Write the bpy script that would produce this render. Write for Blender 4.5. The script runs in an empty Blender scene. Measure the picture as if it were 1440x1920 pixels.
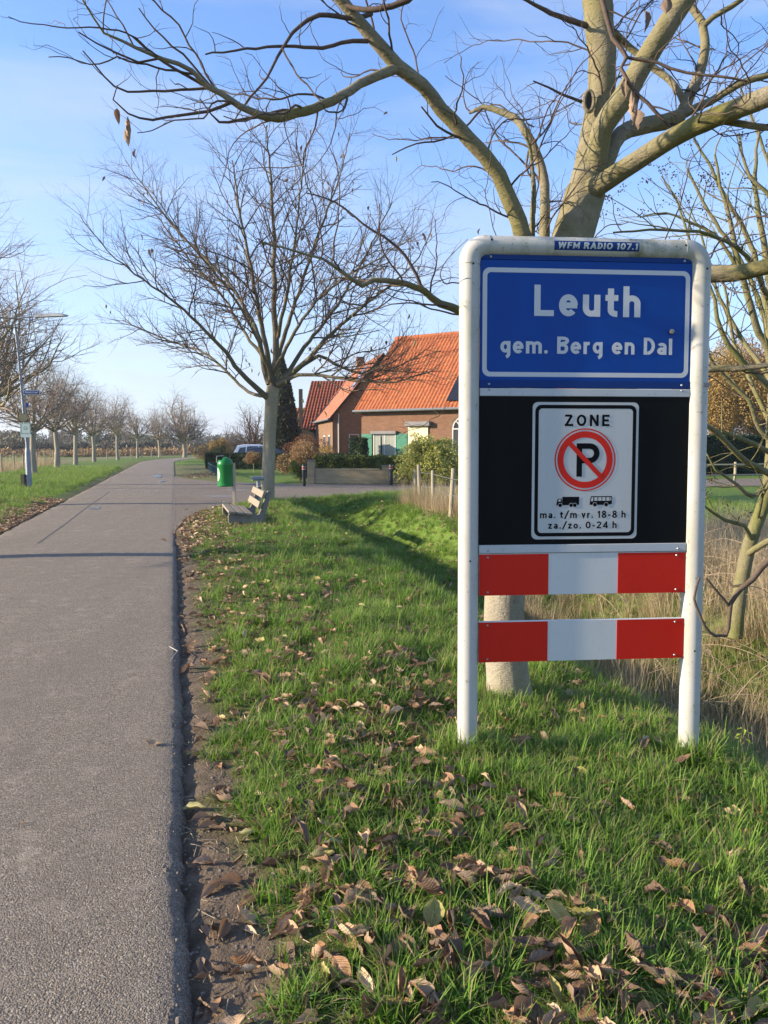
import bpy, bmesh, math, random
import numpy as np
from mathutils import Vector, Matrix, noise as mnoise

R = math.radians
rnd = random.Random(7)
scene = bpy.context.scene

# ------------------------------------------------------------------ camera
FPX, PITCH, CAMH = 1390.0, R(5.15), 1.6
cam_d = bpy.data.cameras.new("camera")
cam = bpy.data.objects.new("camera", cam_d)
scene.collection.objects.link(cam)
cam.location = (0, 0, CAMH)
cam.rotation_euler = (R(90) - PITCH, 0, 0)
cam_d.sensor_fit = 'VERTICAL'
cam_d.sensor_height = 24
cam_d.lens = 24 * FPX / 1920
cam_d.clip_start = 0.05
cam_d.clip_end = 9000
scene.camera = cam

# ------------------------------------------------------------------ sun, sky, exposure
SUN_TO = Vector((-0.985, -0.125, 0)).normalized()
SUN_EL = R(17.5)
sd = bpy.data.lights.new("sun", 'SUN')
sd.energy = 5.0
sd.angle = R(0.55)
sd.color = (1.0, 0.84, 0.62)
sun = bpy.data.objects.new("sun", sd)
scene.collection.objects.link(sun)
v = Vector((SUN_TO.x * math.cos(SUN_EL), SUN_TO.y * math.cos(SUN_EL), math.sin(SUN_EL)))
sun.rotation_euler = v.to_track_quat('Z', 'Y').to_euler()
sun.location = (-20, -5, 20)

world = bpy.data.worlds.new("World")
scene.world = world
world.use_nodes = True
wt = world.node_tree
wt.nodes.clear()
wo = wt.nodes.new("ShaderNodeOutputWorld")
bg = wt.nodes.new("ShaderNodeBackground")
sky = wt.nodes.new("ShaderNodeTexSky")
sky.sky_type = 'NISHITA'
sky.sun_disc = False
sky.sun_elevation = SUN_EL
sky.sun_rotation = math.atan2(SUN_TO.x, SUN_TO.y)
sky.air_density = 1.0
sky.dust_density = 0.5
sky.ozone_density = 3.0
sky.altitude = 0
bg.inputs["Strength"].default_value = 0.13
# thin high cloud: streaks and a pale veil low over the land
tc = wt.nodes.new("ShaderNodeTexCoord")
sep = wt.nodes.new("ShaderNodeSeparateXYZ")
wt.links.new(tc.outputs["Generated"], sep.inputs[0])
mp = wt.nodes.new("ShaderNodeMapping")
mp.inputs["Rotation"].default_value = (0.25, 0.45, 0.3)
mp.inputs["Scale"].default_value = (1.6, 2.0, 9.0)
wt.links.new(tc.outputs["Generated"], mp.inputs[0])
nz = wt.nodes.new("ShaderNodeTexNoise")
nz.inputs["Scale"].default_value = 1.3
nz.inputs["Detail"].default_value = 7
nz.inputs["Roughness"].default_value = 0.55
nz.inputs["Distortion"].default_value = 0.4
wt.links.new(mp.outputs[0], nz.inputs["Vector"])
cr = wt.nodes.new("ShaderNodeValToRGB")
cr.color_ramp.elements[0].position = 0.42
cr.color_ramp.elements[0].color = (0, 0, 0, 1)
cr.color_ramp.elements[1].position = 0.68
cr.color_ramp.elements[1].color = (1, 1, 1, 1)
wt.links.new(nz.outputs["Fac"], cr.inputs[0])
lowr = wt.nodes.new("ShaderNodeMapRange")
lowr.inputs["From Min"].default_value = 0.02
lowr.inputs["From Max"].default_value = 0.42
lowr.inputs["To Min"].default_value = 0.62
lowr.inputs["To Max"].default_value = 0.0
wt.links.new(sep.outputs[2], lowr.inputs[0])
lsq = wt.nodes.new("ShaderNodeMath"); lsq.operation = 'POWER'; lsq.inputs[1].default_value = 1.25
wt.links.new(lowr.outputs[0], lsq.inputs[0])
cm = wt.nodes.new("ShaderNodeMath"); cm.operation = 'MULTIPLY_ADD'
cm.inputs[1].default_value = 0.42
wt.links.new(cr.outputs[0], cm.inputs[0])
wt.links.new(lsq.outputs[0], cm.inputs[2])
cl = wt.nodes.new("ShaderNodeClamp")
wt.links.new(cm.outputs[0], cl.inputs[0])
mxw = wt.nodes.new("ShaderNodeMix"); mxw.data_type = 'RGBA'
tint = wt.nodes.new("ShaderNodeMix"); tint.data_type = 'RGBA'; tint.blend_type = 'MULTIPLY'
tint.inputs[0].default_value = 1.0
wt.links.new(sky.outputs[0], tint.inputs[6])
tint.inputs[7].default_value = (0.84, 0.97, 1.19, 1)
SKYTINT = tint
wt.links.new(cl.outputs[0], mxw.inputs[0])
wt.links.new(tint.outputs[2], mxw.inputs[6])
mxw.inputs[7].default_value = (2.35, 2.62, 3.1, 1)
CLOUDCOL = mxw
wt.links.new(mxw.outputs[2], bg.inputs[0])
wt.links.new(bg.outputs[0], wo.inputs[0])

vs = scene.view_settings
vs.view_transform = 'Standard'
vs.look = 'None'
vs.gamma = 1
vs.use_curve_mapping = False
vs.exposure = 1.27
scene.render.engine = 'CYCLES'
scene.cycles.max_bounces = 5
scene.cycles.diffuse_bounces = 2
scene.cycles.glossy_bounces = 2
scene.cycles.transparent_max_bounces = 4
scene.cycles.transmission_bounces = 3
scene.cycles.volume_bounces = 0
scene.cycles.caustics_reflective = False
scene.cycles.caustics_refractive = False

# ------------------------------------------------------------------ helpers
col = scene.collection


def at(px, py, Y):
    """a point of the place seen at photo pixel (px, py) at distance Y"""
    u, w = (px - 720) / FPX, (py - 960) / FPX
    dy = math.cos(PITCH) - w * math.sin(PITCH)
    return Vector((Y * u / dy, Y, CAMH + Y * (-math.sin(PITCH) - w * math.cos(PITCH)) / dy))


def tag(o, label=None, cat=None, group=None, kind=None):
    if label: o['label'] = label
    if cat: o['category'] = cat
    if group: o['group'] = group
    if kind: o['kind'] = kind
    return o


def thing(name, label, cat, loc=(0, 0, 0), rz=0.0, group=None):
    o = bpy.data.objects.new(name, None)
    col.objects.link(o)
    o.empty_display_size = 0.1
    o.location = loc
    o.rotation_euler = (0, 0, rz)
    return tag(o, label, cat, group)


def link(name, me, mat=None, parent=None, loc=None, rot=None):
    o = bpy.data.objects.new(name, me)
    col.objects.link(o)
    if mat is not None and me is not None and not me.materials:
        me.materials.append(mat)
    if parent: o.parent = parent
    if loc is not None: o.location = loc
    if rot is not None: o.rotation_euler = rot
    return o


def mesh_np(name, V, F, smooth=False):
    """V (n,3), F (m,k) with k 3 or 4"""
    me = bpy.data.meshes.new(name)
    V = np.asarray(V, dtype=np.float32); F = np.asarray(F, dtype=np.int32)
    k = F.shape[1]
    me.vertices.add(len(V)); me.vertices.foreach_set("co", V.ravel())
    me.loops.add(F.size); me.loops.foreach_set("vertex_index", F.ravel())
    me.polygons.add(len(F))
    me.polygons.foreach_set("loop_start", np.arange(0, F.size, k, dtype=np.int32))
    me.polygons.foreach_set("loop_total", np.full(len(F), k, dtype=np.int32))
    if smooth: me.polygons.foreach_set("use_smooth", np.ones(len(F), dtype=bool))
    me.update(calc_edges=True)
    return me


class MB:
    def __init__(s): s.v = []; s.f = []

    def add(s, vs_, fs_):
        b = len(s.v); s.v += [tuple(p) for p in vs_]; s.f += [tuple(i + b for i in f) for f in fs_]
        return s

    def box(s, a, b):
        x0, y0, z0 = a; x1, y1, z1 = b
        return s.add([(x0, y0, z0), (x1, y0, z0), (x1, y1, z0), (x0, y1, z0), (x0, y0, z1), (x1, y0, z1), (x1, y1, z1), (x0, y1, z1)],
                     [(0, 3, 2, 1), (4, 5, 6, 7), (0, 1, 5, 4), (1, 2, 6, 5), (2, 3, 7, 6), (3, 0, 4, 7)])

    def quad(s, a, b, c, d): return s.add([a, b, c, d], [(0, 1, 2, 3)])

    def prism(s, poly, y0, y1):
        """polygon in x,z (ccw seen from -y) extruded from y0 (front) to y1"""
        n = len(poly)
        vs_ = [(x, y0, z) for x, z in poly] + [(x, y1, z) for x, z in poly]
        fs_ = [tuple(range(n)), tuple(range(2 * n - 1, n - 1, -1))]
        fs_ += [((i + 1) % n, i, i + n, (i + 1) % n + n) for i in range(n)]
        return s.add(vs_, fs_)

    def tube(s, pts, rad, n=8, caps=True):
        V, F = tube_arrays([Vector(p) for p in pts], rad if hasattr(rad, '__len__') else [rad] * len(pts), n)
        b = len(V) - 0
        s.add(V, F)
        if caps:
            m = len(pts)
            s.f.append(tuple(len(s.v) - b + i for i in reversed(range(n))))
            s.f.append(tuple(len(s.v) - b + (m - 1) * n + i for i in range(n)))
        return s

    def lathe(s, prof, n=24, c=(0, 0, 0)):
        vs_ = []
        for r_, z in prof:
            for i in range(n):
                a = 2 * math.pi * i / n
                vs_.append((c[0] + r_ * math.cos(a), c[1] + r_ * math.sin(a), c[2] + z))
        fs_ = []
        for j in range(len(prof) - 1):
            for i in range(n):
                k = (i + 1) % n
                fs_.append((j * n + i, j * n + k, (j + 1) * n + k, (j + 1) * n + i))
        return s.add(vs_, fs_)

    def disc(s, c, r_, n=16, y=None):
        """disc facing -y"""
        vs_ = [(c[0] + r_ * math.cos(2 * math.pi * i / n), c[1], c[2] + r_ * math.sin(2 * math.pi * i / n)) for i in range(n)]
        return s.add(vs_, [tuple(range(n))])

    def ring(s, c, r0, r1, n=48):
        vs_ = []
        for i in range(n):
            a = 2 * math.pi * i / n
            vs_.append((c[0] + r0 * math.cos(a), c[1], c[2] + r0 * math.sin(a)))
            vs_.append((c[0] + r1 * math.cos(a), c[1], c[2] + r1 * math.sin(a)))
        return s.add(vs_, [(2 * i, 2 * i + 1, (2 * i + 3) % (2 * n), (2 * i + 2) % (2 * n)) for i in range(n)])

    def build(s, name, mat, parent=None, smooth=False, bevel=0, loc=None, rot=None, segs=2):
        me = bpy.data.meshes.new(name)
        me.from_pydata(s.v, [], s.f)
        me.update()
        if bevel:
            bm = bmesh.new(); bm.from_mesh(me)
            bmesh.ops.recalc_face_normals(bm, faces=bm.faces)
            es = [e for e in bm.edges if len(e.link_faces) == 2 and e.calc_face_angle() > 0.5]
            bmesh.ops.bevel(bm, geom=es, offset=bevel, segments=segs, affect='EDGES', profile=0.5)
            bm.to_mesh(me); bm.free()
        if smooth:
            me.polygons.foreach_set("use_smooth", np.ones(len(me.polygons), dtype=bool))
            try: me.set_sharp_from_angle(angle=R(40))
            except Exception: pass
        return link(name, me, mat, parent, loc, rot)


def tube_arrays(P, rad, n):
    m = len(P)
    A = np.array([tuple(p) for p in P]); T = np.gradient(A, axis=0)
    T /= np.linalg.norm(T, axis=1)[:, None] + 1e-9
    ref = np.array([0.0, 0.0, 1.0]) if abs(T[0][2]) < 0.9 else np.array([1.0, 0, 0])
    N = np.empty_like(A)
    u = np.cross(T[0], ref); u /= np.linalg.norm(u); N[0] = u
    for i in range(1, m):
        u = u - T[i] * (u @ T[i]); u /= np.linalg.norm(u) + 1e-9; N[i] = u
    B = np.cross(T, N)
    a = np.arange(n) * 2 * math.pi / n
    V = (A[:, None, :] + (N[:, None, :] * np.cos(a)[None, :, None] + B[:, None, :] * np.sin(a)[None, :, None]) * np.asarray(rad)[:, None, None]).reshape(-1, 3)
    i = np.arange(m - 1)[:, None] * n; j = np.arange(n)[None, :]; k = (j + 1) % n
    F = np.stack([i + j, i + k, i + n + k, i + n + j], -1).reshape(-1, 4)
    return V, F


def chains_mesh(name, chains, nfun):
    Vs, Fs, b = [], [], 0
    for P, rad in chains:
        V, F = tube_arrays(P, rad, nfun(rad[0]))
        Vs.append(V); Fs.append(F + b); b += len(V)
    return mesh_np(name, np.concatenate(Vs), np.concatenate(Fs), True)


# ------------------------------------------------------------------ materials
def mat(name, color=(0.5, 0.5, 0.5), rough=0.7, metal=0.0, spec=None):
    m = bpy.data.materials.new(name); m.use_nodes = True
    b = m.node_tree.nodes["Principled BSDF"]
    b.inputs["Base Color"].default_value = (*color, 1)
    b.inputs["Roughness"].default_value = rough
    b.inputs["Metallic"].default_value = metal
    if spec is not None: b.inputs["Specular IOR Level"].default_value = spec
    return m


class N:
    """small node-graph helper"""
    def __init__(s, m): s.t = m.node_tree; s.b = s.t.nodes["Principled BSDF"]; s.o = s.t.nodes["Material Output"]

    def n(s, ty, **k):
        x = s.t.nodes.new(ty)
        for a, b in k.items():
            if hasattr(x, a): setattr(x, a, b)
        return x

    def L(s, a, b): s.t.links.new(a, b)

    def pos(s, space='Object', scale=(1, 1, 1), rot=(0, 0, 0)):
        if space == 'World': o = s.n("ShaderNodeNewGeometry").outputs["Position"]
        else: o = s.n("ShaderNodeTexCoord").outputs[space]
        mp_ = s.n("ShaderNodeMapping"); mp_.inputs["Scale"].default_value = scale; mp_.inputs["Rotation"].default_value = rot
        s.L(o, mp_.inputs[0]); return mp_.outputs[0]

    def noise(s, vec, scale, detail=4, rough=0.55, dist=0):
        x = s.n("ShaderNodeTexNoise"); x.inputs["Scale"].default_value = scale; x.inputs["Detail"].default_value = detail
        x.inputs["Roughness"].default_value = rough; x.inputs["Distortion"].default_value = dist
        s.L(vec, x.inputs["Vector"]); return x.outputs["Fac"]

    def vor(s, vec, scale, feature='F1', out="Distance"):
        x = s.n("ShaderNodeTexVoronoi"); x.feature = feature; x.inputs["Scale"].default_value = scale
        s.L(vec, x.inputs["Vector"]); return x.outputs[out]

    def ramp(s, fac, stops):
        x = s.n("ShaderNodeValToRGB"); e = x.color_ramp.elements
        while len(e) < len(stops): e.new(0.5)
        for el, (p, c) in zip(e, stops):
            el.position = p; el.color = (*c, 1) if len(c) == 3 else c
        s.L(fac, x.inputs[0]); return x.outputs[0]

    def map(s, fac, a, b, c=0, d=1):
        x = s.n("ShaderNodeMapRange")
        for i, v_ in zip(("From Min", "From Max", "To Min", "To Max"), (a, b, c, d)): x.inputs[i].default_value = v_
        s.L(fac, x.inputs[0]); return x.outputs[0]

    def mix(s, fac, a, b, mode='MIX'):
        x = s.n("ShaderNodeMix"); x.data_type = 'RGBA'; x.blend_type = mode
        for i, v_ in ((0, fac), (6, a), (7, b)):
            if isinstance(v_, (int, float)): x.inputs[i].default_value = v_
            elif isinstance(v_, tuple): x.inputs[i].default_value = (*v_, 1)
            else: s.L(v_, x.inputs[i])
        return x.outputs[2]

    def math(s, op, a, b=None, c=None):
        x = s.n("ShaderNodeMath"); x.operation = op
        for i, v_ in enumerate((a, b, c)):
            if v_ is None: continue
            if isinstance(v_, (int, float)): x.inputs[i].default_value = v_
            else: s.L(v_, x.inputs[i])
        return x.outputs[0]

    def color(s, c): s.L(c, s.b.inputs["Base Color"])

    def rough(s, c): s.L(c, s.b.inputs["Roughness"])

    def bump(s, h, strength=0.5, dist=0.01):
        x = s.n("ShaderNodeBump"); x.inputs["Strength"].default_value = strength; x.inputs["Distance"].default_value = dist
        s.L(h, x.inputs["Height"]); s.L(x.outputs[0], s.b.inputs["Normal"]); return x


def m_asphalt(name, tint, fine=True):
    m = mat(name, tint, 0.85, spec=0.25); g = N(m); p0 = g.pos('World')
    wp = g.n('ShaderNodeTexNoise'); wp.inputs['Scale'].default_value = 150; g.L(p0, wp.inputs['Vector'])
    va = g.n('ShaderNodeVectorMath'); va.operation = 'MULTIPLY_ADD'; g.L(wp.outputs['Color'], va.inputs[0]); va.inputs[1].default_value = (.008, .008, .008); g.L(p0, va.inputs[2]); p = va.outputs[0]
    v1 = g.vor(p, 165); v2 = g.noise(p, 260, 3); big = g.noise(p, 0.7, 5); mid = g.noise(p, 6, 5, 0.6)
    stone = g.ramp(v1, [(0.0, (1.45, 1.38, 1.28)), (0.35, (1.0, 0.97, 0.93)), (0.75, (0.30, 0.30, 0.31))])
    ran = g.vor(p, 165, out="Color")
    c = g.mix(1.0, tint, stone, 'MULTIPLY')
    rv = g.n('ShaderNodeSeparateColor'); g.L(ran, rv.inputs[0]); c = g.mix(g.map(rv.outputs[0], .0, .35, .55, 0), c, tuple(x * .35 for x in tint)); c = g.mix(g.map(rv.outputs[1], .82, .9, 0, .8), c, (.50, .43, .34))
    c = g.mix(g.map(big, 0.35, 0.7, 0.0, 0.35), c, tuple(x * 0.55 for x in tint))
    c = g.mix(g.map(mid, 0.55, 0.8, 0.0, 0.45), c, tuple(min(1, x * 1.5) for x in tint))
    lane = g.noise(g.pos('World', (1.5, .10, 1), (0, 0, -.276)), 1.0, 4, .5); c = g.mix(g.map(lane, .42, .62, 0, .28), c, tuple(x * .58 for x in tint))
    st_ = g.noise(p0, 2.3, 6, .7); c = g.mix(g.map(st_, .60, .68, 0, .4), c, tuple(x * .45 for x in tint)); c = g.mix(g.map(g.noise(p0, 3.1, 5, .65), .64, .70, 0, .35), c, tuple(min(1, x * 1.45) for x in tint))
    g.color(c)
    h = g.math('ADD', g.math('MULTIPLY', v1, -1.0), g.math('MULTIPLY', v2, 0.35))
    h = g.math('ADD', h, g.math('MULTIPLY', g.noise(p, 45, 3), 0.8))
    g.bump(h, 1.0, 0.009)
    return m


ASPHALT = m_asphalt("asphalt", (0.33, 0.278, 0.222))
ASPHALT2 = m_asphalt("side_asphalt", (0.27, 0.222, 0.175))


def m_ground():
    m = mat("ground", (0.1, 0.1, 0.05), 0.95, spec=0.15); g = N(m); p = g.pos('World')
    a = g.n("ShaderNodeVertexColor"); a.layer_name = "zone"
    sp = g.n("ShaderNodeSeparateColor"); g.L(a.outputs[0], sp.inputs[0])
    soil_m, dry_m, lit_m = sp.outputs[0], sp.outputs[1], sp.outputs[2]
    n1 = g.noise(p, 1.1, 5); n2 = g.noise(p, 14, 5, 0.6); n3 = g.noise(p, 90, 4, 0.6); nb = g.noise(p, 0.05, 4)
    grass = g.ramp(n2, [(0.25, (0.030, 0.055, 0.010)), (0.5, (0.085, 0.150, 0.022)), (0.8, (0.16, 0.23, 0.045))])
    grass = g.mix(g.map(nb, 0.3, 0.7, 0, 0.6), grass, (0.14, 0.20, 0.040))
    soil = g.ramp(n2, [(0.2, (0.060, 0.043, 0.029)), (0.55, (0.125, 0.092, 0.063)), (0.85, (0.20, 0.155, 0.11))])
    soil = g.mix(g.map(n3, 0.4, 0.75, 0, 0.5), soil, (0.21, 0.16, 0.115))
    dry = g.ramp(n2, [(0.2, (0.10, 0.078, 0.042)), (0.6, (0.24, 0.19, 0.11)), (0.9, (0.34, 0.28, 0.18))])
    lit = g.ramp(g.vor(p, 22, out="Distance"), [(0.0, (0.14, 0.085, 0.05)), (0.4, (0.085, 0.05, 0.03)), (0.8, (0.03, 0.02, 0.013))])
    c = g.mix(g.math('MULTIPLY_ADD', g.math('SUBTRACT', n1, 0.5), 0.6, dry_m), grass, dry)
    c = g.mix(lit_m, c, lit)
    c = g.mix(soil_m, c, soil)
    g.color(c)
    g.bump(g.math('ADD', g.math('MULTIPLY', n3, 0.5), n2), 0.8, 0.02)
    return m


GROUND = m_ground()


def m_blades(name, c0, c1, c2, tip):
    m = mat(name, c1, 0.55, spec=0.2); g = N(m)
    a = g.n("ShaderNodeVertexColor"); a.layer_name = "bl"
    sp = g.n("ShaderNodeSeparateColor"); g.L(a.outputs[0], sp.inputs[0])
    oi = g.n("ShaderNodeObjectInfo"); p = g.pos('World')
    f = g.math('ADD', g.math('MULTIPLY', sp.outputs[0], 0.5), g.math('MULTIPLY', oi.outputs["Random"], 0.25))
    f = g.math('ADD', f, g.math('MULTIPLY', g.noise(p, 1.6, 3), 0.35))
    c = g.ramp(f, [(0.15, c0), (0.5, c1), (0.85, c2)])
    c = g.mix(g.math('POWER', sp.outputs[1], 3.0), c, tip)
    dead = g.map(sp.outputs[2], 0.86, 0.9)
    c = g.mix(dead, c, (0.30, 0.24, 0.13))
    g.color(c)
    tr = g.n("ShaderNodeBsdfTranslucent"); g.L(c, tr.inputs[0])
    mx = g.n("ShaderNodeMixShader"); mx.inputs[0].default_value = 0.45
    g.L(g.b.outputs[0], mx.inputs[1]); g.L(tr.outputs[0], mx.inputs[2]); g.L(mx.outputs[0], g.o.inputs[0])
    return m


GRASS = m_blades("grass", (0.030, 0.088, 0.007), (0.088, 0.215, 0.016), (0.22, 0.37, 0.040), (0.36, 0.48, 0.12))
DRYG = m_blades("dry_grass", (0.24, 0.18, 0.095), (0.40, 0.31, 0.18), (0.55, 0.45, 0.28), (0.58, 0.48, 0.31))


def m_leaf(name, c0, c1, back):
    m = mat(name, c0, 0.6, spec=0.3); g = N(m)
    uv = g.n("ShaderNodeUVMap"); sp = g.n("ShaderNodeSeparateXYZ"); g.L(uv.outputs[0], sp.inputs[0])
    vv = g.math('ABSOLUTE', g.math('SUBTRACT', sp.outputs[1], 0.5))
    mid = g.map(vv, 0.012, 0.03, 1, 0)
    side = g.math('SINE', g.math('MULTIPLY', g.math('SUBTRACT', sp.outputs[0], g.math('MULTIPLY', vv, 0.55)), 75.0))
    sv = g.map(side, 0.7, 1.0)
    oi = g.n("ShaderNodeObjectInfo"); p = g.pos('World')
    f = g.math('ADD', g.math('MULTIPLY', oi.outputs["Random"], 0.6), g.math('MULTIPLY', g.noise(p, 30, 4), 0.5))
    c = g.mix(f, c0, c1)
    c = g.mix(g.map(g.noise(p, 90, 3), 0.58, 0.7, 0, 0.5), c, tuple(x * 0.4 for x in c0))
    geo = g.n("ShaderNodeNewGeometry")
    c = g.mix(g.math('MULTIPLY', geo.outputs["Backfacing"], 0.8), c, back)
    c = g.mix(g.math('MULTIPLY', g.math('MAXIMUM', mid, g.math('MULTIPLY', sv, 0.5)), 0.5), c, tuple(min(1, x * 1.5 + 0.03) for x in back))
    g.color(c)
    g.bump(side, 0.35, 0.0015)
    tr = g.n("ShaderNodeBsdfTranslucent"); g.L(c, tr.inputs[0])
    mx = g.n("ShaderNodeMixShader"); mx.inputs[0].default_value = 0.18
    g.L(g.b.outputs[0], mx.inputs[1]); g.L(tr.outputs[0], mx.inputs[2]); g.L(mx.outputs[0], g.o.inputs[0])
    return m


LEAF_BROWN = m_leaf("leaf_brown", (0.19, 0.092, 0.042), (0.36, 0.205, 0.110), (0.36, 0.25, 0.165))
LEAF_DARK = m_leaf("leaf_dark", (0.075, 0.042, 0.025), (0.18, 0.110, 0.068), (0.22, 0.155, 0.11))
LEAF_TAN = m_leaf("leaf_tan", (0.42, 0.27, 0.15), (0.52, 0.35, 0.21), (0.52, 0.40, 0.27))
LEAF_YELLOW = m_leaf("leaf_yellow", (0.38, 0.30, 0.09), (0.25, 0.24, 0.07), (0.42, 0.38, 0.18))


def m_bark(name, c0, c1, moss, mossamt, scale=1.0, bump=0.012):
    m = mat(name, c0, 0.85, spec=0.2); g = N(m); p = g.pos('Object', (1, 1, 0.55))
    q = g.pos('Object', (1, 1, 3.0))
    n1 = g.noise(p, 9 * scale, 5, 0.65); n2 = g.noise(q, 28 * scale, 4, 0.6); n3 = g.noise(p, 2.2 * scale, 4)
    c = g.mix(g.map(n1, 0.3, 0.7), c0, c1)
    c = g.mix(g.map(n2, 0.55, 0.68, 0, 0.7), c, tuple(x * 0.42 for x in c0)); c = g.mix(g.map(g.vor(g.pos('Object', (1, 1, 2.2)), 60 * scale), .12, .05, 0, .6), c, tuple(min(1, x * 1.9) for x in c1))
    f = g.math('MULTIPLY', g.map(n3, 0.4, 0.65), mossamt)
    c = g.mix(f, c, moss)
    g.color(c)
    g.bump(g.math('ADD', n2, g.math('MULTIPLY', n1, 1.5)), 0.7, bump)
    return m


BARK_NEAR = m_bark("bark_near", (0.17, 0.145, 0.092), (0.27, 0.235, 0.165), (0.15, 0.135, 0.030), 0.85)
BARK_MID = m_bark("bark_mid", (0.25, 0.215, 0.155), (0.36, 0.315, 0.24), (0.17, 0.155, 0.06), 0.6)
BARK_TRUNK2 = m_bark("bark_trunk_mid", (0.29, 0.24, 0.165), (0.40, 0.34, 0.25), (0.20, 0.175, 0.07), 0.5)
BARK_TRUNK = m_bark("bark_trunk", (0.27, 0.235, 0.18), (0.38, 0.34, 0.27), (0.17, 0.16, 0.06), 0.5, 1.6)
g_ = N(BARK_TRUNK); _c = g_.b.inputs["Base Color"].links[0].from_socket; _p = g_.n("ShaderNodeSeparateXYZ"); g_.L(g_.pos("Object"), _p.inputs[0])
_u = g_.ramp(g_.noise(g_.pos("Object"), 9, 5, .65), [(.3, (0.15, 0.13, 0.055)), (.7, (0.26, 0.225, 0.15))]); g_.color(g_.mix(g_.map(_p.outputs[2], 1.5, 2.5), _c, _u))
BARK_LIMB = m_bark("bark_limb", (0.12, 0.096, 0.065), (0.20, 0.165, 0.12), (0.12, 0.11, 0.035), 0.55)
BARK_PALE = m_bark("bark_pale", (0.27, 0.235, 0.18), (0.36, 0.32, 0.25), (0.19, 0.175, 0.10), 0.4)
BARK_SHRUB = m_bark("bark_shrub", (0.155, 0.14, 0.075), (0.23, 0.205, 0.125), (0.14, 0.15, 0.035), 0.7, 2)
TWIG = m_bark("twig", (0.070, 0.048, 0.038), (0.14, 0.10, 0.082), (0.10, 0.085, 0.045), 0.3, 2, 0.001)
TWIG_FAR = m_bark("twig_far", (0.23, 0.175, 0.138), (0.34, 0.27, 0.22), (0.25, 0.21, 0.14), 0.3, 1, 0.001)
TWIG_PURPLE = m_bark("twig_purple", (0.085, 0.055, 0.048), (0.14, 0.095, 0.08), (0.12, 0.10, 0.07), 0.2, 1, 0.001)


def m_dirty(name, base, dirt, amt, rough=0.35, scale=3, spec=0.18):
    m = mat(name, base, rough, spec=spec); g = N(m); p = g.pos('Object', (1, 1, 0.35))
    a = g.noise(p, scale, 6, 0.65); b = g.noise(g.pos('Object'), scale * 14, 3, 0.6)
    c = g.mix(g.math('MULTIPLY', g.map(a, 0.47, 0.75), amt), base, dirt)
    c = g.mix(g.math('MULTIPLY', g.map(b, 0.62, 0.74), amt), c, tuple(x * 0.6 for x in dirt))
    g.color(c); g.rough(g.map(a, 0.3, 0.8, rough, min(1, rough + 0.3)))
    return m


WHITE_POST = m_dirty("white_post", (0.46, 0.45, 0.42), (0.24, 0.24, 0.15), 0.8, 0.32)
WHITE_RAIL_TOP = m_dirty("mossy_white", (0.46, 0.45, 0.40), (0.12, 0.125, 0.045), 1.35, 0.5, 5)
WHITE_BAR = m_dirty("white_bar", (0.46, 0.47, 0.47), (0.3, 0.32, 0.25), 0.4, 0.4)
SIGN_BLUE = m_dirty("sign_blue", (0.0003, 0.047, 0.25), (0.0008, 0.064, 0.31), 0.5, 0.28, 4)
SIGN_BLUE2 = m_dirty("sign_blue_strip", (0.004, 0.032, 0.16), (0.008, 0.04, 0.15), 0.5, 0.4, 4)
SIGN_BLACK = m_dirty("sign_black", (0.003, 0.003, 0.0035), (0.010, 0.011, 0.006), 0.6, 0.5, 4, 0.12)
SIGN_WHITE = m_dirty("sign_white", (0.47, 0.47, 0.45), (0.39, 0.395, 0.38), 0.35, 0.4, 5)
PLANK_WHITE = m_dirty("plank_white", (0.57, 0.56, 0.53), (0.47, 0.47, 0.44), 0.3, 0.4, 5)
SIGN_RED = m_dirty("sign_red", (0.60, 0.018, 0.008), (0.46, 0.014, 0.008), 0.5, 0.33, 5)
INK = mat("ink_black", (0.004, 0.004, 0.005), 0.6, spec=0.08)
SCREW = mat("screw", (0.35, 0.36, 0.36), 0.4, 0.8)


def m_reflective():
    m = mat("reflective_white", (0.51, 0.515, 0.51), 0.4); g = N(m); p = g.pos('Object')
    v_ = g.vor(p, 230); n_ = g.noise(p, 2.5, 2)
    painted_sparkle = g.math('MULTIPLY', g.map(v_, 0.16, 0.10), g.map(n_, 0.35, 0.6))  # glints of grazing sun on the sheeting, painted into the base colour
    g.color(g.mix(painted_sparkle, (0.51, 0.515, 0.51), (0.9, 0.9, 0.86)))
    g.bump(v_, 0.8, 0.0015)
    return m


REFLECT = m_reflective()


def m_brick(name, c1, c2, mortar, scale=1.0, off=0.5, bw=0.22, bh=0.065):
    m = mat(name, c1, 0.9, spec=0.2); g = N(m)
    tc_ = g.n("ShaderNodeTexCoord"); sp = g.n("ShaderNodeSeparateXYZ"); g.L(tc_.outputs["Object"], sp.inputs[0])
    cb = g.n("ShaderNodeCombineXYZ"); g.L(g.math('ADD', sp.outputs[0], sp.outputs[1]), cb.inputs[0]); g.L(sp.outputs[2], cb.inputs[1])
    br = g.n("ShaderNodeTexBrick"); g.L(cb.outputs[0], br.inputs["Vector"])
    br.inputs["Scale"].default_value = 1.0; br.inputs["Brick Width"].default_value = bw; br.inputs["Row Height"].default_value = bh
    br.inputs["Mortar Size"].default_value = 0.006; br.inputs["Color1"].default_value = (*c1, 1); br.inputs["Color2"].default_value = (*c2, 1)
    br.inputs["Mortar"].default_value = (*mortar, 1); br.inputs["Bias"].default_value = 0.0
    n_ = g.noise(g.pos('Object'), 1.2, 5, 0.65)
    c = g.mix(g.map(n_, 0.35, 0.75, 0, 0.35), br.outputs[0], tuple(x * 0.55 for x in c1))
    g.color(c); g.bump(g.math('MULTIPLY', br.outputs["Fac"], -1.0), 0.5, 0.01)
    return m


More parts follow.
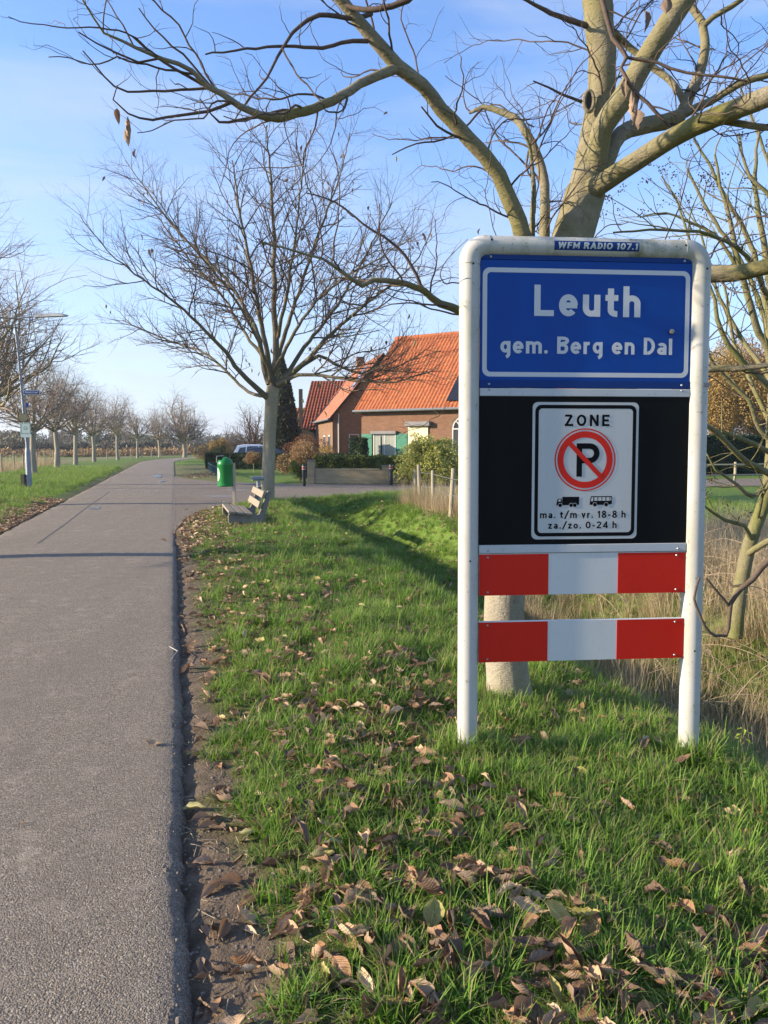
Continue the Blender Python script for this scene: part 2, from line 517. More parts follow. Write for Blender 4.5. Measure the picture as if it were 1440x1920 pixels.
BRICK_MAIN = m_brick("brick_main", (0.19, 0.090, 0.052), (0.25, 0.13, 0.078), (0.20, 0.15, 0.11))
BRICK_BACK = m_brick("brick_back", (0.24, 0.14, 0.085), (0.18, 0.10, 0.062), (0.22, 0.17, 0.12))
BRICK_WALL = m_brick("garden_brick", (0.42, 0.33, 0.20), (0.31, 0.24, 0.15), (0.26, 0.23, 0.14))


def m_simple(name, c, var=0.3, rough=0.8, scale=3, bump=0.0):
    m = mat(name, c, rough, spec=0.3); g = N(m); p = g.pos('Object')
    n_ = g.noise(p, scale, 6, 0.65)
    g.color(g.mix(g.map(n_, 0.3, 0.75), c, tuple(x * (1 - var) for x in c)))
    if bump: g.bump(n_, 0.6, bump)
    return m


def m_tile(name, c, sc):
    m = mat(name, c, .85, spec=.2); g = N(m); p = g.pos('Object', (1, .72, 1)); cell = g.n('ShaderNodeSeparateColor'); g.L(g.vor(p, 4.2, out='Color'), cell.inputs[0])
    k = g.mix(g.map(cell.outputs[0], 0, 1, 0, .55), c, tuple(x * .55 for x in c)); k = g.mix(g.map(cell.outputs[1], .7, 1, 0, .5), k, (c[0] * 1.15, c[1] * 1.5, c[2] * 1.6))
    k = g.mix(g.map(g.noise(g.pos('Object'), .9, 6, .7), .55, .72, 0, .6), k, (c[0] * .5, c[1] * .8, c[2] * .9)); g.color(k); return m


TILE = m_simple("roof_tile", (0.50, 0.165, 0.062), 0.45, 0.8, 1.6)
TILE = m_tile("roof_tile_orange", (0.41, 0.130, 0.055), 1)
TILE_DARK = m_tile("roof_tile_dark", (0.25, 0.070, 0.040), 1)
TILE_LOW = m_simple("roof_tile_low", (0.36, 0.135, 0.08), 0.3, 0.8, 1.6)
SOLAR = mat("solar", (0.012, 0.014, 0.02), 0.25)
GREEN_SHUT = m_simple("shutter_green", (0.030, 0.20, 0.125), 0.3, 0.5)
FRAME_W = m_simple("frame_white", (0.48, 0.48, 0.46), 0.15, 0.5)
GLASS = mat("window_glass", (0.03, 0.035, 0.045), 0.08, spec=0.8)
CURTAIN = m_simple("curtain", (0.30, 0.32, 0.28), 0.2, 0.9)
CREAM = m_simple("cream", (0.78, 0.66, 0.42), 0.1, 0.7)
GREYM = m_simple("grey_metal", (0.20, 0.19, 0.19), 0.3, 0.5)
ZINC = m_simple("zinc", (0.17, 0.18, 0.19), 0.25, 0.45)
DARKWOOD = m_simple("dark_wood", (0.045, 0.036, 0.030), 0.4, 0.85)
GALV = mat("galvanised", (0.38, 0.42, 0.47), 0.55, 0.2)
g_ = N(GALV); g_.color(g_.ramp(g_.noise(g_.pos('Object', (1, 1, 0.4)), 12, 5), [(0.3, (0.17, 0.20, 0.25)), (0.7, (0.29, 0.32, 0.37))]))
STEEL = m_simple("steel_pipe", (0.28, 0.30, 0.34), 0.3, 0.4)


def m_wood(name, c0, c1, axis=(1, 12, 12)):
    m = mat(name, c0, 0.85, spec=0.2); g = N(m); p = g.pos('Object', axis)
    n_ = g.noise(p, 4, 6, 0.7); n2 = g.noise(g.pos('Object'), 3, 3)
    c = g.mix(g.map(n_, 0.3, 0.7), c0, c1); c = g.mix(g.map(n2, 0.5, 0.8, 0, 0.35), c, (0.16, 0.17, 0.09))
    g.color(c); g.bump(n_, 0.5, 0.003); return m


WOOD_GREY = m_wood("bench_wood", (0.20, 0.165, 0.125), (0.32, 0.275, 0.22), (14, 1, 14))
WOOD_POST = m_wood("fence_wood", (0.26, 0.22, 0.15), (0.40, 0.35, 0.25), (12, 12, 1))
WOOD_POLE = m_wood("pole_wood", (0.42, 0.32, 0.24), (0.52, 0.42, 0.33), (12, 12, 1))
CONCRETE = m_simple("concrete", (0.22, 0.205, 0.18), 0.35, 0.9, 9, 0.004)
BIN_GREEN = m_simple("bin_green", (0.012, 0.19, 0.042), 0.2, 0.33, 2)
BIN_DARK = mat("bin_dark", (0.01, 0.012, 0.01), 0.6)
WIRE = mat("wire", (0.25, 0.25, 0.24), 0.5, 0.6)
BOLLARD = m_simple("bollard", (0.022, 0.024, 0.030), 0.3, 0.45)
RAILING = m_simple("railing_teal", (0.022, 0.065, 0.080), 0.3, 0.5)

# ------------------------------------------------------------------ the lie of the land
CL = [(-1.6 - 0.283 * y, y) for y in (-40, -20, 0, 20, 40, 60, 72)]
CL += [(-23.6, 80), (-24.6, 88), (-24.9, 96), (-24.0, 105), (-21.5, 116), (-16.5, 128), (-8, 141), (6, 156), (30, 175)]
CLA = np.array(CL, dtype=float)
HW = 1.54


def road_d(X, Y):
    """signed distance from the road's middle, right positive"""
    X = np.asarray(X, float); Y = np.asarray(Y, float)
    best = np.full(X.shape, 1e9); sg = np.ones(X.shape)
    for (x0, y0), (x1, y1) in zip(CLA[:-1], CLA[1:]):
        dx, dy = x1 - x0, y1 - y0; L2 = dx * dx + dy * dy
        t = np.clip(((X - x0) * dx + (Y - y0) * dy) / L2, 0, 1)
        ex, ey = X - (x0 + t * dx), Y - (y0 + t * dy)
        d = np.hypot(ex, ey); k = d < best - 1e-9
        best = np.where(k, d, best); sg = np.where(k, np.sign(dy * ex - dx * ey + 1e-12), sg)
    return best * sg


SIDE = [(-3.6, 12.4), (-4.0, 14.2), (-4.35, 16.2), (-4.45, 18.2), (-4.1, 20.0), (-3.2, 21.7), (-1.2, 23.6), (0.9, 25.3), (6, 27.2), (13, 29.0), (26, 32), (60, 39),
        (60, 46), (26, 38.2), (17, 35.6), (8, 32.6), (1, 30.6), (-4, 31.0), (-7.6, 32.8), (-9.4, 35.6), (-10.9, 38.4), (-12.4, 38.6), (-6.2, 18), (-4.4, 12.4)]


def inside(poly, X, Y):
    X = np.asarray(X, float); Y = np.asarray(Y, float); c = np.zeros(X.shape, bool); n = len(poly)
    for i in range(n):
        x0, y0 = poly[i]; x1, y1 = poly[(i + 1) % n]
        if y0 == y1: continue
        k = ((y0 > Y) != (y1 > Y)) & (X < (x1 - x0) * (Y - y0) / (y1 - y0) + x0)
        c ^= k
    return c


def poly_dist(poly, X, Y):
    best = np.full(np.shape(X), 1e9); n = len(poly)
    for i in range(n):
        x0, y0 = poly[i]; x1, y1 = poly[(i + 1) % n]; dx, dy = x1 - x0, y1 - y0
        t = np.clip(((X - x0) * dx + (Y - y0) * dy) / (dx * dx + dy * dy), 0, 1)
        best = np.minimum(best, np.hypot(X - x0 - t * dx, Y - y0 - t * dy))
    return best


_rs = np.random.RandomState(3)
_pf = [(_rs.uniform(0, 6.28, 2), _rs.normal(size=(2,))) for _ in range(24)]


def wob(X, Y, scale, seed=0):
    """cheap smooth noise, about -1..1"""
    r_ = np.random.RandomState(seed + 11); o = 0
    for k in range(7):
        a = r_.uniform(0, 2 * math.pi); fq = (0.6 + r_.rand() * 1.5) / scale; ph = r_.uniform(0, 6.28); ph2 = r_.uniform(0, 6.28); b = a + 1.3 + r_.rand()
        o = o + np.sin((np.cos(a) * X + np.sin(a) * Y) * fq * 6.28 + ph) * np.sin((np.cos(b) * X + np.sin(b) * Y) * fq * 4.1 + ph2)
    return o / 3.0


def sst(a, b, x):
    t = np.clip((x - a) / (b - a), 0, 1); return t * t * (3 - 2 * t)


def height(X, Y):
    X = np.asarray(X, float); Y = np.asarray(Y, float)
    d = road_d(X, Y); s = d - HW; t = -d - HW
    h = np.zeros(X.shape)
    near = sst(60, 20, np.hypot(X, Y))
    h += near * (0.018 * wob(X, Y, 0.9) + 0.030 * wob(X, Y, 2.6, 5)) * sst(0.3, 1.0, np.maximum(s, t))
    h += np.where(s > 0, -0.035 + 0.05 * sst(0.15, 0.7, s), 0)
    h += np.where(s > 0, 0.026 * (1 - sst(0.15, 0.7, s)) * sst(30, 36, Y), 0)
    h += np.where(t > 0, -0.02 + 0.05 * sst(0.1, 0.6, t), 0)
    h -= 0.125 * sst(0.8, 2.7, s) * sst(14, 8, Y) * sst(-20, -8, Y)
    # ditch on the right
    dep = 0.62 * sst(22.5, 19.5, Y) * sst(-30, -10, Y)
    h -= dep * np.exp(-((s - 4.15) / 0.95) ** 4)
    h += 0.06 * np.exp(-((s - 6.1) / 1.2) ** 2) * sst(24, 19, Y)
    # under the roads
    h = np.where((s < 0) & (t < 0), -0.09, h)
    pd = poly_dist(SIDE, X, Y); ins = inside(SIDE, X, Y)
    h = np.where(ins, -0.07, h * sst(0, 0.8, pd) - 0.012 * (1 - sst(0, 0.6, pd)))
    return h


def gz(x, y): return float(height(np.array([x]), np.array([y]))[0])


def axis_pts(lo, hi, d0, growth, centre=0):
    out = [centre]; x, d = centre, d0
    while x < hi: x += d; d *= growth; out.append(x)
    x, d = centre, d0
    while x > lo: x -= d; d *= growth; out.append(x)
    return np.array(sorted(out))


xs = axis_pts(-3500, 3500, 0.055, 1.022, 0.3)
ys = axis_pts(-50, 4500, 0.055, 1.020, 3.0)
GX, GY = np.meshgrid(xs, ys)
GH = height(GX, GY)
far = sst(900, 2600, GY) * sst(3600, 2900, GY)
ridge = np.maximum(0, 0.55 + 0.45 * wob(GX, GY * 0, 1500, 3)) * 42
GH = GH + far * ridge
nx, ny = len(xs), len(ys)
idx = np.arange(nx * ny).reshape(ny, nx)
F = np.stack([idx[:-1, :-1], idx[:-1, 1:], idx[1:, 1:], idx[1:, :-1]], -1).reshape(-1, 4)
me = mesh_np("ground", np.stack([GX, GY, GH], -1).reshape(-1, 3), F, True)


def zones(X, Y):
    d = road_d(X, Y); s = d - HW; t = -d - HW
    w1, w2 = wob(X, Y, 0.5, 1), wob(X, Y, 1.7, 2)
    edge = 0.21 + 0.10 * w2 + 0.09 * w1 + 0.14 * sst(3.2, 1.6, Y)
    soil = np.where(s > -0.3, sst(edge + 0.10, edge - 0.05, s) * sst(16, 12, Y), 0)
    soil = np.maximum(soil, np.where(t > -0.3, sst(0.35, 0.15, t + 0.1 * w1), 0) * 0.8)
    grav = sst(30, 32, Y) * sst(3.0, 2.2, s + 0.4 * w2) * (s > -0.5) * sst(64, 56, Y)
    soil = np.maximum(soil, grav * (0.62 + 0.3 * w1))
    pd = poly_dist(SIDE, X, Y)
    soil = np.maximum(soil, sst(0.5, 0.1, pd + 0.15 * w1) * sst(26, 20, Y) * 0.9)
    lit = np.where(s > 0, sst(1.9, 0.7, s + 0.35 * w2) * (0.45 + 0.35 * w1) * sst(22, 17, Y), 0)
    lit = np.maximum(lit, .6 * sst(16, 9, Y) * (s > 0) * sst(5.5, 4.5, s))
    lit = np.maximum(lit, np.where(t > 0, sst(1.5, 0.5, t + 0.3 * w2) * sst(22, 17, Y) * 0.9, 0))
    dry = sst(5.2, 6.0, s + 0.3 * w2) * sst(20, 17, Y) * sst(9.5, 8, s)
    dry = np.maximum(dry, 0.75 * sst(5.4, 6.6, t + 0.5 * w2) * sst(13, 10.5, t))
    dry = np.maximum(dry, 0.6 * sst(95, 120, Y) * (0.5 + 0.5 * wob(X, Y, 90, 7)) * (t > 12))
    dry = np.maximum(dry, 0.35 * sst(0.6, 0.2, np.abs(t - 0.6)) * sst(20, 30, Y))
    return np.clip(soil, 0, 1), np.clip(dry, 0, 1), np.clip(lit, 0, 1)


zs, zd, zl = zones(GX, GY)
ca = me.color_attributes.new("zone", 'FLOAT_COLOR', 'POINT')
ca.data.foreach_set("color", np.stack([zs, zd, zl, np.ones_like(zs)], -1).astype(np.float32).ravel())
tag(link("ground", me, GROUND), kind="structure")


# road -------------------------------------------------------------
def road_mesh():
    global zz
    ys_ = [-30.0]; d = 0.6
    while ys_[-1] < 0.8: ys_.append(ys_[-1] + 0.8)
    while ys_[-1] < 170:
        ys_.append(ys_[-1] + max(0.035, 0.012 * max(1, ys_[-1])))
    # resample centreline by arc (use param t along CLA smoothed)
    L = np.concatenate([[0], np.cumsum(np.hypot(*np.diff(CLA, axis=0).T))])
    def cl(a):
        return np.interp(a, L, CLA[:, 0]), np.interp(a, L, CLA[:, 1])
    a0 = 40 / math.cos(math.atan(0.283))
    aa = np.array(ys_) / math.cos(math.atan(0.283)) + a0
    aa = aa[aa < L[-1] - 1]
    cx, cy = cl(aa); cx2, cy2 = cl(aa + 1.5); cx1, cy1 = cl(aa - 1.5)
    cx, cy = (cx + cx1 + cx2) / 3, (cy + cy1 + cy2) / 3
    tx, ty = cx2 - cx1, cy2 - cy1; l = np.hypot(tx, ty); nxv, nyv = ty / l, -tx / l
    rr = np.random.RandomState(5)
    e = wob(cx * 0 + aa, aa * 0, 1.9, 21) * 0.012 + wob(aa, aa * 0, 0.31, 22) * 0.006 + wob(aa, aa * 0, 0.09, 23) * 0.006 + rr.normal(0, .0035, len(aa))
    e2 = wob(aa, aa * 0, 1.5, 31) * 0.05 + wob(aa, aa * 0, 0.4, 32) * 0.03
    prof = [(-HW - 0.02, -0.10), (-HW, -0.03), (-HW + 0.05, -0.006)] + [(x, 0.02 * (1 - (x / HW) ** 2)) for x in np.linspace(-HW + 0.15, HW - 0.20, 12)] + \
           [(HW - 0.11, 0.0035), (HW - 0.055, 0.001), (HW - 0.030, -0.006), (HW - 0.012, -0.019), (HW, -0.040), (HW + 0.010, -0.066), (HW + 0.014, -0.10)]
    V = []
    for o, z in prof:
        ef = np.where(o > 0, e, -e2) * (abs(o) / HW) ** 6
        gj = 1 - sst(12.8, 14.2, cy) if o > 0 else 1.0
        zz = z * gj + (1 - gj) * max(z, -0.004) if z > -.09 else np.full_like(cx, z)
        V.append(np.stack([cx + nxv * (o + ef), cy + nyv * (o + ef), zz + np.zeros_like(cx) + 0.002 * wob(cx * 3 + o, cy, 0.3, 8)], -1))
    V = np.stack(V, 1); n, k = V.shape[:2]
    idx = np.arange(n * k).reshape(n, k)
    F = np.stack([idx[:-1, :-1], idx[:-1, 1:], idx[1:, 1:], idx[1:, :-1]], -1).reshape(-1, 4)
    return mesh_np("road", V.reshape(-1, 3), F, True)


tag(link("road", road_mesh(), ASPHALT), kind="structure")
from mathutils.geometry import delaunay_2d_cdt
_in = [Vector(p) for p in SIDE] + [Vector((x + .13, y + .11)) for x in np.arange(-12, 60, 1.1) for y in np.arange(13, 46, 1.1)
                                  if inside(SIDE, np.array([x + .13]), np.array([y + .11]))[0] and poly_dist(SIDE, np.array([x + .13]), np.array([y + .11]))[0] > .3]
_r = delaunay_2d_cdt(_in, [(k, (k + 1) % len(SIDE)) for k in range(len(SIDE))], [], 1, 1e-4)
sr = bpy.data.meshes.new("side_road")
sr.from_pydata([(p.x, p.y, -0.0046) for p in _r[0]], [], [tuple(f_) if (_r[0][f_[1]] - _r[0][f_[0]]).cross(_r[0][f_[2]] - _r[0][f_[0]]) > 0 else tuple(reversed(f_)) for f_ in _r[2]])
sr.update()
tag(link("side_road", sr, ASPHALT2), kind="structure")


def rd(s_c, Y):
    """point on the straight road: s from middle, at distance Y"""
    return (-1.6 - 0.283 * Y + s_c / 0.962 * 1.0, Y)


# seam and puddles
mb = MB(); SEAM = m_simple("tar_seam", (0.19, 0.16, 0.13), 0.3, 0.7, 20)
prev = None
for i in range(86):
    y = 11.9 + i * 0.16; c = -0.62 + 0.012 * math.sin(i * 0.11) + rnd.uniform(-0.008, 0.008); w_ = 0.012 * (1 + 0.5 * math.sin(i * 0.9)) + 0.006
    x, _ = rd(c, y); z = 0.02 * (1 - (c / HW) ** 2) + 0.005
    cur = ((x - w_, y, z), (x + w_, y, z))
    if prev: mb.quad(prev[0], prev[1], cur[1], cur[0])
    prev = cur
tag(mb.build("road_crack", SEAM), kind="structure")
PUD = mat("puddle", (0.07, 0.062, 0.056), 0.22, spec=0.4)
for px, py, rx, ry in ((178, 955, 0.14, 0.35), (296, 893, 0.20, 2.4), (414, 930, 0.55, 0.16), (446, 918, 0.4, 0.14), (303, 903, 0.12, 0.7), (380, 924, .3, .1), (480, 906, .5, .15)):
    q = at(px, py, 2224 / (py - 835.0)); mb = MB(); n = 28
    mb.add([(q.x + rx * math.cos(6.283 * i / n) * (1 + rnd.uniform(-.35, .25)) - 0.28 * ry * math.sin(6.283 * i / n), q.y + ry * math.sin(6.283 * i / n) * (1 + rnd.uniform(-.35, .25)), 0.0) for i in range(n)], [tuple(range(n))])
    x_, y_ = q.x, q.y
    dd = float(road_d(np.array([x_]), np.array([y_]))[0])
    o = mb.build("puddle", PUD, loc=(0, 0, 0.026 if abs(dd) < HW - 0.3 else -0.003))
    tag(o, kind="structure")

# ------------------------------------------------------------------ buildings
def tiles_mesh(name, w, L, tw, tl, amp=0.035):
    """pantile sheet: x across 0..w, y up the slope 0..L, z out of it"""
    nc = max(1, int(round(w / tw))); nr = max(1, int(round(L / tl))); k = 6
    x = np.linspace(0, w, nc * k + 1)
    ph = np.arange(nc * k + 1) % k / k
    zc = amp * np.where(ph < 0.6, np.sin(ph / 0.6 * math.pi), -0.35 * np.sin((ph - 0.6) / 0.4 * math.pi))
    V, F = [], []
    rr = np.random.RandomState(1)
    for r_ in range(nr):
        y0, y1 = r_ * L / nr, (r_ + 1) * L / nr
        jz = np.repeat(rr.normal(0, 0.004, nc), k); jz = np.append(jz, jz[-1])
        lo = np.stack([x, np.full_like(x, y0 - 0.02), zc + 0.03 + jz], -1)
        hi = np.stack([x, np.full_like(x, y1), zc + jz * 0.3], -1)
        lf = np.stack([x, np.full_like(x, y0 - 0.02), zc], -1)
        b = len(V) * len(x)
        V += [lf, lo, hi]
        n = len(x); i = np.arange(n - 1)
        for a in (0, 1):
            F.append(np.stack([b + a * n + i, b + a * n + i + 1, b + (a + 1) * n + i + 1, b + (a + 1) * n + i], -1))
    return mesh_np(name, np.concatenate(V), np.concatenate(F), False)


def slope_obj(name, me, material, parent, a, b, c):
    """lay a tile sheet: origin a, x towards b, y towards c (all local)"""
    X = (Vector(b) - Vector(a)).normalized(); Yv = (Vector(c) - Vector(a)); Yv = (Yv - X * Yv.dot(X)).normalized(); Z = X.cross(Yv)
    M = Matrix((X, Yv, Z)).transposed().to_4x4(); M.translation = Vector(a)
    o = link(name, me, material, parent); o.matrix_local = M
    return o


# main house: local x along the facade, y into the house
hx = Vector((0.852, -0.523, 0)); ang = math.atan2(hx.y, hx.x)
H = thing("brick_house", "brown brick house with steep orange tiled roof and green shutters", "house", (-1.35, 44.8, 0), ang)
W_, D_, E_, RH = 12.5, 9.1, 3.85, 8.45
mb = MB()
mb.prism([(0, 0), (W_, 0), (W_, E_), (0, E_)], 0, 0.3)
mb.build("wall", BRICK_MAIN, H)
mb = MB()
mb.add([(0, 0.3, 0), (0, D_, 0), (0, D_, E_), (0, D_ / 2, RH - 0.15), (0, 0.3, E_), (0.3, 0.3, 0), (0.3, D_, 0), (0.3, D_, E_), (0.3, D_ / 2, RH - 0.15), (0.3, 0.3, E_)],
       [(0, 1, 2, 3, 4), (9, 8, 7, 6, 5), (0, 5, 6, 1), (4, 3, 8, 9), (3, 2, 7, 8)])
mb.build("gable_wall", BRICK_MAIN, H); mb = MB()
mb.add([(W_, 0.3, 0), (W_, D_, 0), (W_, D_, E_), (W_, D_ / 2, RH - 0.15), (W_, 0.3, E_), (W_ - 0.3, 0.3, 0), (W_ - 0.3, D_, 0), (W_ - 0.3, D_, E_), (W_ - 0.3, D_ / 2, RH - 0.15), (W_ - 0.3, 0.3, E_)],
       [(4, 3, 2, 1, 0), (5, 6, 7, 8, 9)])
mb.build("gable_wall", BRICK_MAIN, H)
MB().box((0.3, D_ - 0.3, 0), (W_ - 0.3, D_, E_)).build("rear_wall", BRICK_MAIN, H)
SL = math.hypot(D_ / 2 + 0.35, RH - E_ + 0.28)
tm = tiles_mesh("roof", W_ + 0.7, SL, 0.235, 0.33, 0.045)
roof = slope_obj("roof", tm, TILE, H, (-0.35, -0.35, E_ - 0.25), (W_ + 0.35, -0.35, E_ - 0.25), (-0.35, D_ / 2, RH))
slope_obj("roof", tm, TILE, H, (W_ + 0.35, D_ + 0.35, E_ - 0.25), (-0.35, D_ + 0.35, E_ - 0.25), (W_ + 0.35, D_ / 2, RH))
mb = MB(); mb.tube([(-0.35, D_ / 2, RH + 0.02), (W_ + 0.35, D_ / 2, RH + 0.02)], 0.13, 8); mb.build("ridge_cap", TILE, H)
mb = MB(); mb.tube([(-0.35, -0.42, E_ - 0.24), (W_ + 0.35, -0.42, E_ - 0.24)], 0.075, 8); mb.build("gutter", ZINC, H, smooth=True)
mb = MB(); mb.box((-0.37, -0.05, E_ - 0.1), (-0.33, 0.0, E_)); mb.add([(-0.4, -0.36, E_ - 0.42), (-0.4, -0.36, E_ - 0.22), (-0.4, D_ / 2, RH - 0.02), (-0.4, D_ / 2, RH - 0.22), (-0.34, -0.36, E_ - 0.42), (-0.34, -0.36, E_ - 0.22), (-0.34, D_ / 2, RH - 0.02), (-0.34, D_ / 2, RH - 0.22)],
       [(0, 1, 2, 3), (7, 6, 5, 4), (0, 3, 7, 4)]); mb.build("verge_board", DARKWOOD, H)


def facade_t(px):  # facade coordinate of a photo column
    u = (px - 720) / FPX
    return (u * 44.8 + 1.35) / (hx.x - u * hx.y)


def facade_z(px, py):
    t = facade_t(px); Yd = 44.8 + hx.y * t
    return at(px, py, Yd).z


def window(parent, x0, x1, z0, z1, y=0.0, panes=2, glass=None, frame=None, arch=False):
    fr = MB(); w_ = 0.07
    fr.box((x0, y - 0.05, z0), (x0 + w_, y + 0.02, z1)); fr.box((x1 - w_, y - 0.05, z0), (x1, y + 0.02, z1))
    fr.box((x0 + w_, y - 0.05, z0), (x1 - w_, y + 0.02, z0 + w_)); fr.box((x0 + w_, y - 0.05, z1 - w_), (x1 - w_, y + 0.02, z1))
    for i in range(1, panes):
        xm = x0 + (x1 - x0) * i / panes
        fr.box((xm - 0.03, y - 0.045, z0 + w_), (xm + 0.03, y + 0.02, z1 - w_))
    f = fr.build("window", frame or FRAME_W, parent)
    g1 = MB()
    for i in range(panes):
        a, b = x0 + (x1 - x0) * i / panes, x0 + (x1 - x0) * (i + 1) / panes
        p_ = MB(); p_.quad((a + 0.03, y - 0.02, z0 + w_), (b - 0.03, y - 0.02, z0 + w_), (b - 0.03, y - 0.02, z1 - w_), (a + 0.03, y - 0.02, z1 - w_))
        p_.build("pane", glass or GLASS, f)
    return f


t0, t1 = facade_t(701), facade_t(743)
zb, zt = 0.9, facade_z(722, 814)
window(H, t0, t1, zb, zt, -0.02, 2)
mb = MB(); n = 26
for i in range(n):
    a, b = t0 + 0.08 + (t1 - t0 - 0.16) * i / n, t0 + 0.08 + (t1 - t0 - 0.16) * (i + 1) / n
    if 0.30 < (i / n) < 0.36: continue
    mb.quad((a, -0.045 - 0.012 * (i % 2), zb + 0.1), (b, -0.045 - 0.012 * ((i + 1) % 2), zb + 0.1), (b, -0.045 - 0.012 * ((i + 1) % 2), zt - 0.1), (a, -0.045 - 0.012 * (i % 2), zt - 0.1))
mb.build("curtain", CURTAIN, H)
mb = MB(); mb.box((t0 - 0.12, -0.22, zt), (t1 + 0.08, 0.0, zt + 0.18)); mb.build("awning_box", GREYM, H, bevel=0.02)
for a, b in ((facade_t(679.5), facade_t(699)), (facade_t(744.5), facade_t(764.5))):
    s_ = MB(); s_.box((a, -0.09, zb - 0.15), (b, -0.03, zt + 0.02)); sh = s_.build("shutter", GREEN_SHUT, H, bevel=0.01)
    for z in (zb + 0.1, zt - 0.25):
        MB().box((a + 0.04, -0.105, z), (b - 0.04, -0.088, z + 0.08)).build("batten", GREEN_SHUT, sh)
a, b = facade_t(766), facade_t(803)
zt2 = facade_z(785, 799)
MB().box((a, -0.08, 0.2), (b, 0.0, zt2)).build("cream_blind", CREAM, H, bevel=0.01)
MB().box((a - 0.12, -0.3, zt2), (b + 0.2, 0.0, zt2 + 0.26)).build("awning_box", GREYM, H, bevel=0.02)
# arched window (its right part is behind the sign)
a, b = facade_t(848), facade_t(886); zc = facade_z(860, 803); rw = (b - a) / 2
window(H, a, b, 0.75, zc, -0.02, 3)
mb = MB(); n = 16
for i in range(n):
    p0, p1 = math.pi * i / n, math.pi * (i + 1) / n
    for r0, r1, yy in ((rw - 0.08, rw, -0.05),):
        mb.quad(((a + b) / 2 + r0 * math.cos(p0), yy, zc + r0 * math.sin(p0)), ((a + b) / 2 + r1 * math.cos(p0), yy, zc + r1 * math.sin(p0)), ((a + b) / 2 + r1 * math.cos(p1), yy, zc + r1 * math.sin(p1)), ((a + b) / 2 + r0 * math.cos(p1), yy, zc + r0 * math.sin(p1)))
for p0 in (math.pi / 4, math.pi / 2, 3 * math.pi / 4):
    c_ = (a + b) / 2; dx, dz = math.cos(p0), math.sin(p0)
    mb.quad((c_ - 0.03 * dz, -0.05, zc + 0.03 * dx), (c_ + 0.03 * dz, -0.05, zc - 0.03 * dx), (c_ + rw * dx + 0.03 * dz, -0.05, zc + rw * dz - 0.03 * dx), (c_ + rw * dx - 0.03 * dz, -0.05, zc + rw * dz + 0.03 * dx))
mb.build("arch_frame", FRAME_W, H)
mb = MB(); mb.add([((a + b) / 2, -0.015, zc)] + [((a + b) / 2 + (rw - .03) * math.cos(math.pi * i / n), -0.015, zc + (rw - .03) * math.sin(math.pi * i / n)) for i in range(n + 1)], [tuple([0] + list(range(1, n + 2)))]); mb.build("arch_pane", GLASS, H)
mb = MB()
for i in range(n * 2):
    p0, p1 = math.pi * i / n / 2, math.pi * (i + .8) / n / 2
    c_ = (a + b) / 2
    mb.quad(*[(c_ + r_ * math.cos(p), -0.03, zc + r_ * math.sin(p)) for r_, p in ((rw + .02, p0), (rw + .24, p0), (rw + .24, p1), (rw + .02, p1))])
mb.build("brick_arch", BRICK_BACK, H)
# solar panels on the roof
rs0, rs1 = facade_t(836), facade_t(836) + 4.0
Xl = Vector((1, 0, 0)); Yl = Vector((0, D_ / 2 + 0.35, RH - E_ + 0.25)).normalized(); Zl = Xl.cross(Yl)
for i in range(4):
    for j in range(3):
        o = MB().box((0, 0, 0), (0.98, 1.6 * 0.98 / 1.0 * 0.62, 0.04)).build("solar_panel", SOLAR, H)
        M = Matrix((Xl, Yl, Zl)).transposed().to_4x4(); M.translation = Vector((rs0 + i * 1.0 + 0.0, -0.35, E_ - 0.25)) + Yl * (0.55 + j * 1.0) + Zl * 0.10
        o.matrix_local = M
mb = MB(); mb.box((9.8, D_ / 2 - 0.35, RH - 0.5), (10.5, D_ / 2 + 0.35, RH + 1.0)); mb.build("chimney", BRICK_MAIN, H)

# rear house with dark gable
nx_ = Vector((0.975, 0.22, 0)); ang2 = math.atan2(nx_.y, nx_.x)
H2 = thing("gabled_house", "lower brick house with a dark gable end and skylights, half hidden behind the orange roof", "house", (-3.4, 50, 0), ang2)
W2, D2, E2, R2 = 6.8, 9.0, 3.6, 7.7
mb = MB(); mb.add([(0, 0, 0), (W2, 0, 0), (W2, 0, E2), (W2 / 2, 0, R2 - .1), (0, 0, E2), (0, .3, 0), (W2, .3, 0), (W2, .3, E2), (W2 / 2, .3, R2 - .1), (0, .3, E2)],
                  [(0, 1, 2, 3, 4), (9, 8, 7, 6, 5), (4, 3, 8, 9), (3, 2, 7, 8)])
mb.box((0, 0.3, 0), (0.3, D2, E2)); mb.box((W2 - .3, .3, 0), (W2, D2, E2))
mb.build("wall", BRICK_BACK, H2)
SL2 = math.hypot(W2 / 2 + .25, R2 - E2 + .3)
t2 = tiles_mesh("roof", D2 + .4, SL2, .24, .33, .04)
slope_obj("roof", t2, TILE_LOW, H2, (-.25, D2 + .2, E2 - .25), (-.25, -.2, E2 - .25), (W2 / 2, D2 + .2, R2 + .05))
slope_obj("roof", t2, TILE_LOW, H2, (W2 + .25, -.2, E2 - .25), (W2 + .25, D2 + .2, E2 - .25), (W2 / 2, -.2, R2 + .05))
mb = MB(); mb.add([(-.3, -.24, E2 - .42), (-.3, -.24, E2 - .2), (W2 / 2, -.24, R2 + .1), (W2 / 2, -.24, R2 - .15), (-.3, -.19, E2 - .42), (-.3, -.19, E2 - .2), (W2 / 2, -.19, R2 + .1), (W2 / 2, -.19, R2 - .15)], [(3, 2, 1, 0), (4, 5, 6, 7), (0, 4, 7, 3), (1, 2, 6, 5)])
mb.build("verge_board", DARKWOOD, H2)
mb = MB(); mb.tube([(-.34, -.2, E2 - .27), (-.34, D2 + .2, E2 - .27)], .07, 8); mb.build("gutter", ZINC, H2)
mb = MB(); mb.tube([(.35, -.08, .1), (.35, -.08, E2 + .1)], .05, 8); mb.build("downpipe", FRAME_W, H2)
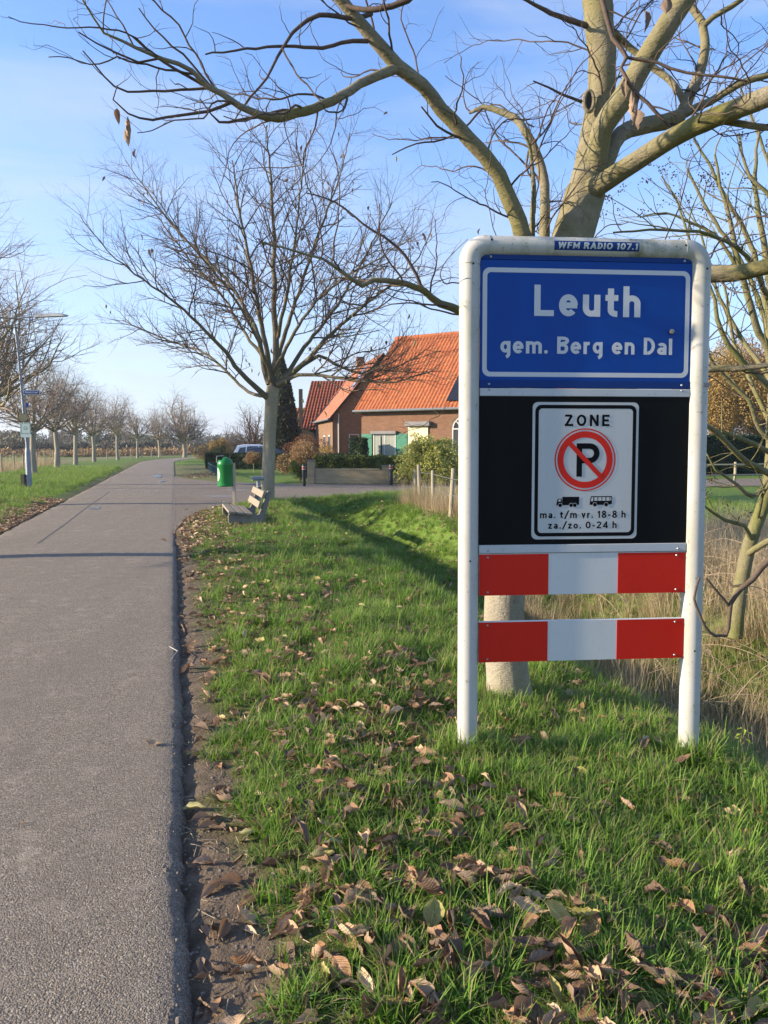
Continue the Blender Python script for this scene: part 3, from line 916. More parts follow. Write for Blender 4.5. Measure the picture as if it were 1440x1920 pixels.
window(H2, 1.05, 1.75, 1.0, 2.35, -.02, 1)
for y0 in (1.2, 3.6):
    mb = MB(); mb.box((-.04, y0, 1.0), (.02, y0 + .9, 2.3)); f = mb.build("window", FRAME_W, H2)
    MB().box((-.05, y0 + .1, 1.1), (-.038, y0 + .8, 2.2)).build("pane", GLASS, f)
Xr = (Vector((-.25, -.2, 0)) - Vector((-.25, D2 + .2, 0))).normalized(); Yr = Vector((W2 / 2 + .25, 0, R2 - E2 + .3)).normalized(); Zr = Xr.cross(Yr)
SKYL = mat("skylight_glass", (0.35, 0.42, 0.5), 0.1, 0.6)
for d0, up in ((D2 - 2.2, 3.8), (D2 - 1.0, 2.7)):
    o = MB().box((0, 0, 0), (.9, 1.0, .09)).build("skylight", SKYL, H2)
    M = Matrix((Xr, Yr, Zr)).transposed().to_4x4(); M.translation = Vector((-.25, D2 + .2, E2 - .25)) + Xr * d0 + Yr * up + Zr * .04; o.matrix_local = M
MB().box((W2 / 2 - .35, D2 - 1.5, R2 - .4), (W2 / 2 + .25, D2 - .9, R2 + .7)).build("chimney", BRICK_BACK, H2)

# barn with a dark red roof
pb = at(568, 835, 62)
H3 = thing("barn", "old barn with a faded dark red tiled roof behind the garden", "barn", (pb.x, 62, 0), R(-8))
MB().box((0, 0, 0), (9, .3, 3.2)).build("wall", DARKWOOD, H3)
mb = MB(); mb.add([(0, 0.3, 0), (0, 8, 0), (0, 8, 3.2), (0, 4, 7.1), (0, .3, 3.2)], [(0, 1, 2, 3, 4)]); mb.build("gable_wall", BRICK_BACK, H3); mb = MB(); mb.add([(9, 0.3, 0), (9, 8, 0), (9, 8, 3.2), (9, 4, 7.1), (9, .3, 3.2)], [(4, 3, 2, 1, 0)]); mb.build("gable_wall", BRICK_BACK, H3)
t3 = tiles_mesh("roof", 9.4, math.hypot(4.3, 4.3), .26, .35, .05)
slope_obj("roof", t3, TILE_DARK, H3, (-.2, -.3, 2.9), (9.2, -.3, 2.9), (-.2, 4, 7.2))
slope_obj("roof", t3, TILE_DARK, H3, (9.2, 8.3, 2.9), (-.2, 8.3, 2.9), (9.2, 4, 7.2))
MB().box((-1.9, 1, 0), (-.1, 7, 2.6)).build("lean_to", DARKWOOD, H3)
slope_obj("lean_to_roof", tiles_mesh("lean_to_roof", 2.0, 3.6, .26, .35, .05), TILE_LOW, H3, (-2.0, .6, 2.4), (0, .6, 2.4), (-2.0, 3.4, 5.0))
MB().box((-.2, -.45, 0), (.1, -.32, 6.2)).build("post", DARKWOOD, H3)
MB().box((1.0, -.03, 0), (2.2, -.005, 2.1)).build("door", mat("barn_door", (.02, .018, .016), .8), H3)

# ------------------------------------------------------------------ garden wall, bollards, railing, fences
gw = thing("garden_wall", "low mossy brick garden wall with brick piers beside the side road", "wall", (at(589, 908, 30.8).x, 31.0, 0), R(-1.5))
wl = at(716, 900, 30.8).x - at(589, 900, 30.8).x
for i in range(9):  # coping bricks
    pass
MB().box((0, 0, 0), (wl, .22, .56)).build("wall_section", BRICK_WALL, gw)
w2_ = at(839, 900, 30.8).x - at(589, 900, 30.8).x
MB().box((wl + .3, 0.02, 0), (w2_, .22, .40)).build("wall_section", BRICK_WALL, gw)
cb_me = None
for k in range(int(wl / .105)):
    o = MB().box((0, -.01, 0), (.095, .23, .07)).build("coping_brick", BRICK_WALL, gw) if cb_me is None else link("coping_brick", cb_me, None, gw)
    cb_me = o.data; o.location = (k * .105, 0, .56 + rnd.uniform(0, .006))
for x0, hh in ((-.3, .93), (wl, .72), (w2_, .90)):
    MB().box((x0, -.05, 0), (x0 + .3, .27, hh)).build("pier", BRICK_WALL, gw)
    MB().box((x0 - .02, -.07, hh), (x0 + .32, .29, hh + .05)).build("cap_stone", CONCRETE, gw, bevel=.01)


def bollard(px, pyb, label):
    q = at(px, pyb, 2224 / (pyb - 835.0)); b = thing("bollard", label, "bollard", (q.x, q.y, -.01), 0, "bollards by the garden wall")
    MB().lathe([(.075, 0), (.075, .80), (.06, .85), (.0, .86)], 16).build("post", BOLLARD, b, smooth=True)
    MB().lathe([(.077, .66), (.077, .69)], 16).build("band", FRAME_W, b)
    MB().lathe([(.077, .71), (.077, .745)], 16).build("band", SIGN_RED, b)
    MB().lathe([(.077, .765), (.077, .785)], 16).build("band", FRAME_W, b)


bollard(570, 911.5, "dark bollard with red and white bands at the left end of the garden wall")
bollard(733, 909.5, "dark bollard with red and white bands at the middle brick pier")

rl = thing("garden_railing", "low dark blue-green metal railing along the leafy verge before the hedge", "railing", (0, 0, 0))
A, B = at(391, 881, 47), at(411, 897, 36); A.z = gz(A.x, A.y); B.z = gz(B.x, B.y)
nb = 42
for i in range(nb + 1):
    q = A.lerp(B, i / nb); o = MB().box((-.012, -.012, 0), (.012, .012, .50)).build("bar", RAILING, rl, loc=q) if i == 0 else link("bar", o.data, None, rl, q)
for z in (.06, .44):
    MB().tube([A + Vector((0, 0, z)), B + Vector((0, 0, z))], .018, 6).build("rail", RAILING, rl)
for i in range(5):
    q = A.lerp(B, i / 4); MB().box((-.03, -.03, 0), (.03, .03, .56)).build("post", RAILING, rl, loc=q)


def fence(name, label, pts, post_h, r_, wires, post_mat=WOOD_POST, lean=.04, rail=None, cat="fence"):
    f = thing(name, label, cat, (pts[0][0], pts[0][1], 0)); bx, by = pts[0]
    P = []
    for (x, y) in pts:
        z = gz(x, y); hh = post_h * rnd.uniform(.9, 1.08); lx, ly = rnd.uniform(-lean, lean), rnd.uniform(-lean, lean)
        MB().tube([(0, 0, -.1), (lx * .5, ly * .5, hh * .5), (lx, ly, hh)], [r_, r_ * .97, r_ * .9], 8).build("post", post_mat, f, smooth=True, loc=(x - bx, y - by, z))
        P.append(Vector((x - bx, y - by, z)))
    for w_ in wires:
        MB().tube([p + Vector((0, 0, post_h * w_)) for p in P], .006, 4).build("wire", WIRE, f)
    if rail:
        for z in rail:
            for p, q in zip(P[:-1], P[1:]):
                MB().tube([p + Vector((0, -r_, z)), q + Vector((0, -r_, z))], .035, 6).build("rail", post_mat, f)
    return f


def leftside(t, Y): return (-1.6 - .283 * Y - (HW + t) / .962, Y)


fp = [leftside(6.6 + .15 * math.sin(i), 12 + i * 3.1) for i in range(18)] + [(-26.5 + i * .0 - .1 * i - 2.0, 69 + i * 4) for i in range(8)]
fence("field_fence", "old wooden post and wire fence along the dry grass beside the field", fp, 1.05, .055, (.35, .65, .92))
# brace post half fallen
f2 = [(-28.0 + i * 5.2, 112 + i * 1.5) for i in range(9)]
fence("far_field_fence", "thin post fence across the far field beyond the road bend", f2, 1.1, .06, (.5, .9))
fr_ = [(x, y) for x, y in ((9.0, 27.6), (11.4, 28.0), (13.4, 28.3), (15.6, 28.8), (18, 29.3), (21, 30))]
fence("paddock_fence", "pale wooden post and rail fence in front of the tall dark hedge", fr_, 1.0, .055, (), rail=(.85, .45))
sp_ = [(at(782, 0, 19.5).x, 19.5), (at(792, 0, 18.6).x, 18.6), (at(818, 0, 17.5).x, 17.5), (at(852, 0, 15.4).x, 15.4), (2.2, 13), (3.2, 10.2)]
f = fence("ditch_fence", "leaning grey wooden stakes standing in dry reeds beside the ditch", sp_, .98, .045, (.5, .85), lean=.09)

# ------------------------------------------------------------------ lamp post, left verge
q = at(55, 918, 26.8); lp = thing("street_lamp", "grey galvanised lamp post carrying a street name plate and cycle sign", "lamp post", (q.x, q.y, 0))
MB().lathe([(.098, 0), (.092, 1.35), (.08, 1.42), (.066, 1.5), (.066, 1.52)], 16).build("base", GALV, lp, smooth=True)
hl = at(40, 600, 26.8).z
MB().tube([(0, 0, 1.5), (-.10, 0, 3.2), (-.19, 0, 5.0), (-.27, 0, hl - .12), (-.22, 0, hl + .02), (-.05, 0, hl + .08), (.5, 0, hl + .12)], [.062, .050, .040, .033, .032, .030, .028], 12).build("pole", GALV, lp, smooth=True)
MB().add([(.45, -.10, hl + .09), (1.55, -.12, hl + .13), (1.68, 0, hl + .16), (1.55, .12, hl + .13), (.45, .10, hl + .09), (.5, -.07, hl + .2), (1.4, -.08, hl + .23), (1.4, .08, hl + .23), (.5, .07, hl + .2)],
         [(4, 3, 2, 1, 0), (0, 1, 6, 5), (1, 2, 6), (2, 3, 7), (2, 7, 6), (3, 4, 8, 7), (0, 5, 8, 4), (5, 6, 7, 8)]).build("lamp_head", FRAME_W, lp)


# ------------------------------------------------------------------ lettering: strokes
def arc(cx, cy, rx, ry, a0, a1, n=14):
    return [(cx + rx * math.cos(R(a0 + (a1 - a0) * i / n)), cy + ry * math.sin(R(a0 + (a1 - a0) * i / n))) for i in range(n + 1)]


def glyph(ch, w):
    c = w / 2; X = .71; d = {}
    def o_(wd, h): return arc(wd / 2, h / 2, wd / 2 - c, h / 2 - c, 0, 360, 28)
    if ch == 'L': return .60, [[(c, 1), (c, c), (.60, c)]]
    if ch == 'e': return .58, [arc(.29, X / 2, .29 - c, X / 2 - c, 0, 318, 24), [(c, X / 2), (.58 - c * .2, X / 2)]]
    if ch == 'u': return .54, [[(c, X)] + arc(.27, .27, .27 - c, .27 - c, 180, 290, 10) + [(.54 - c, c + .06)], [(.54 - c, X), (.54 - c, 0)]]
    if ch == 't': return .40, [[(.17, .92), (.17, .22)] + arc(.36, .22, .19, .22 - c, 180, 275, 8), [(0, X - c), (.40, X - c)]]
    if ch == 'h': return .54, [[(c, 1), (c, 0)], [(c, X - c - .16)] + arc(.27, X - .27, .27 - c, .27 - c, 150, 0, 10) + [(.54 - c, 0)]]
    if ch == 'n': return .54, [[(c, X), (c, 0)], [(c, X - c - .16)] + arc(.27, X - .27, .27 - c, .27 - c, 150, 0, 10) + [(.54 - c, 0)]]
    if ch == 'm':
        q_ = .43
        return .86, [[(c, X), (c, 0)]] + [[(c + k * (q_ - c), X - c - .13)] + arc(c + (k + .5) * (q_ - c), X - c - .16, (q_ - c) / 2, .16, 150, 0, 8) + [(c + (k + 1) * (q_ - c), 0)] for k in (0, 1)]
    if ch == 'g': return .54, [arc(.27, X / 2 + .02, .27 - c, X / 2 - c - .02, 0, 360, 24), [(.54 - c, X), (.54 - c, 0)] + arc(.54 - c - .22, -.02, .22, .20, 0, -70, 8)]
    if ch == '.': return w * 1.05, ['dot']
    if ch == 'B': return .60, [[(c, 1), (c, 0)], [(c, 1 - c), (.33, 1 - c)] + arc(.33, .76, .22, .24 - c, 90, -90, 10) + [(c, .52)], [(c, .52), (.34, .52)] + arc(.34, .26 + c / 2, .26 - c, .26 - c / 2, 90, -90, 10) + [(c, c)]]
    if ch == 'r': return .38, [[(c, X), (c, 0)], [(c, X - c - .2)] + arc(.30, X - .24, .30 - c, .24 - c, 160, 80, 8)]
    if ch == 'D': return .62, [[(c, 1), (c, 0)], [(c, 1 - c), (.22, 1 - c)] + arc(.22, .5, .40 - c, .5 - c, 90, -90, 16) + [(c, c)]]
    if ch == 'a': return .52, [arc(.26, X - .25, .26 - c, .25 - c, 150, 0, 10) + [(.52 - c, 0)], arc(.25, .22, .25 - c, .22 - c, 0, 360, 20)]
    if ch == 'l': return w, [[(c, .96), (c, 0)]]
    if ch == 'Z': return .66, [[(.02, 1 - c), (.66 - c, 1 - c)], [(.66 - c * 1.2, 1 - c * .9), (c * 1.2, c * .9)], [(0, c), (.66, c)]]
    if ch == 'O': return .76, [arc(.38, .5, .38 - c, .5 - c, 0, 360, 30)]
    if ch == 'N': return .70, [[(c, 0), (c, 1)], [(c, 1 - c * .4), (.70 - c, c * .4)], [(.70 - c, 0), (.70 - c, 1)]]
    if ch == 'E': return .58, [[(.58, 1 - c), (c, 1 - c), (c, c), (.58, c)], [(c, .5), (.52, .5)]]
    if ch == 'P': return .68, [[(c, 1), (c, 0)], [(c, 1 - c), (.38, 1 - c)] + arc(.38, .70, .30 - c, .30 - c, 90, -90, 12) + [(c, .40 + c)]]
    if ch == 'R': return .66, [[(c, 1), (c, 0)], [(c, 1 - c), (.36, 1 - c)] + arc(.36, .72, .28 - c, .28 - c, 90, -90, 12) + [(c, .44 + c)], [(.34, .5), (.60, 0)]]
    if ch == 'v': return .54, [[(c * .9, X), (.27, c * .7), (.54 - c * .9, X)]]
    if ch == 'z': return .48, [[(.0, X - c), (.46, X - c)], [(.46 - c, X - c), (c, c)], [(0, c), (.48, c)]]
    if ch == 'o': return .56, [arc(.28, X / 2, .28 - c, X / 2 - c, 0, 360, 24)]
    if ch == 's': return .46, [arc(.23, X * .74, .23 - c, X * .26 - c * .5, 40, 250, 10) + arc(.23, X * .26, .23 - c, X * .26 - c * .5, 70, -150, 10)]
    if ch == '1': return .30, [[(.30 - c, 0), (.30 - c, 1)], [(.30 - c, 1 - c), (.0, .76)]]
    if ch == '8': return .62, [arc(.31, .75, .27 - c, .25 - c * .6, 0, 360, 22), arc(.31, .265, .31 - c, .265 - c * .7, 0, 360, 24)]
    if ch == '0': return .64, [arc(.32, .5, .32 - c, .5 - c, 0, 360, 28)]
    if ch == '2': return .60, [arc(.30, .70, .30 - c, .30 - c, 170, -35, 14) + [(c, c)], [(0, c), (.60, c)]]
    if ch == '4': return .64, [[(.46, 0), (.46, 1)], [(.46, 1 - c), (c, .28)], [(0, .26), (.64, .26)]]
    if ch == '7': return .58, [[(0, 1 - c), (.58, 1 - c)], [(.58 - c, 1 - c), (.20, 0)]]
    if ch == '-': return .34, [[(0, .38), (.34, .38)]]
    if ch == '/': return .50, [[(.0, -.12), (.50, 1.08)]]
    if ch == 'W': return 1.0, [[(c, 1), (.27, 0 + c), (.5, 1 - c), (.73, c), (1 - c, 1)]]
    if ch == 'F': return .56, [[(.56, 1 - c), (c, 1 - c), (c, 0)], [(c, .5), (.50, .5)]]
    if ch == 'M': return .82, [[(c, 0), (c, 1)], [(c, 1 - c), (.41, .3), (.82 - c, 1 - c)], [(.82 - c, 1), (.82 - c, 0)]]
    if ch == 'A': return .76, [[(c * .8, 0), (.38, 1 - c * .5), (.76 - c * .8, 0)], [(.2, .30), (.56, .30)]]
    if ch == 'I': return w, [[(c, 0), (c, 1)]]
    return .4, []


def stroke(mb, pts, w, y):
    Q_ = [Vector((p[0], p[1])) for p in pts]; P = [Q_[0]]
    for q_ in Q_[1:]:
        l_ = (q_ - P[-1]).length
        if l_ < 1e-4: continue
        k_ = int(l_ / .2) if w > .1 else 0; p0_ = P[-1]
        for i_ in range(k_): P.append(p0_.lerp(q_, (i_ + 1) / (k_ + 1)))
        P.append(q_)
    n = len(P); L_, R_ = [], []
    closed = (P[0] - P[-1]).length < 1e-4
    for i in range(n):
        a = P[i] - P[i - 1] if i > 0 else (P[1] - P[0] if not closed else P[-1] - P[-2])
        b = P[i + 1] - P[i] if i < n - 1 else (P[-1] - P[-2] if not closed else P[1] - P[0])
        a = a.normalized(); b = b.normalized(); na, nb_ = Vector((-a.y, a.x)), Vector((-b.y, b.x)); m_ = (na + nb_)
        m_ = m_.normalized() if m_.length > 1e-6 else na
        k = min(2.2, 1 / max(.3, m_.dot(na))) * w / 2
        L_.append(P[i] + m_ * k); R_.append(P[i] - m_ * k)
    vs_ = [(p.x, y, p.y) for p in L_] + [(p.x, y, p.y) for p in R_]
    mb.add(vs_, [(i + n, i + n + 1, i + 1, i) for i in range(n - 1)])


def text_width(s, w, track):
    t = 0
    for ch in s: t += .38 if ch == ' ' else glyph(ch, w)[0] + track
    return t - track


def lettering(parent, s, x0, x1, z0, capz, y, material, w=.17, track=.16, slant=0.0):
    k = capz; tw = text_width(s, w, track); kx = (x1 - x0) / tw; mb = MB(); cx = 0; layer = 0
    for ch in s:
        if ch == ' ': cx += .38; continue
        wd, st = glyph(ch, w)
        for sk in st:
            if sk == 'dot':
                n = 14; mb.add([(x0 + (cx + wd / 2 + w * .56 * math.cos(6.283 * i / n)) * kx, y, z0 + (w * .56 + w * .56 * math.sin(6.283 * i / n)) * k) for i in range(n)], [tuple(range(n))])
                continue
            b = len(mb.v); stroke(mb, sk, w, y - .00012 * (layer % 3)); layer += 1
            mb.v[b:] = [(x0 + (cx + vx + slant * vz) * kx, vy, z0 + vz * k) for vx, vy, vz in mb.v[b:]]
        cx += wd + track
    return mb.build("lettering", material, parent)


# name plate, number shield, notice signs on the lamp post
zn = at(60, 736, 26.8).z
npl = MB().box((-.02, -.10, zn - .08), (.56, -.085, zn + .08)).build("name_plate", FRAME_W, lp)
MB().box((.0, -.104, zn - .062), (.54, -.1005, zn + .062)).build("blue_field", SIGN_BLUE, npl)
lettering(npl, "Morgenstraat", .04, .50, zn - .03, .075, -.106, FRAME_W, .15, .13)
MB().box((.03, -.06, zn - .52), (.13, -.05, zn - .36)).build("shield", SIGN_BLUE, lp)
bz = at(50, 783, 26.8).z
OLIVE = m_simple("sign_back", (.10, .09, .055), .3, .7)
mb = MB(); mb.add([(-.23 + .0, -.10, bz - .17), (.13, -.10, bz - .17), (.13, -.10, bz + .03), (.06, -.10, bz + .12), (-.05, -.10, bz + .16), (-.16, -.10, bz + .12), (-.23, -.10, bz + .03)], [tuple(range(7))]); mb.build("sign_back", OLIVE, lp)
n_ = 20; mb = MB(); mb.add([(-.05 + .16 * math.cos(6.283 * i / n_), -.108, bz + .0 + .14 * math.sin(6.283 * i / n_)) for i in range(n_)], [tuple(range(n_))]); mb.build("disc_back", m_simple("disc_back", (.20, .19, .12), .3, .6), lp)
PALEG = m_simple("notice_pale", (.50, .60, .58), .15, .5); GREENL = mat("notice_green", (.10, .24, .20), .5)
z0 = at(50, 820, 26.8).z; z1 = at(50, 793, 26.8).z
nt = MB().box((-.18, -.125, z0 + .12), (.20, -.115, z1)).build("notice_plate", PALEG, lp)
for a, b in (((-.16, z0 + .14), (.18, z0 + .15)), ((-.16, z1 - .03), (.18, z1 - .02)), ((-.16, z0 + .15), (-.152, z1 - .03)), ((.172, z0 + .15), (.18, z1 - .03))):
    MB().box((a[0], -.129, a[1]), (b[0], -.126, b[1])).build("border", GREENL, nt)
MB().ring((.01, -.128, (z0 + z1) / 2 + .07), .055, .068, 20).build("emblem", GREENL, nt)
MB().ring((-.025, -.130, (z0 + z1) / 2 + .055), .018, .025, 14).build("emblem", GREENL, nt); MB().ring((.045, -.130, (z0 + z1) / 2 + .055), .018, .025, 14).build("emblem", GREENL, nt)
MB().box((-.17, -.125, z0), (.21, -.115, z0 + .11)).build("lower_plate", PALEG, lp)
box_ = MB().box((-.24, -.14, 0), (-.10, .06, .56)).build("cable_box", OLIVE, lp, bevel=.01)

# ------------------------------------------------------------------ town sign
lean = R(1.5); L0 = Vector((.444, 3.83, 0)); wv = Vector((1.216, .10, 0)).normalized(); n0 = Vector((-wv.y, wv.x, 0))
hv = Vector((0, 0, 1)) * math.cos(lean) + n0 * math.sin(lean); nv = hv.cross(wv)
S = thing("town_sign", "tall white tubular portal with blue place name board and parking zone plate", "sign", L0)
S.rotation_euler = Matrix((wv, nv, hv)).transposed().to_euler()
RP = .0525; SW = 1.2265; RT = 2.617; EB = .085
for x in (0, SW):
    b = -.35
    MB().tube([(x, 0, b), (x, 0, 1.2), (x, 0, RT - EB)], RP if x == 0 else RP * 1.03, 40).build("post", WHITE_POST, S, smooth=True)
MB().tube([(EB, 0, RT), (SW / 2, 0, RT), (SW - EB, 0, RT)], RP * .985, 40).build("top_rail", WHITE_RAIL_TOP, S, smooth=True)
for sgn, xc in ((1, EB), (-1, SW - EB)):
    pts = [(xc - sgn * EB * math.cos(R(a_)), 0, RT - EB + EB * math.sin(R(a_))) for a_ in range(-0, 91, 9)]
    pts = [(pts[0][0], 0, pts[0][2] - .012)] + pts + [(pts[-1][0] + sgn * .012, 0, RT)]
    MB().tube(pts, RP * 1.045, 40).build("elbow", WHITE_POST, S, smooth=True)
yf = -.020
# blue board
blue = MB().box((.052, yf, 1.935), (1.176, yf + .012, 2.545)).build("blue_board", SIGN_BLUE, S, bevel=.002)
MB().box((.052, yf - .003, 2.545), (1.176, yf + .02, 2.572)).build("edge_strip", SIGN_BLUE2, S, bevel=.002)
MB().box((.052, yf - .004, 1.896), (1.176, yf + .02, 1.935)).build("edge_strip", SIGN_BLUE2, S, bevel=.002)


def rounded(x0, z0, x1, z1, r_, n=8):
    p = []
    for cx, cz, a0 in ((x1 - r_, z0 + r_, -90), (x1 - r_, z1 - r_, 0), (x0 + r_, z1 - r_, 90), (x0 + r_, z0 + r_, 180)):
        p += [(cx + r_ * math.cos(R(a0 + 90 * i / n)), cz + r_ * math.sin(R(a0 + 90 * i / n))) for i in range(n + 1)]
    return p


def frame_ring(x0, z0, x1, z1, r_, t, y):
    a, b = rounded(x0, z0, x1, z1, r_), rounded(x0 + t, z0 + t, x1 - t, z1 - t, max(.002, r_ - t * .75)); n = len(a); mb = MB()
    mb.add([(x, y, z) for x, z in a] + [(x, y, z) for x, z in b], [(i, (i + 1) % n, (i + 1) % n + n, i + n) for i in range(n)])
    return mb


frame_ring(.064, 1.953, 1.164, 2.505, .038, .0235, yf - .0015).build("border", REFLECT, blue)
lettering(blue, "Leuth", .334, .898, 2.264, .158, yf - .002, REFLECT, .19, .155)
lettering(blue, "gem. Berg en Dal", .158, 1.074, 2.072, .088, yf - .002, REFLECT, .185, .125)
MB().lathe([(0.0, -.006), (.010, -.002), (.013, .004), (.012, .010), (0, .013)], 14).build("snail_shell", m_simple("shell", (.42, .36, .24), .4, .5, 40), S, smooth=True, loc=(1.066, yf - .006, 2.192), rot=(R(90), 0, 0))


def screw(x, z, y, parent=S, r_=.0065):
    o = MB().lathe([(0.0001, .004), (r_ * .7, .0035), (r_, 0)], 12).build("screw", SCREW, parent, loc=(x, y, z), rot=(R(90), 0, 0)); return o


for x, z in ((.105, 2.558), (1.13, 2.556), (.10, 1.914), (1.13, 1.914)): screw(x, z, yf - .004)
# upper white bar, black board, lower white bar
MB().box((.052, yf - .006, 1.853), (1.176, yf + .03, 1.893)).build("cross_bar", WHITE_BAR, S, bevel=.003)
for x in (.10, 1.13): screw(x, 1.885, yf - .006)
blk = MB().box((.050, yf, 1.080), (1.177, yf + .012, 1.853)).build("black_board", SIGN_BLACK, S)
MB().box((.052, yf - .006, 1.036), (1.176, yf + .03, 1.0795)).build("cross_bar", WHITE_BAR, S, bevel=.003)
for x in (.10, 1.13): screw(x, 1.050, yf - .006)
# zone plate
zp = MB(); zp.prism(rounded(.331, 1.107, .899, 1.823, .028), yf - .006, yf - .001); zp = zp.build("zone_plate", SIGN_WHITE, S)
frame_ring(.344, 1.122, .886, 1.809, .034, .019, yf - .0068).build("border", INK, zp)
yl = yf - .0070
lettering(zp, "ZONE", .501, .741, 1.699, .060, yl, INK, .19, .27)
cz = 1.524; cx_ = .613
MB().ring((cx_, yl, cz), .157, .164, 56).build("ring", SIGN_RED, zp)
MB().ring((cx_, yl, cz), .116, .149, 56).build("ring", SIGN_RED, zp)
lettering(zp, "P", .567, .690, 1.435, .175, yl, INK, .165, .1)
mb = MB(); stroke(mb, [(cx_ - .086, cz + .088), (cx_ + .086, cz - .088)], .025, yl - .0008); mb.build("diagonal_bar", SIGN_RED, zp)


def plate_poly(name, polys, y, m_=None):
    mb = MB()
    for p in polys: mb.add([(x, y, z) for x, z in p], [tuple(range(len(p)))])
    return mb.build(name, m_ or INK, zp)


def circ(cx, cz, r_, n=16): return [(cx + r_ * math.cos(6.283 * i / n), cz + r_ * math.sin(6.283 * i / n)) for i in range(n)]


def fromz(X, Z):  # pixel of the enlarged plate picture to plate coordinates
    return (.331 + (X - 92) * (.568 / 1190.0), 1.823 - (Z - 85) * (.716 / 1540.0))


def FZ(*p): return [fromz(*q_) for q_ in p]


plate_poly("truck_symbol", [FZ((432, 1240), (432, 1145), (622, 1145), (622, 1232), (600, 1240)), FZ((365, 1244), (372, 1188), (385, 1165), (425, 1165), (432, 1240))], yl)
plate_poly("truck_window", [FZ((382, 1198), (394, 1172), (414, 1172), (414, 1198)), circ(*fromz(408, 1240), .0120), circ(*fromz(531, 1240), .0120), circ(*fromz(573, 1240), .0120)], yl - .0004, SIGN_WHITE)
plate_poly("truck_wheel", [circ(*fromz(408, 1240), .0098), circ(*fromz(531, 1240), .0098), circ(*fromz(573, 1240), .0098)], yl - .0008)
plate_poly("bus_symbol", [FZ((742, 1238), (745, 1190), (755, 1140), (995, 1140), (993, 1228), (945, 1238))], yl)
plate_poly("bus_window", [FZ((752, 1198), (764, 1152), (783, 1152), (779, 1198))] + [FZ((x, 1192), (x, 1152), (x + 36, 1152), (x + 36, 1192)) for x in (793, 838, 883, 930)] + [FZ((975, 1190), (975, 1152), (984, 1152), (986, 1190)), circ(*fromz(800, 1235), .0120), circ(*fromz(928, 1235), .0120)], yl - .0004, SIGN_WHITE)
plate_poly("bus_wheel", [circ(*fromz(800, 1235), .0098), circ(*fromz(928, 1235), .0098)], yl - .0008)
a, b = fromz(184, 1388)[0], fromz(1152, 1388)[0]
lettering(zp, "ma. t/m vr. 18-8 h", a, b, fromz(0, 1386)[1], .037, yl, INK, .18, .21)
a, b = fromz(278, 1508)[0], fromz(1052, 1508)[0]
lettering(zp, "za./zo. 0-24 h", a, b, fromz(0, 1506)[1], .037, yl, INK, .18, .21)
# barrier planks
for z0, z1 in ((.812, 1.034), (.456, .674)):
    pl = MB().box((.054, yf, z0), (1.174, yf + .022, z1)).build("plank", PLANK_WHITE, S, bevel=.002)
    for a, b in ((.0545, .425), (.803, 1.1735)):
        MB().box((a, yf - .0022, z0 + .001), (b, yf - .0006, z1 - .004)).build("red_band", SIGN_RED, pl)
    for x in (.10, 1.125):
        for z in (z0 + .018, z1 - .02): screw(x, z, yf - .003, pl)
st = MB()
n = 10
for i in range(n):  # sticker follows the tube
    a0, a1 = R(-28 + 52 * i / n), R(-28 + 52 * (i + 1) / n); r_ = RP * .985 + .001
    st.quad((.427, -r_ * math.cos(a0), RT + r_ * math.sin(a0)), (.873, -r_ * math.cos(a0), RT + r_ * math.sin(a0)), (.873, -r_ * math.cos(a1), RT + r_ * math.sin(a1)), (.427, -r_ * math.cos(a1), RT + r_ * math.sin(a1)))
st = st.build("sticker", SIGN_BLUE2, S, smooth=True)
SILVER = m_simple("silver_ink", (.50, .54, .50), .3, .5, 30)
lt = lettering(st, "WFM RADIO 107.1", .444, .862, RT - .0175, .032, 0, SILVER, .21, .14, .1)
for v_ in lt.data.vertices:
    dz = v_.co.z - RT; r_ = RP * .985 + .0030; v_.co.y = -math.sqrt(max(0, r_ * r_ - dz * dz)) + v_.co.y
mb = MB(); mb.box((SW + .004, -RP - .004, 1.905), (SW + .042, -RP * .62, 1.925)); mb.build("tag", ZINC, S)
for x, z in ((EB + .018, RT + .018), (SW - EB - .02, RT + .012)):
    MB().lathe([(0.0001, .003), (.004, .002), (.005, 0)], 10).build("rivet", INK, S, loc=(x, -math.sqrt(RP ** 2 - .018 ** 2) - .0015, z), rot=(R(90), 0, 0))
for x, z in ((.008, RT - EB - .018), (SW + .012, RT - EB - .02), (.0, 1.0), (SW - .005, .5)):
    MB().lathe([(0.0001, .003), (.004, .002), (.005, 0)], 10).build("rivet", INK, S, loc=(x, -RP - .0015, z), rot=(R(90), 0, 0))

# ------------------------------------------------------------------ bench, bin, pipe post
HEAD = math.atan2(.283, 1)          # road heading turned left of +Y
bq = at(492, 985, 14.7)
BN = thing("park_bench", "weathered wooden bench with concrete end frames facing the road", "bench", (bq.x - .02, 14.6, gz(bq.x, 14.7) - .13), HEAD)
# local: y along the bench (away), x to the right, seat faces -x
LB = 2.0


def bench_frame(y):
    P = [(-.62, .0), (-.62, .34), (-.58, .37), (-.10, .31), (-.02, .34), (.04, .48), (.12, .72), (.16, .80), (.22, .80), (.24, .76), (.16, .50), (.10, .30), (.08, .0), (-.06, .0), (-.12, .07), (-.50, .07), (-.54, .0)]
    mb = MB(); n = len(P)
    mb.add([(x, y - .045, z) for x, z in P] + [(x, y + .045, z) for x, z in P], [tuple(range(n))[::-1], tuple(range(n, 2 * n))] + [(i, (i + 1) % n, (i + 1) % n + n, i + n) for i in range(n)])
    mb.build("end_frame", CONCRETE, BN, bevel=.012)


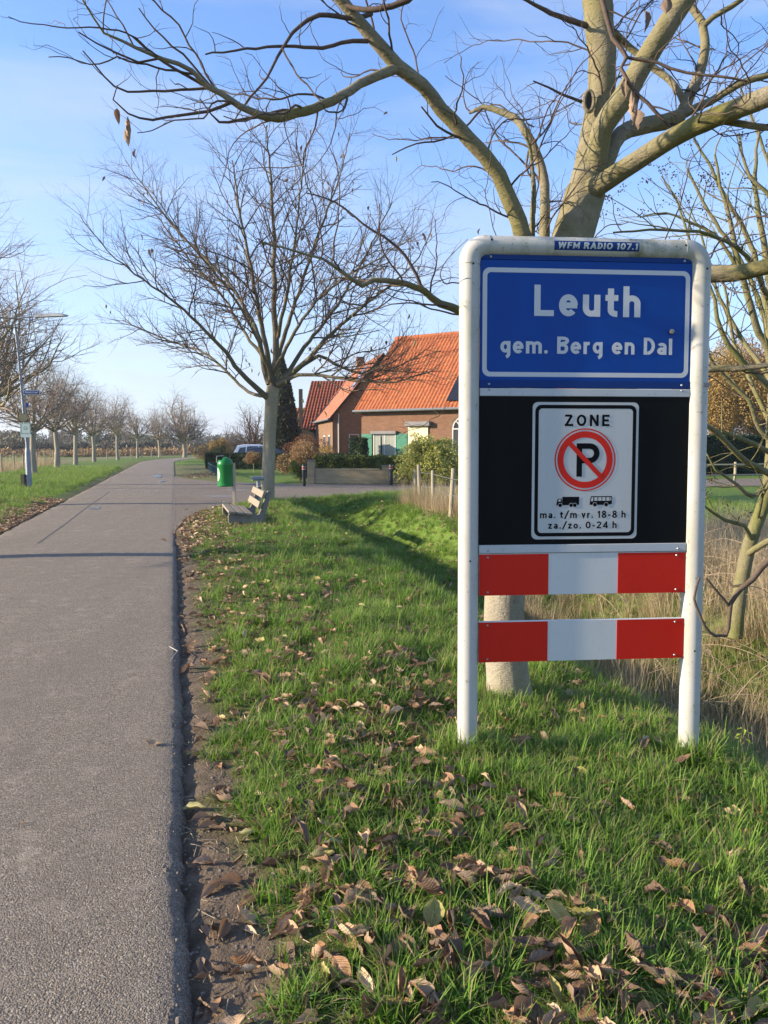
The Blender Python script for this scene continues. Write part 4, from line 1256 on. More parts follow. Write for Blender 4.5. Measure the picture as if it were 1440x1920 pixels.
for y in (.12, LB - .15): bench_frame(y)
for k, x0 in enumerate((-.62, -.455, -.29)):
    z0 = .375 - k * .022
    MB().box((0, 0, 0), (.145, LB, .045)).build("seat_plank", WOOD_GREY, BN, bevel=.008, loc=(x0, 0, z0), rot=(0, R(7.5), 0))
for x0, z0 in ((-.035, .46), (.045, .66)):
    MB().box((-.022, 0, 0), (.022, LB, .135)).build("backrest_plank", WOOD_GREY, BN, bevel=.008, loc=(x0, 0, z0), rot=(0, R(20), 0))

q = at(440, 955, 18.5); zb0 = gz(q.x, 18.5)
BI = thing("litter_bin", "round green litter bin with domed lid on a slim post", "litter bin", (q.x, 18.5, zb0))
c = (-.215, 0)
zt = at(425, 857, 18.5).z - zb0; zbm = at(425, 912, 18.5).z - zb0
MB().box((-.035, -.025, 0), (.03, .035, zt - .15)).build("post", WOOD_POLE, BI, bevel=.005)
MB().lathe([(0.0, zbm + .02), (.185, zbm), (.205, zbm + .015), (.205, zbm + .045), (.190, zbm + .06), (.190, zbm + .50), (.198, zbm + .52), (.198, zbm + .55)], 32, (c[0], 0, 0)).build("container", BIN_GREEN, BI, smooth=True)
hd = zbm + .55; R0 = .195
lid = MB(); nn = 32; mm = 10; V = []; Fq = []
for j in range(mm + 1):
    a = math.pi / 2 * j / mm
    for i in range(nn):
        th = 2 * math.pi * i / nn
        x, y, z = R0 * math.cos(a) * math.cos(th), R0 * math.cos(a) * math.sin(th), (zt - hd) * math.sin(a)
        V.append((c[0] + x, y, hd + z))
for j in range(mm):
    for i in range(nn):
        th = 2 * math.pi * (i + .5) / nn
        front = math.cos(th - math.pi) > .35
        if front and 4 <= j <= 7: continue
        Fq.append((j * nn + i, j * nn + (i + 1) % nn, (j + 1) * nn + (i + 1) % nn, (j + 1) * nn + i))
lid.add(V, Fq).build("lid", BIN_GREEN, BI, smooth=True)
MB().lathe([(.0, hd + .02), (.17, hd + .02)], 24, (c[0], 0, 0)).build("liner", BIN_DARK, BI)
mb = MB()
for i in range(12):
    a0, a1 = R(168 + 6 * i), R(168 + 6 * (i + 1)); r_ = .1925
    h0 = .17 * math.sqrt(max(0, 1 - ((i - 6) / 6.0) ** 2)); h1 = .17 * math.sqrt(max(0, 1 - ((i - 5) / 6.0) ** 2)); zc_ = zbm + .30
    mb.quad((c[0] + r_ * math.cos(a0), r_ * math.sin(a0), zc_ - h0), (c[0] + r_ * math.cos(a1), r_ * math.sin(a1), zc_ - h1), (c[0] + r_ * math.cos(a1), r_ * math.sin(a1), zc_ + h1), (c[0] + r_ * math.cos(a0), r_ * math.sin(a0), zc_ + h0))
mb.build("emblem", m_simple("emblem_pale", (.38, .55, .42), .3, .5, 25), BI)
MB().tube([(c[0] - .17, .05, hd - .02), (c[0] - .22, .05, hd + .06), (c[0] - .22, .05, hd + .20), (c[0] - .05, .05, hd + .215)], .012, 6).build("ashtray_bracket", STEEL, BI)

q = at(485, 950, 19.2)
PP = thing("pipe_post", "bent grey steel pipe standing behind the bench", "pipe", (q.x, 19.2, gz(q.x, 19.2)))
zt = at(485, 897, 19.2).z - PP.location.z
MB().tube([(0, 0, -.05), (0, 0, zt - .03)], .048, 16).build("upright", STEEL, PP, smooth=True)
mb = MB(); V, Fq = tube_arrays([Vector((-.14, -.12, zt)), Vector((.12, .06, zt))], [.055, .055], 20); mb.add(V, Fq)
V, Fq = tube_arrays([Vector((-.14, -.12, zt)), Vector((.12, .06, zt))], [.044, .044], 20); mb.add(V, [tuple(reversed(f_)) for f_ in Fq]); n = 20
mb.add([], [tuple((i - 80) if False else i for i in (0, 1))] if False else [])
mb.build("cross_pipe", STEEL, PP, smooth=True)
MB().ring((0, 0, 0), .044, .055, 20).build("pipe_rim", STEEL, PP, loc=(-.14, -.12, zt), rot=(0, 0, R(-55)))


# ------------------------------------------------------------------ parked cars
def car(label, loc, rz, paint, L_=4.5, hgt=1.55, wag=True, glassm=GLASS):
    c_ = thing("parked_car", label, "car", loc, rz, "cars parked behind the hedge"); W = .88
    # side profile, x from rear (0) to front (L_)
    sh = [(0.02, .35), (0, .62), (.03, .92), (.25, 1.0), (3.1, .98), (3.9, .86), (4.35, .72), (4.45, .5), (4.4, .3)]
    k = L_ / 4.5; mb = MB(); n = len(sh); rows = []
    for y, ins in ((-W, .0), (-W * .93, .03), (0, .05), (W * .93, .03), (W, .0)):
        rows.append([(x * k, y, z if z < .6 else z + ins) for x, z in sh])
    V = [p for r_ in rows for p in r_]
    Fq = [(a * n + i, a * n + i + 1, (a + 1) * n + i + 1, (a + 1) * n + i) for a in range(4) for i in range(n - 1)] + [tuple(range(n))[::-1], tuple(range(4 * n, 5 * n))]
    mb.add(V, Fq); mb.build("body", paint, c_, smooth=True)
    top = hgt
    A_ = [(.12, 1.0), (.42, top - .08), (.85, top), (1.9, top), (2.55, top - .10), (3.35, .98)]
    V = []; 
    for y, ins in ((-W * .97, 0), (-W * .80, 1), (W * .80, 1), (W * .97, 0)):
        V += [(x * k, y if z < 1.05 else (math.copysign(W * (.80 if not ins else .72), y)), z - (0 if ins else .03)) for x, z in A_]
    m_ = len(A_)
    Fq = [(a * m_ + i, a * m_ + i + 1, (a + 1) * m_ + i + 1, (a + 1) * m_ + i) for a in range(3) for i in range(m_ - 1)] + [tuple(range(m_))[::-1], tuple(range(3 * m_, 4 * m_))]
    MB().add(V, Fq).build("cabin", paint, c_, smooth=True)
    for sy in (-1, 1):
        yy0, yy1 = sy * (W * .97 + .006), sy * (W * .80 + .016)
        for xa, xb, ta, tb in ((.40, .95, .62, 1.02), (1.03, 1.85, 1.08, 1.88), (1.93, 3.0, 1.93, 2.45)):
            MB().quad((xa * k, yy0, 1.03), (xb * k, yy0, 1.03), (tb * k, yy1, top - .13), (ta * k, yy1, top - .13)).build("window", glassm, c_)
        for xw in (.85, 3.55):
            MB().tube([(xw * k, sy * (W - .2), .33), (xw * k, sy * (W + .01), .33)], .33, 20).build("wheel", INK, c_)
    MB().quad((.14 * k - .012, -W * .8, 1.04), (.14 * k - .012, W * .8, 1.04), (.40 * k - .012, W * .7, top - .1), (.40 * k - .012, -W * .7, top - .1)).build("rear_window", glassm, c_)
    MB().quad((3.33 * k, -W * .8, 1.02), (3.33 * k, W * .8, 1.02), (2.6 * k, W * .7, top - .1), (2.6 * k, -W * .7, top - .1)).build("windscreen", glassm, c_)
    for sy in (-1, 1):
        MB().box((-.015, sy * .62 - .18, .82), (.10, sy * .62 + .18, .98)).build("tail_light", mat("tail_light", (.45, .03, .03), .3), c_, bevel=.02)
    return c_


PAINT_W = mat("paint_silver", (.66, .70, .76), .25, .2); PAINT_B = mat("paint_blue", (.022, .035, .060), .25, .3)
q = at(420, 0, 56); car("silver white estate car with a sloping tailgate behind the clipped hedge", (q.x, 56, 0), R(8), PAINT_W, 4.7, 1.66)
q = at(446, 0, 53.0); car("dark blue car parked in front of the silver white one", (q.x, 53.0, 0), R(2), PAINT_B, 4.3, 1.46)

# ------------------------------------------------------------------ trees
UP = Vector((0, 0, 1))


def grow(chains, rg, p, d, length, r0, lvl, spec, rend=.35):
    seg = spec['seg'][lvl]; n = max(3, int(length / seg)); st_ = length / n
    P = [p.copy()]; Rr = [r0]; d = d.normalized(); dirs = [d]
    wnd = spec['wander'][lvl]; up = spec['up'][lvl]
    for i in range(n):
        d = (d + Vector((rg.gauss(0, wnd), rg.gauss(0, wnd), rg.gauss(0, wnd))) + UP * up * (st_ / .3)).normalized()
        p = p + d * st_; P.append(p.copy()); Rr.append(r0 * (1 - (1 - rend) * (i + 1) / n)); dirs.append(d)
    chains.append((lvl, P, Rr))
    kids(chains, rg, P, Rr, dirs, lvl, spec, length)


def kids(chains, rg, P, Rr, dirs, lvl, spec, length, t0=.12):
    if lvl >= spec['max']: return
    cnt = max(1, int(length * spec['dens'][lvl] * rg.uniform(.8, 1.2))); az = rg.uniform(0, 6.28); n = len(P) - 1
    for j in range(cnt):
        t = t0 + (1 - t0) * (j + rg.random()) / cnt; t = min(t, .995)
        k = t * n; i = int(k); f_ = k - i
        q_ = P[i].lerp(P[min(i + 1, n)], f_); dd = dirs[min(i + 1, n)]
        az += 2.4 + rg.gauss(0, .5)
        side = dd.orthogonal().normalized(); side.rotate(Matrix.Rotation(az, 3, dd))
        ang_ = R(rg.gauss(spec['ang'][lvl], 9))
        nd = dd * math.cos(ang_) + side * math.sin(ang_)
        if nd.z < -.25 and rg.random() < .7: nd.z *= -.3
        ln = spec['len'][lvl] * rg.uniform(.45, 1.15) * (1 - .45 * t)
        rr_ = min(Rr[i] * .62, spec['rad'][lvl + 1] * rg.uniform(.75, 1.2))
        grow(chains, rg, q_, nd, ln, rr_, lvl + 1, spec)


def catmull(pts, step):
    P = [Vector(p[:3]) for p in pts]; Q = [p[3] for p in pts]; out, rad = [], []
    for i in range(len(P) - 1):
        a, b, c_, d_ = P[max(i - 1, 0)], P[i], P[i + 1], P[min(i + 2, len(P) - 1)]
        n = max(1, int((c_ - b).length / step))
        for k in range(n):
            t = k / n; t2, t3 = t * t, t * t * t
            out.append(.5 * ((2 * b) + (c_ - a) * t + (2 * a - 5 * b + 4 * c_ - d_) * t2 + (3 * b - a - 3 * c_ + d_) * t3)); rad.append(Q[i] + (Q[i + 1] - Q[i]) * t)
    out.append(P[-1]); rad.append(Q[-1])
    return out, rad


def traced(chains, rg, pts, lvl, spec, step=.06, wob_=.0, t0=.12, kid=True, kidspec=None):
    """pts: (px, py, distance, radius in photo pixels)"""
    W_pts = []
    for px, py, Y, rp in pts:
        q_ = at(px, py, Y); W_pts.append((q_.x, q_.y, q_.z, rp / FPX * Y))
    P, Rr = catmull(W_pts, step)
    if wob_:
        for i in range(1, len(P) - 1): P[i] = P[i] + Vector((rg.gauss(0, wob_), rg.gauss(0, wob_), rg.gauss(0, wob_)))
    dirs = [(P[min(i + 1, len(P) - 1)] - P[max(i - 1, 0)]).normalized() for i in range(len(P))]
    chains.append((lvl, P, Rr))
    L_ = sum((P[i + 1] - P[i]).length for i in range(len(P) - 1))
    if kid: kids(chains, rg, P, Rr, dirs, lvl, kidspec or spec, L_, t0)
    return P, Rr


def nsides(r_): return 14 if r_ > .06 else 9 if r_ > .02 else 6 if r_ > .008 else 4 if r_ > .003 else 3


def tree_objects(root, chains, limb_lvl, barkm, twigm, origin, sides=nsides, limbs=True):
    O = Vector(origin)
    sh_ = lambda c_: ([p - O for p in c_[1]], c_[2])
    tr = [c_ for c_ in chains if c_[0] == 0]; lm = [c_ for c_ in chains if 0 < c_[0] <= limb_lvl]; tw = [c_ for c_ in chains if c_[0] > limb_lvl]
    outs = [link("trunk", chains_mesh("trunk", [sh_(c_) for c_ in tr], sides), barkm, root)]
    if limbs:
        for c_ in lm: link("limb", chains_mesh("limb", [sh_(c_)], sides), barkm, root)
    elif lm:
        outs.append(tag(link("limbs", chains_mesh("limbs", [sh_(c_) for c_ in lm], sides), barkm, root), kind="stuff"))
    if tw:
        outs.append(tag(link("crown", chains_mesh("crown", [sh_(c_) for c_ in tw], sides), twigm, root), kind="stuff"))
    return outs


# near walnut behind the sign ---------------------------------------
rg = random.Random(11)
NS = dict(max=4, seg=[.06, .05, .045, .035, .03], wander=[.05, .12, .18, .22, .25], up=[0, .03, .035, .04, .03],
          dens=[0, 6.2, 7.2, 8.5, 0], len=[0, 1.25, .44, .14, 0], ang=[50, 52, 50, 55, 50], rad=[.1, .03, .0064, .0040, .0031])
NS['max'] = 4
ch = []
T0 = (955, 1318, 4.60)
traced(ch, rg, [(957, 1370, 4.80, 54), (956, 1318, 4.80, 48), (952, 1270, 4.80, 41), (945, 1150, 4.80, 38), (958, 1000, 4.80, 38), (985, 800, 4.80, 39), (1030, 600, 4.9, 40), (1072, 450, 4.95, 37), (1098, 360, 5.0, 36)], 0, NS, .08, kid=False)
limbs = [
    [(1096, 370, 5.0, 33), (1106, 310, 5.02, 28), (1116, 250, 5.05, 26), (1127, 180, 5.05, 24), (1128, 100, 5.05, 24), (1120, 0, 5.05, 26), (1118, -120, 5.0, 24), (1130, -260, 5.0, 18), (1120, -400, 5.0, 10)],
    [(1112, 330, 4.97, 20), (1122, 285, 4.93, 19), (1130, 240, 4.88, 19), (1165, 190, 4.8, 20), (1203, 123, 4.72, 19), (1240, 65, 4.66, 19), (1290, -15, 4.6, 19), (1360, -130, 4.5, 16), (1420, -230, 4.4, 10)],
    [(1100, 365, 4.95, 24), (1125, 345, 4.88, 19), (1150, 330, 4.82, 17.5), (1214, 288, 4.7, 17), (1281, 247, 4.55, 17), (1363, 211, 4.4, 18), (1450, 178, 4.25, 18), (1580, 120, 4.1, 14), (1700, 60, 4.0, 8)],
    [(1120, 350, 5.02, 18), (1142, 290, 5.1, 15), (1162, 254, 5.15, 14), (1198, 237, 5.2, 15), (1245, 230, 5.2, 14), (1275, 218, 5.2, 12), (1291, 180, 5.25, 11), (1311, 139, 5.3, 9), (1321, 92, 5.3, 8), (1316, 41, 5.35, 7), (1292, 10, 5.4, 6), (1250, -70, 5.4, 4)],
    [(1275, 218, 5.2, 8), (1300, 205, 5.15, 7.5), (1332, 190, 5.1, 7), (1383, 159, 5.0, 6.5), (1440, 141, 4.95, 5.5), (1520, 110, 4.9, 3.5)],
    [(1128, 40, 5.1, 7), (1168, 77, 5.3, 6), (1219, 123, 5.3, 6), (1255, 149, 5.25, 6), (1276, 180, 5.2, 6), (1284, 200, 5.2, 5)],
    [(1318, 50, 5.33, 5.5), (1337, 31, 5.3, 5), (1389, 0, 5.25, 4.5), (1430, -40, 5.2, 3)],
    [(1342, 226, 4.5, 6), (1390, 232, 4.45, 6), (1440, 239, 4.4, 5.5), (1520, 250, 4.35, 4)],
    [(1020, 640, 4.88, 20), (1000, 520, 4.85, 17), (980, 437, 4.80, 15.5), (947, 355, 4.75, 14), (921, 308, 4.7, 13.5), (880, 262, 4.65, 13), (828, 206, 4.58, 12.5), (792, 159, 4.5, 12), (746, 123, 4.42, 12.5), (700, 72, 4.35, 11.5), (660, 25, 4.3, 10.5), (625, -20, 4.25, 10), (540, -130, 4.15, 8), (440, -230, 4.05, 5)],
    [(1035, 600, 4.92, 14), (1022, 500, 4.98, 11), (1021, 420, 5.0, 9.5), (1020, 334, 5.05, 8.5), (1003, 283, 5.05, 8), (977, 231, 5.05, 7), (947, 213, 5.1, 6), (905, 200, 5.15, 4.5), (880, 212, 5.2, 2.5)],
    [(1000, 480, 4.9, 6), (999, 400, 4.85, 5), (1001, 350, 4.8, 4.5), (997, 300, 4.8, 3.5), (985, 240, 4.75, 2)],
    [(742, 128, 4.42, 9.5), (720, 136, 4.36, 8.5), (690, 150, 4.3, 8), (640, 178, 4.2, 8), (590, 203, 4.1, 8), (540, 216, 4.0, 8.5), (520, 220, 3.95, 8.5), (490, 215, 3.9, 7), (450, 200, 3.85, 6), (415, 175, 3.8, 5.5), (390, 162, 3.78, 5), (360, 132, 3.72, 4.2), (305, 110, 3.66, 3.6), (255, 90, 3.6, 3), (230, 78, 3.58, 2.6), (195, 60, 3.55, 2), (155, 0, 3.5, 1.5), (130, -60, 3.45, 1.2)],
    [(1060, 640, 4.9, 24), (1150, 560, 4.8, 19), (1240, 525, 4.7, 17), (1332, 513, 4.6, 16), (1380, 512, 4.5, 15), (1440, 500, 4.4, 14), (1560, 480, 4.3, 11), (1680, 440, 4.2, 6)],
    [(990, 760, 4.78, 14), (930, 640, 4.7, 10), (870, 585, 4.6, 8), (825, 570, 4.55, 7), (795, 545, 4.5, 6), (760, 532, 4.45, 5.5), (700, 525, 4.4, 5), (680, 537, 4.38, 4.5), (655, 520, 4.35, 4), (635, 505, 4.3, 3.5), (605, 485, 4.25, 2.5), (530, 465, 4.2, 1.8), (485, 452, 4.15, 1.2)],
    [(1020, 800, 4.8, 9), (1200, 720, 4.7, 7.5), (1328, 693, 4.6, 6.5), (1379, 691, 4.55, 6), (1440, 684, 4.5, 5), (1540, 660, 4.4, 3)],
]
for k, l_ in enumerate(limbs):
    traced(ch, rg, l_, 1, NS, .06, .002, kid=True, t0=.16 if k < 4 else .10)
SUBS = [
    [(395, 165, 3.8, 2.6), (360, 167, 3.78, 2.6), (310, 170, 3.75, 2.4), (240, 172, 3.7, 2), (215, 162, 3.68, 1.8), (155, 95, 3.6, 1.2)],
    [(562, 209, 4.05, 3.6), (530, 208, 4.0, 3.4), (490, 218, 3.92, 3), (412, 230, 3.85, 2.2), (395, 213, 3.82, 1.4), (375, 185, 3.8, 1)],
    [(432, 193, 3.85, 3), (390, 210, 3.8, 2.8), (340, 217, 3.75, 2.5), (285, 225, 3.7, 2.2), (262, 222, 3.68, 1.8), (240, 212, 3.66, 1.6), (212, 185, 3.6, 1.4), (220, 160, 3.6, 1)],
    [(392, 166, 3.8, 3), (330, 130, 3.74, 2.6), (290, 105, 3.7, 2.3), (247, 67, 3.65, 1.6)],
    [(296, 110, 3.7, 2.2), (260, 115, 3.66, 2.2), (220, 100, 3.62, 2), (180, 80, 3.6, 1.6), (147, 60, 3.56, 1.2)],
    [(395, 162, 3.8, 2.6), (360, 120, 3.76, 2.2), (325, 85, 3.72, 2), (290, 55, 3.7, 1.6), (260, 15, 3.66, 1.1)],
    [(690, 77, 4.34, 4), (660, 76, 4.3, 3.6), (640, 80, 4.28, 3.4), (605, 90, 4.24, 3.2), (535, 87, 4.18, 2.6), (480, 90, 4.1, 2.2), (385, 102, 4.0, 1.4)],
    [(697, 25, 4.35, 4.5), (665, 34, 4.3, 4), (600, 28, 4.22, 4), (560, 50, 4.18, 3.4), (530, 92, 4.14, 3), (500, 145, 4.1, 2.4), (460, 195, 4.04, 1.8), (440, 225, 4.0, 1.2)],
    [(820, -60, 4.1, 7), (765, 0, 4.15, 5.5), (735, 12, 4.18, 5.2), (705, 18, 4.2, 5), (660, 15, 4.25, 4), (620, -5, 4.3, 3)],
    [(795, 545, 4.5, 3.2), (760, 480, 4.45, 2.8), (720, 445, 4.4, 2.4), (680, 420, 4.38, 2), (630, 380, 4.35, 1.6), (575, 362, 4.3, 1.1)],
    [(530, 92, 4.14, 2), (548, 125, 4.1, 1.8), (575, 160, 4.05, 1.6), (605, 192, 4.0, 1.4)],
    [(1120, 55, 5.05, 5.5), (1060, 35, 5.0, 4.5), (1020, 18, 4.95, 3.6), (985, 0, 4.9, 2.6), (950, -20, 4.85, 1.6)],
    [(1116, 200, 5.05, 3), (1060, 178, 5.0, 2.2), (1030, 165, 4.95, 1.8), (1000, 152, 4.9, 1.2)],
    [(905, 202, 5.15, 2.2), (870, 240, 5.1, 2), (830, 262, 5.05, 1.8), (780, 270, 5.0, 1.4), (735, 290, 4.95, 1)],
    [(880, 262, 4.65, 2.4), (850, 255, 4.6, 2.2), (820, 235, 4.5, 2), (790, 200, 4.45, 1.4)],
    [(1120, -40, 3.4, 5), (1135, 20, 3.4, 4.6), (1150, 70, 3.4, 4), (1175, 108, 3.4, 4), (1165, 128, 3.4, 3.6), (1180, 160, 3.4, 3.4), (1230, 210, 3.4, 3), (1257, 238, 3.4, 2.2)],
    [(1177, 108, 3.4, 3), (1230, 118, 3.38, 2.8), (1290, 137, 3.35, 2.6), (1370, 145, 3.3, 2.4), (1400, 152, 3.3, 1.6)],
]
NS2 = dict(NS); NS2['dens'] = [0, 1.9, 4.2, 6.5, 0]; NS2['len'] = [0, .9, .34, .12, 0]
for l_ in SUBS: traced(ch, rg, l_, 2, NS2, .05, .002)
NT = thing("walnut_tree", "bare walnut tree right behind the town sign, limbs spreading over it", "tree", (at(955, 1318, 4.8).x, 4.8, gz(.8, 4.8)))
ORG = Vector(NT.location)
tree_objects(NT, ch, 2, BARK_NEAR, TWIG, ORG, limbs=False)
near_ch = ch
for o in NT.children:
    if o.name.startswith('trunk'): o.data.materials[0] = BARK_TRUNK
# limbs as parts: rebuild the big ones singly
for o in [o_ for o_ in NT.children if o_.name.startswith("limbs")]: bpy.data.objects.remove(o)
for c_ in [c_ for c_ in ch if c_[0] == 1]:
    link("limb", chains_mesh("limb", [([p - ORG for p in c_[1]], c_[2])], nsides), BARK_NEAR, NT)
tag(link("branches", chains_mesh("branches", [([p - ORG for p in c_[1]], c_[2]) for c_ in ch if c_[0] == 2], nsides), TWIG, NT), kind="stuff")
# knot scar on the stem
kq = at(1104, 190, 4.95) - ORG; rr0 = .045
mb = MB(); pts = [(kq.x + .030 * math.cos(a_), kq.y, kq.z + .062 * math.sin(a_)) for a_ in [6.283 * i / 20 for i in range(21)]]
mb.tube(pts, .014, 8, caps=False); mb.build("bark_scar", BARK_NEAR, NT, smooth=True)

mb = MB(); mb.add([(kq.x + .026 * math.cos(6.283 * i / 16), kq.y - .006, kq.z + .056 * math.sin(6.283 * i / 16)) for i in range(16)], [tuple(range(16))]); mb.build('scar_wood', DARKWOOD, NT)
# middle walnut by the bench -----------------------------------------
rg = random.Random(5)
MS = dict(max=4, seg=[.25, .22, .2, .16, .13], wander=[.04, .09, .11, .13, .16], up=[0, .05, .05, .05, .03],
          dens=[0, 3.6, 5.0, 5.4, 0], len=[0, 2.4, 1.15, .50, 0], ang=[45, 42, 42, 45, 50], rad=[.2, .05, .022, .0125, .0092])
ch = []
Dm = 21.0
traced(ch, rg, [(500, 945, 21, 15), (502, 920, 21, 13), (504, 850, 21, 11.6), (507, 790, 21, 11.4), (509, 750, 21, 12), (512, 725, 21, 12)], 0, MS, .3, kid=False)
ml = [
    [(512, 730, 21, 9), (516, 690, 21, 8), (518, 640, 21, 7), (513, 560, 21, 5.5), (514, 450, 21, 4), (506, 330, 21.2, 2.6), (500, 235, 21.2, 1)],
    [(500, 745, 20.9, 7), (480, 728, 20.7, 6), (465, 712, 20.5, 5.5), (441, 687, 20.2, 5), (414, 650, 19.8, 4.2), (371, 607, 19.4, 3.3), (330, 570, 19, 2.6), (270, 525, 18.6, 2), (200, 470, 18.2, 1.2), (150, 402, 18, .8)],
    [(505, 720, 21, 7), (494, 690, 21.1, 6), (490, 650, 21.2, 5.5), (472, 600, 21.5, 4.6), (440, 545, 21.8, 3.8), (400, 500, 22, 3.2), (330, 430, 22.3, 2.2), (270, 350, 22.6, 1.2), (235, 300, 22.8, .7)],
    [(508, 715, 20.8, 6.5), (500, 660, 20.5, 5.5), (486, 590, 20.2, 4.8), (470, 500, 19.8, 3.6), (450, 400, 19.6, 2.4), (435, 300, 19.4, 1.2)],
    [(520, 722, 20.9, 7.5), (545, 702, 20.7, 6.5), (572, 680, 20.5, 5.5), (600, 648, 20.2, 4.6), (650, 600, 20, 3.4), (700, 560, 19.8, 2.6), (770, 500, 19.6, 1.6), (810, 430, 19.4, .8)],
    [(523, 722, 20.6, 5), (548, 706, 20.2, 4.2), (591, 703, 19.8, 3.6), (649, 710, 19.4, 3), (700, 716, 19.1, 2.2), (760, 712, 18.8, 1.6), (820, 690, 18.6, .9)],
    [(560, 690, 20.6, 4.4), (598, 669, 20.6, 4), (642, 688, 20.6, 3), (680, 700, 20.6, 2.4), (740, 690, 20.6, 1.6), (800, 655, 20.6, .9)],
    [(518, 690, 21.1, 5.5), (536, 620, 21.4, 4.5), (570, 520, 21.8, 3.4), (605, 420, 22, 2.4), (640, 320, 22.2, 1.2), (655, 250, 22.3, .7)],
    [(517, 640, 21, 4.5), (536, 560, 20.6, 3.6), (552, 460, 20.2, 2.6), (565, 350, 20, 1.6), (575, 250, 19.9, .8)],
    [(530, 712, 21.1, 5.5), (580, 640, 21.6, 4.2), (640, 560, 22, 3), (690, 470, 22.4, 2), (735, 380, 22.8, .9)],
    [(495, 742, 21.0, 4.5), (465, 735, 21.4, 3.5), (430, 700, 21.9, 3.0), (380, 660, 22.4, 2.4), (320, 640, 23, 1.8), (230, 600, 23.5, 1)],
    [(510, 690, 21.2, 4.5), (470, 640, 21.8, 3.4), (420, 560, 22.4, 2.6), (350, 480, 23, 1.8), (290, 400, 23.5, .9)],
    [(512, 700, 20.7, 4.5), (560, 610, 20, 3.5), (620, 540, 19.4, 2.5), (720, 480, 19, 1.5), (780, 440, 18.8, .8)],
    [(506, 700, 20.6, 4.5), (470, 610, 19.8, 3.4), (410, 520, 19.2, 2.4), (340, 440, 18.7, 1.5), (300, 380, 18.5, .8)],
]
ml = [[(a, b, c_, d_ * .84) for a, b, c_, d_ in l_] for l_ in ml]
for l_ in ml: traced(ch, rg, l_, 1, MS, .22, .015, t0=.22)
mt_ = at(502, 930, 21)
MT = thing("walnut_tree", "tall bare walnut tree with a pale trunk between the bench and the junction", "tree", (mt_.x, 21, 0))
tree_objects(MT, ch, 1, BARK_TRUNK2, TWIG, MT.location)
for o in MT.children:
    if o.name.startswith('limb'): o.data.materials[0] = BARK_LIMB
mid_ch = ch

# row of trees on the left verge -------------------------------------
RS = dict(max=4, seg=[.3, .3, .28, .22, .2], wander=[.03, .10, .13, .15, .17], up=[.05, .045, .05, .04, .03],
          dens=[0, 3.2, 4.0, 4.0, 0], len=[0, 2.1, 1.15, .6, 0], ang=[50, 48, 48, 48, 50], rad=[.2, .05, .026, .019, .015])


def row_tree_chains(seed, hgt=7.2, spread=3.6, trunk=2.3, r_=.19, nl=9):
    rg = random.Random(seed); c_ = []
    P = [Vector((0, 0, -.1)), Vector((0, 0, .15)), Vector((rg.gauss(0, .03), rg.gauss(0, .03), trunk * .5)), Vector((rg.gauss(0, .06), rg.gauss(0, .05), trunk))]
    c_.append((0, P, [r_ * 1.05, r_ * .88, r_ * .76, r_ * .76]))
    top = P[-1]
    for k in range(nl + 5):
        a = 2.4 * k + rg.uniform(-.3, .3); el = R([16, 34, 52, 68][k % 4] + rg.uniform(-7, 7)); hv = hgt - trunk
        d = Vector((math.cos(a) * math.cos(el), math.sin(a) * math.cos(el), math.sin(el))); ln = 1 / math.sqrt((math.cos(el) / spread) ** 2 + (math.sin(el) / hv) ** 2)
        grow(c_, rg, top + Vector((0, 0, rg.uniform(-.2, .25))), d, ln * rg.uniform(.78, .98), r_ * .30, 1, RS, .16)
    grow(c_, rg, top, Vector((rg.gauss(0, .1), rg.gauss(0, .1), 1)), (hgt - trunk) * .9, r_ * .42, 1, RS, .12)
    return c_


variants = []
for sd_ in (1, 2, 3):
    cc = row_tree_chains(sd_)
    t_ = chains_mesh("trunk", [(c_[1], c_[2]) for c_ in cc if c_[0] == 0], nsides); t_.materials.append(BARK_PALE)
    l_ = chains_mesh("limbs", [(c_[1], c_[2]) for c_ in cc if c_[0] == 1], nsides); l_.materials.append(BARK_MID)
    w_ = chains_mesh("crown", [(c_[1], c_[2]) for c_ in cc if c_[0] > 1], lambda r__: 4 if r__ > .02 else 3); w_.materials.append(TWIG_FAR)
    variants.append((t_, l_, w_))
rowp = [(-9.1, 10.0), (-12.2, 19.5), (-15.4, 29.2), (-18.4, 39), (-21.6, 49), (-24.9, 60), (-27.3, 70), (-28.3, 79), (-29.5, 89), (-29.6, 98)]
rowl = ["bare tree beside the road, first of the verge row and partly out of view", "second bare tree of the left verge row",
        "bare tree whose branches reach in from the left picture edge over the lamp post", "bare pale tree just behind the lamp post",
        "bare tree with pale trunk, next after the one behind the lamp post", "second pale trunked bare tree beyond the lamp post", "third pale trunked bare tree beyond the lamp post",
        "fourth pale trunked bare tree beyond the lamp post", "fifth slim bare tree beyond the lamp post before the bend", "smallest bare tree, last of the verge row before the big crown"]
for i, ((x, y), lb) in enumerate(zip(rowp, rowl)):
    r_ = thing("verge_tree", lb, "tree", (x, y, gz(x, y) - .03), rnd.uniform(0, 6.28), "bare trees in a row on the left verge")
    s_ = rnd.uniform(1.0, 1.14) * (1.18 if i == 2 else 1.0 if i > 1 else 1.1); r_.scale = (s_, s_, s_)
    tr_, l_, w_ = variants[i % 3]
    link("trunk", tr_, None, r_); tag(link("limbs", l_, None, r_), kind="stuff"); tag(link("crown", w_, None, r_), kind="stuff")


